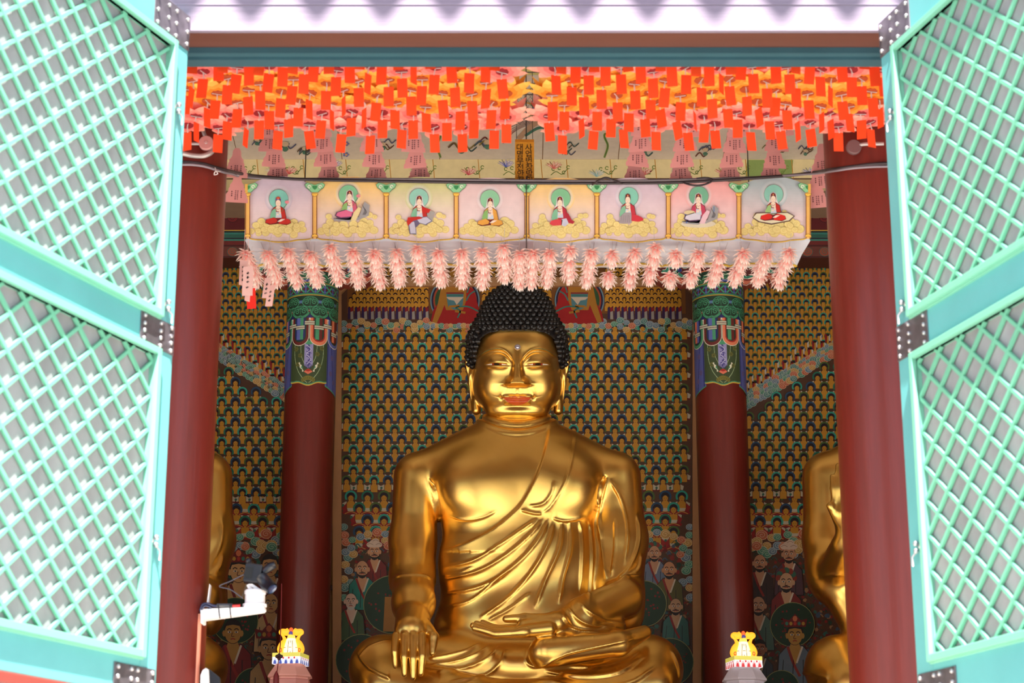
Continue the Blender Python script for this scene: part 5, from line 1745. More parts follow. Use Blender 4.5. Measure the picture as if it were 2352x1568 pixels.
def lin(c): return rgb(*c)[:3]
disc_m = mat('crimson_lantern_base', (128, 20, 30), rough=.5)
disc_y = mat('russet_lantern_base', (158, 62, 26), rough=.5)
wire_m = mat('pale_plastic_wire', (196, 186, 186), rough=.4)
tag_m = mat('orange_red_tag_paper', (255, 84, 32), rough=.6, translucent=.25, var=.04)
FT = [(8, 0.00, 0.032, 0.128, 0.040, -4, .30, 0), (8, 0.012, 0.032, 0.120, 0.042, 22, .5, .5), (7, 0.028, 0.030, 0.105, 0.040, 50, .5, .2), (6, .04, .02, .10, .038, 75, .3, .4)]
rnd = random.Random(5)
protos = {}
def lantern_proto(kind):
    c0, c1 = (((240, 116, 112), (255, 184, 166)) if kind == 'pink' else ((236, 136, 34), (255, 200, 92)))
    root = bpy.data.objects.new('lotus_lantern', None); COL.objects.link(root); root.empty_display_size = .05
    lotus(lin(c0), lin(c1), FT, rnd).build('petals', pink, root, smooth=True)
    mb = MB(); mb.lathe([(0, -0.004), (0.036, -0.004), (0.037, 0.006), (0.030, 0.02)], (0, 0, 0), 20); 
    d = mb.build('base_disc', disc_m if kind == 'pink' else disc_y, root)
    mb = MB(); mb.tube([(-0.034, 0, -0.007), (0.034, 0, -0.007)], 0.0022, 5); mb.tube([(0, 0, -0.006), (0.004, 0, -0.05)], 0.004, 5); mb.tube([(0, 0, .05), (0, 0, .22)], .0016, 4)
    mb.build('wire', wire_m, root)
    return root
first = {}
tmb = MB()
tmb.add([(-0.029, 0, 0), (0.029, 0, 0), (0.029, 0.001, -0.06), (0.029, 0, -0.118), (-0.029, 0, -0.118), (-0.029, 0.001, -0.06)], [(0, 1, 2, 5), (5, 2, 3, 4)])
tmb.add([(-0.029, 0.0012, 0), (0.029, 0.0012, 0), (0.029, 0.0022, -0.06), (0.029, 0.0012, -0.118), (-0.029, 0.0012, -0.118), (-0.029, 0.0022, -0.06)], [(5, 2, 1, 0), (4, 3, 2, 5)])
tag_me = tmb.build('prayer_tag', tag_m, mesh_only=True)
LH = CZ + 4.54
rowsY = [9.72 + k * 0.163 for k in range(8)]
rnd = random.Random(21)
colr = ['pink', 'pink', 'pink', 'yellow', 'yellow', 'yellow', 'pink', 'pink']
ROWN = ['front row', 'second row', 'third row', 'fourth row', 'fifth row', 'sixth row', 'seventh row', 'rearmost row']
for r_, Y in enumerate(rowsY):
    D = Y * CP + (LH - CZ) * SP
    for side in (-1, 1):
        kind = colr[r_]
        gap = 1214
        # lantern pitch in metres; both blocks leave a gap over the central axis
        pit = 0.186
        gx = (gap - 1176) / F * D
        n = 12
        for k in range(n):
            x = gx + side * (0.115 + 0.035 * (7 - r_) * .2 + pit * (k + (0.5 if r_ % 2 else 0.02)))
            px = 1176 + F * x / D
            if px < 405 or px > 2050: continue
            x += rnd.uniform(-.012, .012); y = Y + rnd.uniform(-.012, .012); z = LH + rnd.uniform(-.02, .02)
            lab = '%s lotus lantern, %s out from the middle gap, %s side, %s under the lintel' % (kind, nth(k), 'left' if side < 0 else 'right', ROWN[r_])
            rot = (rnd.uniform(-.12, .12), rnd.uniform(-.12, .12), rnd.uniform(0, 6.28))
            if kind not in first:
                first[kind] = lantern_proto(kind); o = first[kind]
                o.location = (x, y, z); o.rotation_euler = rot; o['label'] = lab; o['category'] = 'lantern'
            else:
                o = dup(first[kind], (x, y, z), lab, rot)
            o['group'] = '%s lotus lanterns under the lintel' % kind
            t = bpy.data.objects.new('prayer_tag', tag_me); COL.objects.link(t)
            t.location = (x + rnd.uniform(-.006, .006), y - .004, z - 0.047)
            yaw = rnd.gauss(0, .22) if rnd.random() > .12 else rnd.choice((-1, 1)) * rnd.uniform(.9, 1.25)
            t.rotation_euler = (rnd.uniform(-.06, .06), rnd.gauss(0, .05), yaw)
            tag(t, 'orange-red paper tag hanging from %s lantern, %s out, %s side, %s' % (kind, nth(k), 'left' if side < 0 else 'right', ROWN[r_]), 'paper tag', 'orange-red tags under the lotus lanterns')
mb = MB()
for Y in rowsY: mb.tube([(-3.2, Y, LH + .2), (3.2, Y, LH + .2)], .004, 4)
wo = mb.build('lantern_wires', mat('dark_wire', (60, 56, 56), rough=.5), origin=(0, rowsY[0], LH + .2)); tag(wo, 'thin dark wires the lotus lanterns hang from', 'wires')

# ------------------------------------------------------------------ rows of small pale pink blossoms under the canopy
ST = [(8, 0.03, .004, 0.068, 0.0112, 5, -.35, 0), (8, 0.03, .004, 0.070, 0.0116, -18, -.35, .5), (7, .02, .004, .066, .011, -42, -.25, .2), (6, .01, .003, .06, .011, -66, -.1, .4), (6, .035, .004, .056, .011, 34, -.5, .1)]
sp = bpy.data.objects.new('paper_blossom', None); COL.objects.link(sp); sp.empty_display_size = .04
lotus(lin((252, 176, 170)), lin((255, 246, 240)), ST, random.Random(8)).build('petals', pink, sp, smooth=True)
mb = MB(); mb.sphere((0, 0, .025), .012, 8, 6); mb.tube([(0, 0, .03), (0, 0, .16)], .0015, 4); mb.build('stem_wire', wire_m, sp)
gx_list = [566, 614, 662, 712, 762, 812, 860, 908, 960, 1008, 1060, 1108, 1158, 1194, 1222, 1262, 1310, 1356, 1406, 1456, 1504, 1552, 1604, 1656, 1708, 1760, 1812]
SH = CZ + 4.16
rnd = random.Random(31)
firstb = True
BL = ['nearest', 'second', 'third', 'fourth', 'fifth', 'farthest']
for i, gxp in enumerate(gx_list):
    p0 = at_z(gxp, 590, SH)
    skip = []
    if i in (18, 19, 21): skip = [2, 3] if i != 19 else [3]
    if i in (20, 22): skip = [3]
    if i == 23: skip = [1]
    for k in range(6):
        if k in skip: continue
        if i == 16 and k == 1: continue
        y = p0.y + k * 0.105 - (0.09 if (i % 4 == 0 and 0 < i < 24) else 0)
        loc = (p0.x + rnd.uniform(-.008, .008), y, SH + rnd.uniform(-.010, .010) - k * .003)
        lab = 'pale pink paper blossom, %s in depth, %s file from the left under the painted canopy' % (BL[k], nth(i))
        rot = (rnd.uniform(-.15, .15), rnd.uniform(-.15, .15), rnd.uniform(0, 6.28))
        if firstb:
            sp.location = loc; sp.rotation_euler = rot; sp['label'] = lab; sp['category'] = 'paper flower'; firstb = False; o = sp
        else: o = dup(sp, loc, lab, rot)
        o['group'] = 'pale pink blossoms under the painted canopy'

# ------------------------------------------------------------------ canopy of eight painted panels
YCN = 12.3
cz0 = at(1200, 552, YCN).z; cz1 = at(1200, 427, YCN).z
cx0, cx1 = at(565, 500, YCN).x, at(1859, 500, YCN).x
can = thing('painted_canopy', 'hanging box canopy with eight painted panels of seated figures on clouds', 'canopy', ((cx0 + cx1) / 2, YCN, cz0))
white_b = mat('pale_grey_canopy_cloth', (206, 212, 226), rough=.8, var=.04, scale=3)
DZ = 0.62
b = MB()
b.box(cx0 + .005, cx1 - .005, YCN + .012, YCN + .03, cz0, cz1); b.build('front_board', white_b, can)
b = MB()
h_ = 0.012
ex0 = cx0 + .02; ex1 = cx1 - .02
# underside rising slightly to the rear, drawn with seams
b.add([(cx0, YCN + .012, cz0), (cx1, YCN + .012, cz0), (ex1, YCN + DZ, cz0 + 0.02), (ex0, YCN + DZ, cz0 + 0.02), (cx0, YCN + .012, cz0 + h_), (cx1, YCN + .012, cz0 + h_), (ex1, YCN + DZ, cz0 + .02 + h_), (ex0, YCN + DZ, cz0 + .02 + h_)],
      [(3, 2, 1, 0), (4, 5, 6, 7), (0, 1, 5, 4), (1, 2, 6, 5), (2, 3, 7, 6), (3, 0, 4, 7)])
b.build('underside', white_b, can)
b = MB(); b.box(ex0, ex1, YCN + DZ, YCN + DZ + .012, cz0 + .02, cz1); b.build('rear_board', white_b, can)
for x in (cx0 + .006, cx1 - .018):
    b = MB(); b.box(x, x + .012, YCN + .03, YCN + DZ, cz0 + .02, cz1 - .02); b.build('side_board', white_b, can)
pu = Paint(lambda x, y, d: Vector((at(x, 500, YCN).x, YCN + .02 + (y / 100.0) * (DZ - .03), cz0 + (y / 100.0) * .02 - .002 - d)), eps=.0008)
for i in range(24):
    x = 600 + i * 51
    pu.line([(x, 2), (x, 90)], 1.0, (164, 160, 166), 0, False)
for i in range(8):
    xa = 566 + i * 161.3; xb = xa + 161.3
    pts = [(xa, 99), (xa + 10, 92), (xa + 40, 87), (xa + 80, 84), (xa + 120, 87), (xa + 151, 92), (xb, 99)]
    pu.line(pts, 7, (226, 188, 74), 3)
    pu.poly([(xa, 99.5)] + pts[1:-1] + [(xb, 99.5)], (226, 206, 192), 1)
pu.line([(566, 40), (1858, 40)], .8, (176, 172, 178), 0, False)
pu.mb.build('seam_lines', PAINT, can)

PCOL = [((206, 186, 204), (238, 214, 216)), ((246, 202, 128), (240, 214, 206)), ((212, 206, 146), (240, 216, 212)), ((230, 196, 196), (240, 216, 216)),
        ((248, 202, 128), (240, 214, 206)), ((214, 190, 206), (236, 212, 216)), ((246, 172, 170), (240, 208, 210)), ((178, 188, 194), (236, 210, 212))]
HCOL = [(132, 204, 190), (132, 196, 152), (150, 206, 188), (146, 202, 162), (134, 196, 150), (136, 204, 182), (120, 182, 150), (140, 198, 182)]
def goddess(pa, cx, top, i):
    """seated robed figure: cx centre, top of halo; each of the eight has its own robe and pose"""
    L = 27
    hc = HCOL[i]
    hy = top + 21
    pa.ell(cx, hy, 22.5, 22.5, (120, 100, 90), L, 36); pa.ell(cx, hy, 21.8, 21.8, hc, L + 1, 36)
    dx = (-1, 3, 1, 1, -2, -2, -1, -1)[i]
    fx = cx + dx; fy = top + 28 + (0, -4, 0, 2, 2, -2, 0, 2)[i]
    skin = (248, 222, 200); RD = (200, 48, 40); PK = (214, 96, 124); GN = (132, 190, 156); GR2 = (140, 186, 110); WT = (206, 204, 222); OG = (232, 164, 70)
    robe = [(RD, RD), (PK, (226, 110, 150)), (RD, WT), (OG, OG), ((190, 50, 70), (216, 60, 74)), ((200, 56, 70), (206, 46, 60)), ((200, 66, 96), WT), (RD, (226, 46, 36))][i]
    left = [GN, GR2, GN, GR2, GN, GN, (200, 66, 96), (160, 200, 130)][i]
    if i in (1, 2, 3, 4, 6, 7):                            # white veil
        pa.poly([(fx - 7, fy - 10), (fx, fy - 15), (fx + 7, fy - 10), (fx + 9, fy + 6), (fx + 14, fy + 16), (fx - 14, fy + 16), (fx - 9, fy + 6)], (240, 226, 226), L + 2)
    # shoulders and sleeves
    sy = fy + 11
    pa.poly([(fx - 6, sy - 2), (fx + 6, sy - 2), (fx + 15, sy + 5), (fx + 19, sy + 24), (fx + 17, sy + 34), (fx - 17, sy + 34), (fx - 19, sy + 24), (fx - 14, sy + 5)], (90, 40, 40), L + 3)
    pa.poly([(fx - 5, sy - 1), (fx + 5, sy - 1), (fx + 14, sy + 6), (fx + 18, sy + 24), (fx + 16, sy + 33), (fx - 16, sy + 33), (fx - 18, sy + 24), (fx - 13, sy + 6)], robe[0], L + 4)
    pa.poly([(fx - 13, sy + 7), (fx - 6, sy + 3), (fx - 3, sy + 18), (fx - 7, sy + 32), (fx - 19, sy + 30), (fx - 18, sy + 18)], left, L + 5)
    pa.line([(fx - 6, sy + 2), (fx - 3, sy + 18), (fx - 7, sy + 31), (fx - 17, sy + 31)], 1.6, (206, 150, 60), L + 6)
    pa.poly([(fx - 5, sy - 1), (fx + 5, sy - 1), (fx + 6, sy + 10), (fx, sy + 14), (fx - 6, sy + 10)], skin, L + 6)
    pa.poly([(fx - 5, sy + 11), (fx + 6, sy + 11), (fx + 8, sy + 25), (fx - 6, sy + 25)], (206, 214, 226), L + 7)
    pa.line([(fx - 5, sy + 11), (fx + 6, sy + 11)], 1.4, (160, 40, 40), L + 8, False)
    pa.line([(fx - 4, sy + 3), (fx, sy + 6), (fx + 4, sy + 3)], .7, (150, 40, 40), L + 8)
    # legs
    by = sy + 36
    pc_ = robe[1]
    if i in (0, 7, 3):
        pa.poly([(fx - 30, by + 1), (fx - 28, by - 7), (fx - 10, by - 12), (fx, by - 9), (fx + 10, by - 12), (fx + 27, by - 7), (fx + 30, by + 1), (fx + 20, by + 6), (fx, by + 3), (fx - 20, by + 5)], (110, 24, 30), L + 8)
        pa.poly([(fx - 29, by), (fx - 27, by - 7), (fx - 10, by - 12), (fx - 2, by - 6), (fx - 4, by), (fx - 18, by + 3)], pc_, L + 9); pa.poly([(fx + 29, by), (fx + 26, by - 7), (fx + 10, by - 12), (fx + 1, by - 3), (fx + 2, by + 3), (fx + 20, by + 4)], pc_, L + 9)
        pa.poly([(fx - 2, by - 2), (fx + 6, by - 8), (fx + 16, by - 8), (fx + 6, by - 2)], (246, 226, 212), L + 10)
    elif i in (1, 6):
        pa.poly([(fx - 34, by - 2), (fx - 30, by - 10), (fx - 10, by - 16), (fx + 6, by - 10), (fx + 10, by - 2), (fx - 4, by + 4), (fx - 26, by + 5)], (90, 60, 90), L + 8)
        pa.poly([(fx - 31, by - 2), (fx - 28, by - 9), (fx - 8, by - 15), (fx + 6, by - 10), (fx + 4, by), (fx - 20, by + 2)], pc_ if i == 1 else (220, 214, 228), L + 9)
        pa.poly([(fx + 2, by + 9), (fx + 10, by - 10), (fx + 20, by - 22), (fx + 27, by - 18), (fx + 20, by - 2), (fx + 14, by + 10)], (236, 216, 160) if i == 1 else (236, 196, 206), L + 10)
        pa.poly([(fx - 38, by + 4), (fx - 20, by + 7), (fx + 18, by + 9), (fx + 44, by - 2), (fx + 46, by - 26), (fx + 34, by - 34), (fx + 28, by - 18), (fx + 22, by), (fx, by + 12), (fx - 34, by + 9)], (164, 160, 162), L + 7)
        for q in range(7): pa.line([(fx + 28 + q * 2, by - 28 + q * 3), (fx + 34 + q, by - 16 + q), (fx + 30 + q, by - 4)], .8, (110, 106, 110), L + 8)
    elif i == 2:
        pa.poly([(fx - 20, by - 8), (fx - 8, by - 10), (fx + 18, by - 12), (fx + 30, by - 2), (fx + 16, by + 8), (fx + 2, by + 4), (fx - 8, by + 14), (fx - 6, by + 30), (fx - 22, by + 28), (fx - 26, by + 4)], (110, 100, 130), L + 8)
        pa.poly([(fx - 6, by - 7), (fx + 17, by - 11), (fx + 28, by - 2), (fx + 14, by + 6), (fx, by + 2)], WT, L + 9); pa.poly([(fx - 24, by + 2), (fx - 12, by), (fx - 9, by + 14), (fx - 8, by + 27), (fx - 20, by + 27)], WT, L + 9)
        pa.poly([(fx - 29, by), (fx - 26, by - 10), (fx, by - 12), (fx + 8, by - 8), (fx - 14, by - 2), (fx - 26, by + 10)], RD, L + 10)
        pa.poly([(fx + 8, sy + 2), (fx + 26, sy + 8), (fx + 22, sy + 16), (fx + 8, sy + 14)], (206, 44, 36), L + 8)
        pa.poly([(fx + 20, sy + 10), (fx + 36, sy + 14), (fx + 30, sy + 36), (fx + 22, sy + 40), (fx + 18, sy + 20)], (168, 162, 158), L + 7)
    elif i == 4:
        pa.poly([(fx - 20, by - 4), (fx - 8, by - 8), (fx + 6, by - 6), (fx + 4, by + 6), (fx - 16, by + 7), (fx - 24, by + 3)], (222, 70, 80), L + 9)
        pa.poly([(fx + 4, by - 8), (fx + 16, by - 10), (fx + 20, by + 2), (fx + 12, by + 9), (fx + 3, by + 6)], WT, L + 9)
        pa.poly([(fx + 12, sy + 10), (fx + 20, sy + 16), (fx + 27, by - 6), (fx + 34, by - 2), (fx + 30, by + 3), (fx + 20, by + 1), (fx + 14, by - 12)], (180, 44, 60), L + 10)
    else:
        pa.poly([(fx - 20, by + 9), (fx - 18, by - 6), (fx - 8, by - 16), (fx + 8, by - 16), (fx + 9, by + 8), (fx - 4, by + 10)], (170, 158, 162), L + 9)
        pa.poly([(fx + 8, by + 3), (fx + 9, by - 12), (fx + 22, by - 10), (fx + 34, by - 4), (fx + 36, by + 2), (fx + 24, by + 5)], (214, 56, 70), L + 9)
        for q in range(5): pa.line([(fx - 14 + q * 4, by - 10), (fx - 16 + q * 5, by + 7)], .7, (130, 116, 120), L + 10, False)
    # head
    pa.ell(fx, fy + 1, 6.6, 9.4, (70, 46, 40), L + 9, 18)
    pa.ell(fx, fy + 2.6, 5.8, 8.2, skin, L + 10, 18)
    pa.poly([(fx - 6.4, fy - 3), (fx - 3, fy - 6), (fx + 3, fy - 6), (fx + 6.4, fy - 3), (fx + 5, fy - 10), (fx, fy - 13), (fx - 5, fy - 10)], (110, 40, 44) if i not in (0,) else (196, 70, 40), L + 11)
    pa.ell(fx, fy - 8, 1.6, 2, (236, 150, 90), L + 12, 8)
    if i == 0:
        for q in (-5, -2.5, 2.5, 5): pa.ell(fx + q, fy - 6, 1.7, 1.7, (110, 84, 160), L + 12, 8)
    for f in (-1, 1): pa.line([(fx + f * 3.6, fy + 2.4), (fx + f * 1.4, fy + 2.4)], .5, (80, 50, 40), L + 12, False)
    pa.line([(fx - 1.2, fy + 7), (fx + 1.2, fy + 7)], .7, (206, 60, 60), L + 12, False)
    if i in (0, 1):
        pa.line([(fx + 8, fy + 22), (fx + 17, fy + 8), (fx + 20, fy + 2)], 1, (80, 130, 80), L + 12); pa.ell(fx + 20, fy, 5, 4, (230, 140, 150), L + 13, 10)
    pa.ell(fx + 4, fy + 24, 2.6, 3.4, skin, L + 12, 8); pa.ell(fx - 1, fy + 28, 3, 2.4, skin, L + 12, 8)
    if i == 6:
        pa.ell(fx - 20, by - 16, 13, 5, (226, 206, 160), L + 8, 16); pa.line([(fx - 30, by - 12), (fx - 22, by - 2), (fx - 28, by + 8)], 3, (90, 120, 180), L + 8); pa.line([(fx + 36, by - 30), (fx + 36, by - 18)], 2.4, (110, 130, 170), L + 8, False)
        pa.ell(fx, by + 10, 40, 9, (226, 214, 190), L + 6, 20)
    if i == 7:
        pa.poly([(fx - 48, by - 2), (fx - 40, by - 14), (fx + 34, by - 15), (fx + 50, by - 6), (fx + 38, by + 6), (fx - 4, by + 14), (fx - 34, by + 8)], (96, 66, 60), L + 6); pa.poly([(fx - 46, by - 3), (fx - 38, by - 12), (fx + 33, by - 13), (fx + 47, by - 6), (fx + 36, by + 4), (fx - 4, by + 11), (fx - 32, by + 6)], (232, 222, 190), L + 7)

xb = [566, 723, 887, 1048, 1210, 1371, 1535, 1697, 1859]
PN = ['lilac', 'orange', 'olive-yellow', 'dusty pink', 'apricot', 'mauve', 'rose pink', 'blue-grey']
for i in range(8):
    x0, x1 = xb[i], xb[i + 1]
    w = x1 - x0; mx = (x0 + x1) / 2
    ytop, ysh = 405 + (0, 0, 1, 3, 3, 3, 2, 1)[i], 432
    def top(x):
        t = (x - mx) / (w / 2 - 4)
        return ytop + (ysh - ytop - 4) * abs(t) ** 2.3
    outline = [(x0, 553), (x0, 428)] + [(x0 + 4 + (w - 8) * k / 16, top(x0 + 4 + (w - 8) * k / 16)) for k in range(17)] + [(x1, 428), (x1, 553)]
    bo = MB(); bo.prism([(at(a, c, YCN).x, at(a, c, YCN).z) for a, c in outline[::-1]], 'y', YCN, YCN + .012)
    pn = bo.build('picture_panel', white_b, can); pn['label'] = '%s picture panel with a seated robed figure on yellow clouds' % PN[i]
    pa = Paint(lambda x, y, d: at(x, y, YCN - .0008 - d), eps=.0005)
    ca, cb = PCOL[i]
    ys = [ytop + 0.5] + [ytop + 4 + k * 6 for k in range(24)]
    ys = [y for y in ys if y < 545] + [545]
    for k in range(len(ys) - 1):                       # tinted sky fading to pale rose
        y0, y1 = ys[k], ys[k + 1]
        t = min(1, max(0, ((y0 + y1) / 2 - 425) / 75))
        c = tuple(ca[q] + (cb[q] - ca[q]) * t for q in range(3))
        def hwid(y):
            if y >= ysh - 4: return w / 2 - 3
            return (w / 2 - 4) * (max(0.0, (y - ytop)) / (ysh - ytop - 4)) ** (1 / 2.3)
        a0, a1 = hwid(y0), hwid(y1)
        pa.mb.add([pa.fn(mx - a0, y0, 0), pa.fn(mx + a0, y0, 0), pa.fn(mx + a1, y1, 0), pa.fn(mx - a1, y1, 0)], [(0, 1, 2, 3)], rgb(*c))
    gtop = (436, 426, 434, 437, 434, 431, 429, 425)[i]
    gcx = (640, 800, 962, 1125, 1288, 1444, 1605, 1777)[i]
    for k in range(5):
        pa.ell(gcx, gtop + 21, 32 - k * 2, 32 - k * 2, tuple(ca[q] + (250 - ca[q]) * (k + 1) / 7 for q in range(3)), 1 + k * .5, 30)
    # clouds under the figure
    cy = 515
    YC1, YC2 = (242, 220, 146), (220, 188, 110)
    crr = random.Random(60 + i)
    cs_ = (1.0, 1.0, 1.0, .98, 1.02, 1.0, .96, 1.04)[i]
    blobs = [(-62, 18, 11), (-48, 12, 13), (-36, 2, 13), (-20, 12, 16), (-4, 18, 15), (12, 12, 16), (28, 16, 15), (44, 8, 14), (58, 14, 12), (-40, -10, 12), (36, -10, 13), (50, -4, 11), (-54, 2, 10), (14, -2, 14), (-10, 0, 14), (2, 26, 12), (-28, 24, 11), (34, 26, 11), (-46, 24, 9)]
    if i in (1, 2, 4, 5, 6): blobs += [(-44, -24, 9), (46, -28, 9), (58, -26, 7)]
    if i == 7: blobs += [(26, -40, 7), (-40, -30, 8)]
    blobs = [(a_ * cs_ + crr.uniform(-3, 3), b_ * .86 + 2 + crr.uniform(-2, 2), c_ * crr.uniform(.66, .9)) for a_, b_, c_ in blobs] + [(a_ * .8 + crr.uniform(-6, 6), b_ * .6 + 6, c_ * .6) for a_, b_, c_ in blobs[:12]]
    for q, (ax_, ay_, r_) in enumerate(blobs):
        pa.ell(gcx + ax_ * 1.0, cy + ay_ * .9, r_ + .7, r_ * .85 + .7, YC2, 3 + q * .7, 18)
        pa.ell(gcx + ax_ * 1.0, cy + ay_ * .9, r_, r_ * .85, YC1, 3.35 + q * .7, 18)
        pts = []
        for kk in range(9):
            t = kk / 8 * 1.2 * 2 * math.pi; rr_2 = r_ * .6 * (1 - kk / 10)
            pts.append((gcx + ax_ + (1 if q % 2 else -1) * rr_2 * math.cos(t), cy + ay_ * .9 - rr_2 * .8 * math.sin(t)))
        pa.line(pts, .6, YC2, 3.55 + q * .7, False)
    goddess(pa, gcx, gtop, i)
    # gold scalloped hem
    hem = [(x0 + 4, 545), (x0 + 14, 549.5), (x0 + 40, 551.5), (x0 + 60, 555), (mx, 556), (x1 - 60, 555), (x1 - 40, 551.5), (x1 - 14, 549.5), (x1 - 4, 545)]
    pa.poly([(x0 + 3, 543.5), (x1 - 3, 543.5)] + hem[::-1], (228, 206, 204), 1)
    pa.line(hem, 2.6, (228, 186, 66), 3, k=4); pa.line([(a, c - 1.6) for a, c in hem], .7, (120, 80, 60), 3.5, k=4)
    pa.mb.build('painting', PAINT, pn)
# little painted posts between the panels
for i, x in enumerate(xb):
    pa = Paint(lambda a, c, d: at(a, c, YCN - .0148 - d), eps=.0005)
    w = 5.5
    xo = x + (3 if i == 0 else (-3 if i == 8 else 0))
    bo = MB(); bo.prism([(at(a, c, YCN).x, at(a, c, YCN).z) for a, c in ((xo - w, 548), (xo + w, 548), (xo + w, 424), (xo - w, 424))], 'y', YCN - .014, YCN - .009)
    po = bo.build('post', mat('ochre_post', (240, 186, 92), rough=.6), can)
    pa.poly([(xo - w, 445), (xo + w, 445), (xo + w, 548), (xo - w, 548)], (134, 70, 44), 0); pa.poly([(xo - 3.6, 445), (xo + 3.6, 445), (xo + 3.6, 548), (xo - 3.6, 548)], (246, 192, 104), 1)
    pa.line([(xo, 448), (xo, 545)], .6, (206, 140, 70), 2, False)
    for (yy, up) in ((447, 1), (541, -1)):
        pa.poly([(xo - 8, yy - 3 * up), (xo + 8, yy - 3 * up), (xo + 6.5, yy + 2 * up), (xo, yy + 5 * up), (xo - 6.5, yy + 2 * up)], (150, 90, 40), 3); pa.poly([(xo - 7, yy - 2.4 * up), (xo + 7, yy - 2.4 * up), (xo + 5.5, yy + 1.4 * up), (xo, yy + 4 * up), (xo - 5.5, yy + 1.4 * up)], (250, 200, 84), 4)
    lf = [f for f in (-1, 1) if not (i == 0 and f < 0) and not (i == 8 and f > 0)]
    for f in lf:
        pa.poly([(xo, 442), (xo + f * 8, 442), (xo + f * 14, 436), (xo + f * 20, 432), (xo + f * 24, 424), (xo + f * 18, 419), (xo + f * 10, 421), (xo, 424)], (84, 120, 90), 3)
        pa.poly([(xo, 441), (xo + f * 7, 441), (xo + f * 13, 435), (xo + f * 19, 431), (xo + f * 22.5, 424), (xo + f * 17, 420), (xo + f * 10, 422), (xo, 425)], (150, 212, 158), 4)
        pa.poly([(xo, 436), (xo + f * 5, 432), (xo + f * 6, 426), (xo, 426)], (62, 142, 86), 5)
        pa.ring(xo + f * 12.5, 428.5, 2.2, 4.6, (232, 236, 214), 5, 0, 300, n=12); pa.ring(xo + f * 12.5, 428.5, 4.6, 5.4, (84, 120, 90), 5, 0, 320, n=12)
    pa.mb.build('painted_face', PAINT, po)
b = MB(); p = at(1209, 405, YCN - .03); q = at(1209, 572, YCN - .03); b.tube([p, q], .004, 6)
for x in (700, 1209, 1720):
    a = at(x, 430, YCN + .3); b.tube([a, a + Vector((0, 0, 2.0))], .004, 5)
b.build('hanging_wire', MATS['dark_wire'], can)

# ------------------------------------------------------------------ yellow hanging banner with its text
YS = 12.42
KTEXT = mat('black_ink', (40, 22, 16), rough=.7)
def text_mesh(s, size, m, name, M, parent):
    cu = bpy.data.curves.new(name, 'FONT'); cu.body = s; cu.size = size; cu.align_x = 'CENTER'; cu.align_y = 'CENTER'; cu.extrude = .0008; cu.resolution_u = 3
    to = bpy.data.objects.new(name, cu); COL.objects.link(to)
    bpy.context.view_layer.update()
    dg = bpy.context.evaluated_depsgraph_get()
    me = bpy.data.meshes.new_from_object(to.evaluated_get(dg))
    bpy.data.objects.remove(to); bpy.data.curves.remove(cu)
    me.transform(M); me.materials.clear(); me.materials.append(m)
    return me
a = at(1183, 320, YS); c = at(1227, 416, YS)
sg = thing('hanging_banner', 'narrow yellow banner with two columns of Korean lettering above the canopy centre', 'banner', ((a.x + c.x) / 2, YS, c.z))
b = MB(); b.box(a.x, c.x, YS, YS + .006, c.z - .06, a.z); b.build('board', mat('yellow_banner_cloth', (226, 150, 40), rough=.6, var=.12, scale=20), sg)
for col_i, s in enumerate(('대명부전안전', '사업번창발원')):
    tb = MB()
    for k, ch in enumerate(s):
        px = (1194, 1214)[col_i]; py = 339.5 + k * 15.2
        P = at(px + k * .4, py, YS - .004)
        M = Matrix.Translation(P) @ Matrix.Rotation(R(90), 4, 'X')
        me = text_mesh(ch, .056, KTEXT, 'lettering', M, sg)
        o_ = len(tb.v); tb.add([tuple(v.co) for v in me.vertices], [tuple(p.vertices) for p in me.polygons]); bpy.data.meshes.remove(me)
    l = tb.build('lettering', KTEXT, sg); l['label'] = 'black Korean brush lettering'
b = MB(); b.box(a.x, c.x, YS - .001, YS + .007, a.z - .02, a.z); b.build('top_batten', mat('banner_batten', (196, 120, 30), rough=.5), sg)
b = MB(); b.tube([(a.x + .01, YS, a.z), (a.x + .01, YS, a.z + 1.6)], .002, 4); b.tube([(c.x - .01, YS, a.z), (c.x - .01, YS, a.z + 1.6)], .002, 4); b.build('cord', MATS['dark_wire'], sg)

# ------------------------------------------------------------------ pink paper pagoda cards in hanging files
pk = mat('dusty_pink_card', (236, 166, 162), rough=.7, translucent=.3, var=.04)
ink = mat('brown_ink_marks', (110, 50, 56), rough=.7)
card = MB()
hw_ = .075
prof = [(-.030, 0), (-.034, .010), (-.026, .016), (-.030, .05), (-.048, .075), (-.044, .088), (-.052, .098), (-.052, .125), (-.074, .150), (-.070, .168), (-.078, .176), (-.078, .205)]
left_ = [(-.078, -.206), (-.078, -.180), (-.068, -.168), (-.072, -.155), (-.055, -.130), (-.052, -.105), (-.044, -.098), (-.048, -.086), (-.030, -.060), (-.026, -.02), (-.012, 0.0)]
right_ = [(-x, z) for x, z in left_[::-1]]
outl = left_ + right_
card.prism(outl, 'y', -.0008, .0008)
card_me = card.build('pagoda_card', pk, mesh_only=True)
inkmb = MB()
ri = random.Random(4)
for cxi, n_ in ((-.030, 3), (-.006, 5), (.008, 5), (.032, 4)):
    for k in range(n_):
        z = -.125 - k * .014 - (.006 if n_ < 4 else 0)
        inkmb.box(cxi - .0045, cxi + .0045, -.0018, -.0010, z - .0018, z + .0016)
        inkmb.box(cxi - .002 + ri.uniform(-.002, .002), cxi + .001 + ri.uniform(0, .002), -.0018, -.0010, z - .005, z + .005)
ink_me = inkmb.build('ink_marks', ink, mesh_only=True)
files = [(617, -1), (734, -1), (846, -1), (943, -1), (1478, 1), (1581, 1), (1694, 1), (1790, 1)]
FN = ['leftmost file', 'second file from left', 'third file from left', 'fourth file from left', 'fourth file from right', 'third file from right', 'second file from right', 'rightmost file']
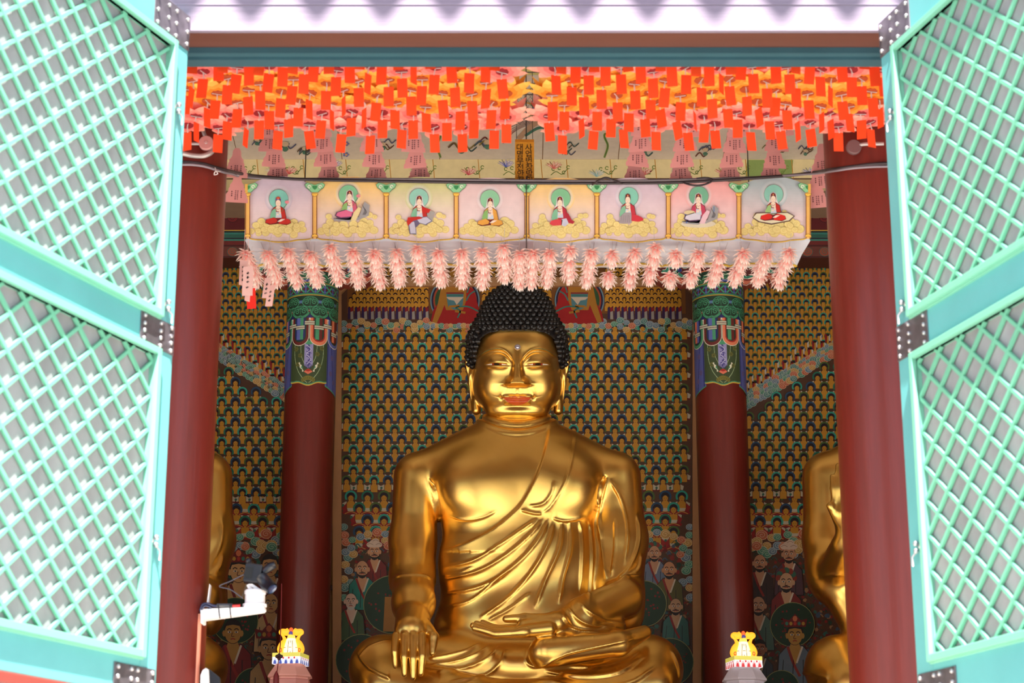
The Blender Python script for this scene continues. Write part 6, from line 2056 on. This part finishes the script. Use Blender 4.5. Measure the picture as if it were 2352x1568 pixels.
LV = ['nearest', 'second', 'third', 'rearmost']
def place_card(px, py, Y, lab, rot=(0, 0, 0), s=1.0):
    o = bpy.data.objects.new('pagoda_card', card_me); COL.objects.link(o)
    p = at(px, py, Y); o.location = p; o.rotation_euler = rot; o.scale = (s, s, s)
    i_ = bpy.data.objects.new('ink_marks', ink_me); COL.objects.link(i_); i_.parent = o
    i_['label'] = 'columns of small dark writing'
    tag(o, lab, 'paper card', 'pink pagoda-shaped cards above the canopy')
    return o
rnd = random.Random(77)
for fi, (px, s) in enumerate(files):
    for k, (py, Y) in enumerate(((246, 11.45), (282, 11.7), (318, 11.95), (352, 12.36))):
        dx = k * (7 if s < 0 else -7)
        place_card(px + dx, py + rnd.uniform(-2, 2), Y, 'pink pagoda-shaped paper card, %s of the %s' % (LV[k], FN[fi]), (rnd.uniform(-.04, .04), rnd.uniform(-.04, .04), rnd.uniform(-.25, .25)))
for k, (px, py, Y) in enumerate(((545, 340, 11.75), (546, 398, 12.0))):
    place_card(px, py, Y, ('upper' if k == 0 else 'lower') + ' pink pagoda-shaped paper card right of the left near column', (0, .02, .1))
for k, (px, py, Y) in enumerate(((1886, 330, 11.7), (1880, 368, 12.34), (1874, 412, 12.36))):
    place_card(px, py, Y, ('upper', 'middle', 'lower')[k] + ' pink pagoda-shaped paper card left of the right near column', (0, -.03, -.15))

# pale strips hanging at the left end of the blossoms
strip_m = mat('pale_pink_strip_paper', (246, 204, 200), rough=.7, translucent=.2)
red_m = mat('red_strip_paper', (224, 36, 22), rough=.6)
def paper_strip(px, py0, py1, w, Y, lab, m=strip_m, yaw=0.0, roll=0.0, marks=True):
    a = at(px, py0, Y); c = at(px, py1, Y); L = a.z - c.z
    wm = w / 330.0
    o = MB(); o.prism([(-wm / 2, -L), (wm / 2, -L), (wm / 2, 0), (-wm / 2, 0)], 'y', -.0008, .0008)
    o.tube([(0, 0, 0), (0, 0, .22)], .0012, 4)
    me = o.build('paper_strip', m, mesh_only=True)
    ob = bpy.data.objects.new('paper_strip', me); COL.objects.link(ob); ob.location = a; ob.rotation_euler = (0, roll, yaw)
    tag(ob, lab, 'paper strip', 'paper strips hanging at the left end of the blossoms')
    if marks:
        mm = MB(); rq = random.Random(int(px * 7 + py0)); z = -.045
        while z > -L + .03:
            mm.box(-.010, .008, -.002, -.001, z - .002, z + .002); mm.box(-.003 + rq.uniform(-.004, .004), rq.uniform(0, .004), -.002, -.001, z - .009, z + .009); mm.box(-.009, -.004, -.002, -.001, z - .008, z)
            z -= .030
        mo = bpy.data.objects.new('ink_marks', mm.build('ink_marks', KTEXT, mesh_only=True)); COL.objects.link(mo); mo.parent = ob
    return ob
YT = 12.14
paper_strip(560, 598, 655, 18, YT, 'pale pink paper strip, leftmost of those under the first blossom file', yaw=.5)
paper_strip(570, 612, 657, 22, YT - .05, 'pale pink paper strip hanging in front of the others under the first blossom file', roll=-.03)
paper_strip(569, 625, 679, 23, YT + .05, 'pale pink paper strip with one large character, behind the front strip', roll=-.02)
paper_strip(571, 650, 692, 13, YT + .12, 'narrow pale pink strip end poking below the longer strips', yaw=.7, roll=.05)
paper_strip(576, 662, 709, 20, YT + .2, 'bright red paper strip lowest of the hanging strips at left', m=red_m, marks=False, roll=-.08)
paper_strip(616, 638, 684, 17, YT + .1, 'pale pink slanted strip, upper of the pair under the second blossom file', yaw=-.4, roll=.12)
paper_strip(624, 655, 703, 18, YT + .18, 'pale pink slanted strip, lower of the pair under the second blossom file', yaw=-.4, roll=.12)
# ------------------------------------------------------------------ cables, boxes and small fittings
grey_c = mat('grey_cable', (126, 118, 128), rough=.5)
dark_c = mat('dark_cable', (46, 34, 40), rough=.5)
steel_c = mat('ribbed_conduit', (166, 158, 158), rough=.35, metal=.4)
def polytube(name, pix, r, m, lab, cat, group=None, n=6):
    P = [at(*p) for p in pix]
    P = [Vector(q) for q in catmull([tuple(p) for p in P], 8)]
    b = MB(); b.tube(P, r, n); o = b.build(name, m, origin=P[0], smooth=True); tag(o, lab, cat, group); return o
polytube('cable', [(410, 372, 11.03), (440, 373, 11.02), (470, 377, 11.06), (500, 386, 11.13), (516, 390, 11.2), (528, 393, 11.32), (560, 400, 11.8), (610, 406, 12.12), (700, 412, 12.2), (900, 416, 12.2), (1200, 420, 12.2), (1500, 420, 12.2), (1650, 414, 12.2), (1800, 404, 12.0), (1870, 396, 11.7), (1893, 392, 11.32), (1904, 390, 11.2), (1925, 387, 11.08), (1960, 382, 11.02), (2000, 377, 11.02), (2040, 375, 11.05)], .011, dark_c, 'dark cable sagging from column to column along the canopy top', 'cable', 'cables strung between the near columns')
polytube('cable', [(410, 378, 11.02), (440, 378, 11.01), (470, 382, 11.05), (500, 391, 11.12), (516, 396, 11.2), (528, 398, 11.34), (600, 409, 12.12), (900, 411, 12.24), (1400, 415, 12.24), (1700, 408, 12.2), (1850, 400, 11.8), (1893, 396, 11.34), (1904, 394, 11.2), (1925, 391, 11.08), (1960, 386, 11.02), (2000, 383, 11.02), (2040, 382, 11.05)], .008, grey_c, 'thinner grey cable tied beside the dark cable over the canopy', 'cable', 'cables strung between the near columns')
polytube('cable', [(1360, 424, 12.16), (1376, 414, 12.1), (1392, 408, 12.1), (1410, 414, 12.1), (1430, 421, 12.16)], .007, dark_c, 'short dark loop of cable above the mauve canopy panel', 'cable')
polytube('cable', [(1568, 419, 12.14), (1590, 425, 12.1), (1612, 425, 12.1), (1632, 418, 12.1), (1634, 411, 12.1), (1620, 408, 12.12), (1600, 410, 12.14)], .007, dark_c, 'dark cable loop drooping over the rose pink canopy panel', 'cable')
polytube('cable_tie', [(494, 385, 11.08), (496, 392, 11.07), (500, 399, 11.08), (492, 401, 11.07), (497, 393, 11.05), (520, 397, 11.3), (548, 402, 11.7), (552, 397, 11.7)], .003, mat('clear_tie', (206, 200, 200), rough=.3), 'pale wire tie round the cables on the left near column', 'cable tie')
polytube('conduit', [(418, 352, 11.0), (440, 357, 11.02), (465, 358, 11.02), (482, 352, 11.03), (492, 340, 11.06)], .016, steel_c, 'grey flexible conduit curving under the round junction box', 'conduit', None, 8)
polytube('conduit', [(420, 328, 11.0), (440, 330, 11.02), (462, 330, 11.02)], .010, steel_c, 'straight thin grey conduit running left from the junction box', 'conduit', None, 8)
polytube('conduit', [(466, 290, 11.04), (468, 305, 11.03), (474, 318, 11.03)], .012, steel_c, 'grey conduit rising above the junction box', 'conduit', None, 8)
p = at(475, 331, 11.03)
jb = thing('junction_box', 'round dusty pink junction box on the left near column', 'junction box', p)
b = MB(); Mj = Matrix.Translation(p) @ Matrix.Rotation(R(90), 4, 'X')
pts = []
vs = []
def disc(c, r, d, n=28):
    mb = MB(); prof = [(0, 0), (r, 0), (r, d * .8), (r * .92, d), (0, d)]
    mb.lathe(prof, (0, 0, 0), n); mb.v = [tuple(Matrix.Translation(c) @ Matrix.Rotation(R(90), 4, 'X') @ Vector(v)) for v in mb.v]; return mb
disc(p, .046, .03).build('housing', mat('dusty_pink_plastic', (176, 124, 122), rough=.5), jb)
disc(p + Vector((0, -.031, 0)), .010, .004, 12).build('screw', stud_m, jb)

# second box on the right near column, half hidden under the tags
p = at(1960, 340, 11.03)
jb2 = thing('junction_box', 'round grey-red junction box on the right near column under the tags', 'junction box', p)
disc(p, .046, .03).build('housing', mat('grey_red_plastic', (104, 78, 80), rough=.5), jb2)
polytube('conduit', [(1964, 336, 11.03), (1985, 331, 11.0), (2030, 330, 10.99)], .012, steel_c, 'grey conduit leading right from the right column junction box', 'conduit', None, 8)

# small metal fitting low on the right near column
p = at(2077, 1376, 11.09)
b = MB(); b.box(p.x - .022, p.x + .022, p.y - .012, p.y, p.z - .022, p.z + .022); b.box(p.x - .01, p.x + .01, p.y - .018, p.y - .012, p.z - .01, p.z + .01)
o = b.build('wall_bracket', mat('painted_over_plate', (120, 70, 76), rough=.4, metal=.3), origin=p, bevel=.002); tag(o, 'small square painted-over plate low on the right near column', 'plate')

# ------------------------------------------------------------------ camera on a white bracket by the left column
wh = mat('white_plastic', (240, 236, 240), rough=.35)
bl = mat('black_plastic', (30, 30, 38), rough=.32)
YA = 11.2
def Q(px, py, dy=0): return at(px, py, YA + dy)
pipe = thing('conduit_pipe', 'orange-brown vertical pipe on the inner face of the left near column', 'pipe', Q(458, 1568))
b = MB(); b.tube([Q(456, 1410), Q(448, 1600), Vector((Q(448, 1600).x, YA, HALL_Z))], .020, 14); b.build('tube', mat('orange_brown_pipe', (206, 128, 104), rough=.35), pipe, smooth=True)
br = thing('camera_bracket', 'white bracket arm projecting from the left near column carrying a round base', 'bracket', Q(470, 1420))
b = MB(); b.prism([(Q(a, c).x, Q(a, c).z) for a, c in ((469, 1400), (470, 1424), (600, 1406), (610, 1402), (609, 1394))], 'y', YA - .05, YA + .05); b.build('arm', wh, br, bevel=.004)
b = MB(); b.prism([(Q(a, c).x, Q(a, c).z) for a, c in ((464, 1396), (464, 1434), (470, 1432), (470, 1398))], 'y', YA - .06, YA + .06); b.build('wall_plate', wh, br, bevel=.003)
c = Q(585, 1393)
b = MB(); b.lathe([(0, 0), (.070, 0), (.070, .014), (.058, .018), (.058, .070), (.062, .074), (.062, .090), (.056, .098), (0, .1)], c, 32); b.build('round_base', wh, br, smooth=False)
b = MB(); b.box(c.x - .055, c.x + .055, YA - .06, YA + .06, Q(0, 1400).z - .012, c.z); b.build('base_plate', wh, br, bevel=.003)
b = MB(); b.tube([Q(498, 1390, -.05), Q(534, 1390, -.05)], .012, 10); b.build('fuse_sleeve', mat('dark_grey_sleeve', (70, 72, 80), rough=.4), br, smooth=True)
b = MB(); b.tube([Q(534, 1391, -.05), Q(552, 1390, -.05)], .008, 8); b.build('red_cable', mat('red_cable_skin', (196, 50, 50), rough=.4), br, smooth=True)
for x in (502, 528):
    b = MB(); b.tube([Q(x, 1388, -.062), Q(x + 1, 1405, -.055), Q(x + 3, 1420, -.052)], .003, 5); b.build('cable_tie', bl, br)
b = MB(); b.tube([Vector(v) for v in catmull([tuple(Q(460, 1402, -.05)), tuple(Q(466, 1388, -.06)), tuple(Q(478, 1386, -.06)), tuple(Q(488, 1390, -.05)), tuple(Q(500, 1391, -.05))], 5)], .008, 6)
b.tube([Vector(v) for v in catmull([tuple(Q(461, 1404, -.05)), tuple(Q(470, 1391, -.07)), tuple(Q(485, 1395, -.05)), tuple(Q(470, 1400, -.04))], 5)], .006, 6); b.build('cable_coil', mat('navy_cable', (40, 46, 80), rough=.4), br, smooth=True)
b = MB(); b.prism([(Q(a, c_).x, Q(a, c_).z) for a, c_ in ((477, 1384), (483, 1342), (484, 1344), (480, 1386))], 'y', YA - .03, YA + .03); b.build('antenna_fin', wh, br)
cm = thing('spotlight_camera', 'black camera head with yoke and lens mounted on the white bracket', 'camera', Q(590, 1362))
b = MB(); b.box(-.05, .05, -.05, .06, -.055, .055, Matrix.Translation(Q(583, 1318)) @ Matrix.Rotation(.12, 4, 'Y')); b.build('body', bl, cm, bevel=.008)
b = MB(); b.tube([Q(570, 1286), Q(576, 1300), Q(612, 1318)], [.016, .014, .018], 10); b.sphere(Q(571, 1288), .019, 12, 8); b.build('top_arm', bl, cm, smooth=True)
b = MB(); b.tube([Q(606, 1312, -.02), Q(622, 1300, -.03), Q(632, 1296, -.03)], [.022, .026, .020], 12); b.build('eyepiece', bl, cm, smooth=True)
b = MB(); b.tube([Q(600, 1325, -.03), Q(612, 1340, -.05), Q(625, 1352, -.07)], [.035, .040, .036], 16); b.build('lens_barrel', bl, cm, smooth=True)
b = MB(); b.tube([Q(623, 1350, -.068), Q(626, 1353, -.072)], [.030, .030], 16); b.build('lens', mat('lens_glass', (60, 76, 110), rough=.08, spec=.9), cm, smooth=True)
b = MB(); b.tube([Q(570, 1342), Q(574, 1350), Q(580, 1362)], .012, 8); b.prism([(Q(a, c_).x, Q(a, c_).z) for a, c_ in ((570, 1342), (580, 1341), (606, 1358), (600, 1362))], 'y', YA - .02, YA + .02); b.build('tilt_mount', wh, cm)
b = MB(); b.tube([Vector(v) for v in catmull([tuple(Q(566, 1316, -.04)), tuple(Q(530, 1334, -.04)), tuple(Q(504, 1346, -.03)), tuple(Q(530, 1354, -.03)), tuple(Q(558, 1374, -.03))], 6)], .0035, 5); b.build('loose_cable', mat('grey_thin_cable', (76, 74, 84), rough=.5), cm)
b = MB(); b.box(-.045, .0, -.052, -.05, -.035, .03, Matrix.Translation(Q(583, 1318)) @ Matrix.Rotation(.12, 4, 'Y')); b.build('front_panel', mat('deep_black', (10, 10, 12), rough=.5), cm)
# white device with dark screen lower down
dv = thing('wall_device', 'white rounded device with dark tilted screen on the left near column', 'device', Q(478, 1600))
b = MB(); b.prism([(Q(a, c_).x, Q(a, c_).z) for a, c_ in ((462, 1600), (463, 1552), (468, 1540), (476, 1535), (481, 1538), (482, 1552), (484, 1600))], 'y', YA - .05, YA + .04); b.build('casing', wh, dv, bevel=.006)
b = MB(); b.prism([(Q(a, c_).x, Q(a, c_).z) for a, c_ in ((481, 1536), (506, 1556), (508, 1600), (483, 1600))], 'y', YA - .02, YA + .02); b.build('screen_shell', bl, dv, bevel=.004)

# ------------------------------------------------------------------ two lit paper pagoda lanterns before the altar
def pagoda(px, py, Y, label, lotus_c, low_c):
    """px, py: foot of the lit crown"""
    o = at(px, py, Y)
    root = thing('pagoda_lantern', label, 'lantern', (o.x, o.y, HALL_Z), 'lit pagoda-shaped lanterns before the altar')
    m = (at(px + 100, py, Y) - at(px, py, Y)).x / 100.0
    crown_m = mat('glowing_crown_silk', rough=.6, attr=True, emit=(255, 220, 140), emit_s=.55); crown_m['uses_attr'] = 1
    def zc(y): return at(px, y, Y).z
    b = MB()
    def seg(prof, col):
        b.cur = rgb(*col); b.lathe([(r * m, zc(py + dy) - o.z) for r, dy in prof], o, 20)
    seg([(0, 2), (17, 2), (17.5, -6), (15, -20), (12, -30), (10, -34)], (255, 238, 190))
    seg([(10, -34), (9, -38), (7, -42), (0, -44)], (206, 196, 90))
    b.cur = rgb(246, 168, 40)
    for f in (-1, 1):
        pts = [(f * 20, 2), (f * 24, -8), (f * 20, -20), (f * 15, -30), (f * 19, -40), (f * 25, -46), (f * 22, -50), (f * 12, -48), (f * 5, -52)]
        P = [Vector(v) for v in catmull([(o.x + a * m, o.y - .01, zc(py + c_)) for a, c_ in pts], 4)]
        n_ = len(P); b.tube(P, [m * (5.5 + 2.6 * math.sin(i / n_ * 9)) for i in range(n_)], 10)
        b.ring = None
        b.cur = rgb(220, 70, 30)
        P2 = [Vector(v) for v in catmull([(o.x + f * a * m, o.y - .07, zc(py + c_)) for a, c_ in ((22, 0), (24, -6), (20, -9), (19, -3), (22, -2))], 4)]
        b.tube(P2, m * 1.0, 5)
        b.cur = rgb(246, 168, 40)
    b.cur = rgb(230, 90, 40); b.sphere((o.x, o.y - .03, zc(py - 52)), m * 5, 10, 8, (1, 1, 1.3))
    b.cur = rgb(70, 60, 120); b.sphere((o.x, o.y - .05, zc(py - 44)), m * 5, 10, 8)
    b.cur = rgb(206, 190, 80); b.sphere((o.x, o.y - .07, zc(py - 38)), m * 5, 10, 8, (1.4, 1, .6))
    b.build('lit_crown', crown_m, root, smooth=True)
    b = MB()
    for q in (-6, 0, 6): b.tube([(o.x + q * m, o.y - 17.6 * m, zc(py + 1)), (o.x + q * .7 * m, o.y - 13 * m, zc(py - 28))], .0022, 4)
    b.tube([(o.x - 16 * m, o.y - 9 * m, zc(py - 12)), (o.x, o.y - 17.4 * m, zc(py - 12)), (o.x + 16 * m, o.y - 9 * m, zc(py - 12))], .0022, 4)
    b.build('net_lines', mat('brown_line', (120, 80, 50), rough=.6), root)
    # painted lotus box
    hx = 33 * m; z1 = zc(py + 2); z0 = zc(py + 26)
    Mr = Matrix.Translation((o.x, o.y, 0)) @ Matrix.Rotation(R(-12 if px < 1176 else 12), 4, 'Z')
    b = MB(); b.box(-hx, hx, -hx, hx, z0, z1, Mr); bx_ = b.build('lotus_box', mat('lit_box_paper', (232, 232, 236), rough=.7, emit=(232, 232, 240), emit_s=.22), root)
    pq = mat('lit_box_paint', rough=.6, attr=True, emit=(255, 255, 255), emit_s=.25); pq['uses_attr'] = 1
    b = MB()
    for face in range(4):
        Mf = Mr @ Matrix.Rotation(face * math.pi / 2, 4, 'Z')
        P_ = Paint(lambda x, y, d: Mf @ Vector((x * m, -hx - .001 - d, z1 - y * m)), eps=.0006)
        P_.poly([(-33, 0), (33, 0), (33, 9), (-33, 9)], (214, 206, 90), 0)
        for k in range(5):
            cx = -26.4 + k * 13.2
            P_.ell(cx, 25, 6.6, 15.5, (240, 240, 240), 1, 14, 0, 180); P_.ell(cx, 25, 5.4, 13.6, lotus_c[0], 2, 14, 0, 180); P_.ell(cx, 25, 3.4, 9, lotus_c[1], 3, 14, 0, 180)
            if k < 4: P_.ell(cx + 6.6, 12, 2, 2.6, (206, 60, 60), 2, 8)
        b.add(P_.mb.v, P_.mb.f); b.c = b.c[:len(b.c) - len(P_.mb.f)] + P_.mb.c
    b.build('painted_petals', pq, bx_)
    # roof and body below
    b = MB(); prof = [(34, 26), (40, 34), (52, 52), (53, 56), (46, 58), (46, 62)]
    b.lathe([(r * m, zc(py + dy) - o.z) for r, dy in prof], o, 8, a0=R(22.5), a1=R(22.5) + 2 * math.pi)
    b.build('paper_roof', mat('paper_%s' % px, low_c[0], rough=.7, emit=low_c[0], emit_s=.05), root)
    b = MB(); prof = [(46, 61), (48, 64), (46, 90), (52, 110), (36, 150), (40, 240), (0, 240)]
    b.lathe([(r * m, zc(py + dy) - o.z) for r, dy in prof], o, 8, a0=R(22.5), a1=R(22.5) + 2 * math.pi)
    b.build('paper_body', mat('paperb_%s' % px, low_c[1], rough=.7), root)
    zb_ = zc(py + 238)
    b = MB(); b.lathe([(0, zb_ - HALL_Z), (.06, zb_ - HALL_Z), (.06, .05), (.22, .04), (.22, 0), (0, 0)], (o.x, o.y, HALL_Z), 20); b.build('stand', dark_wood, root)
    return root
pagoda(668, 1500, 15.6, 'lit lantern with yellow crown over a blue-petalled box and pink roof, left', ((206, 214, 236), (64, 84, 170)), ((206, 144, 130), (196, 130, 120)))
pagoda(1708, 1508, 15.6, 'lit lantern with yellow crown over a red-petalled box and grey roof, right', ((236, 190, 190), (206, 50, 56)), ((176, 164, 168), (190, 176, 180)))
# tassel cord before the left lantern
p = at(641, 1504, 15.2)
ts = thing('tassel', 'dark red knotted tassel cord hanging before the left lit lantern', 'tassel', p)
b = MB(); b.tube([at(647, 1340, 15.2), at(644, 1480, 15.2), at(641, 1506, 15.2), at(634, 1560, 15.2), at(626, 1640, 15.2)], .004, 5); b.build('cord', mat('dark_red_silk', (110, 24, 26), rough=.6), ts)
b = MB()
for a, c_ in ((641, 1504), (636, 1507), (646, 1507), (641, 1512)): b.sphere(at(a, c_, 15.2), .014, 8, 6)
b.build('knot', mat('black_red_knot', (50, 16, 20), rough=.6), ts, smooth=True)
b = MB(); b.lathe([(.004, .0), (.022, -.04), (.030, -.34), (0, -.34)], at(635, 1540, 15.2), 12); b.build('tassel_fringe', MATS['dark_red_silk'], ts, smooth=True)
# blue tufted ornament at the foot of the picture
p = at(1182, 1612, 14.2)
rb = random.Random(9)
b = MB()
for i in range(60):
    a = rb.uniform(0, 6.28); e = rb.uniform(.2, 1.5)
    d = Vector((math.cos(a) * math.cos(e), math.sin(a) * math.cos(e), math.sin(e)))
    b.tube([p + d * .03, p + d * rb.uniform(.09, .13) * (1.0)], [.014, .004], 5)
b.sphere(p, .08, 12, 8)
bo = thing('blue_ornament', 'tip of a blurred blue tufted ornament below the statue hands', 'ornament', (p.x, p.y, HALL_Z))
b.build('tuft', mat('blue_tuft', (84, 100, 156), rough=.8), bo, smooth=True)
b = MB(); b.tube([p, Vector((p.x, p.y, HALL_Z))], .02, 8); b.lathe([(0, .03), (.16, .03), (.16, 0), (0, 0)], (p.x, p.y, HALL_Z), 16); b.build('stand', dark_wood, bo)

# small brass clips on the painting frames
bm_ = mat('dark_bronze_clip', (70, 44, 34), rough=.4, metal=.5)
for i, (px, py) in enumerate(((764, 1160), (764, 1350), (1611, 1237), (1611, 1440))):
    p = at(px, py, YP - .02); b = MB(); b.box(p.x - .02, p.x + .02, p.y - .03, p.y, p.z - .025, p.z + .025)
    o = b.build('frame_clip', bm_, origin=p, bevel=.003)
    tag(o, '%s bronze clip on the %s edge of the centre painting frame' % (('upper', 'lower')[i % 2], ('left', 'right')[i // 2]), 'clip', 'bronze clips on the centre painting frame')
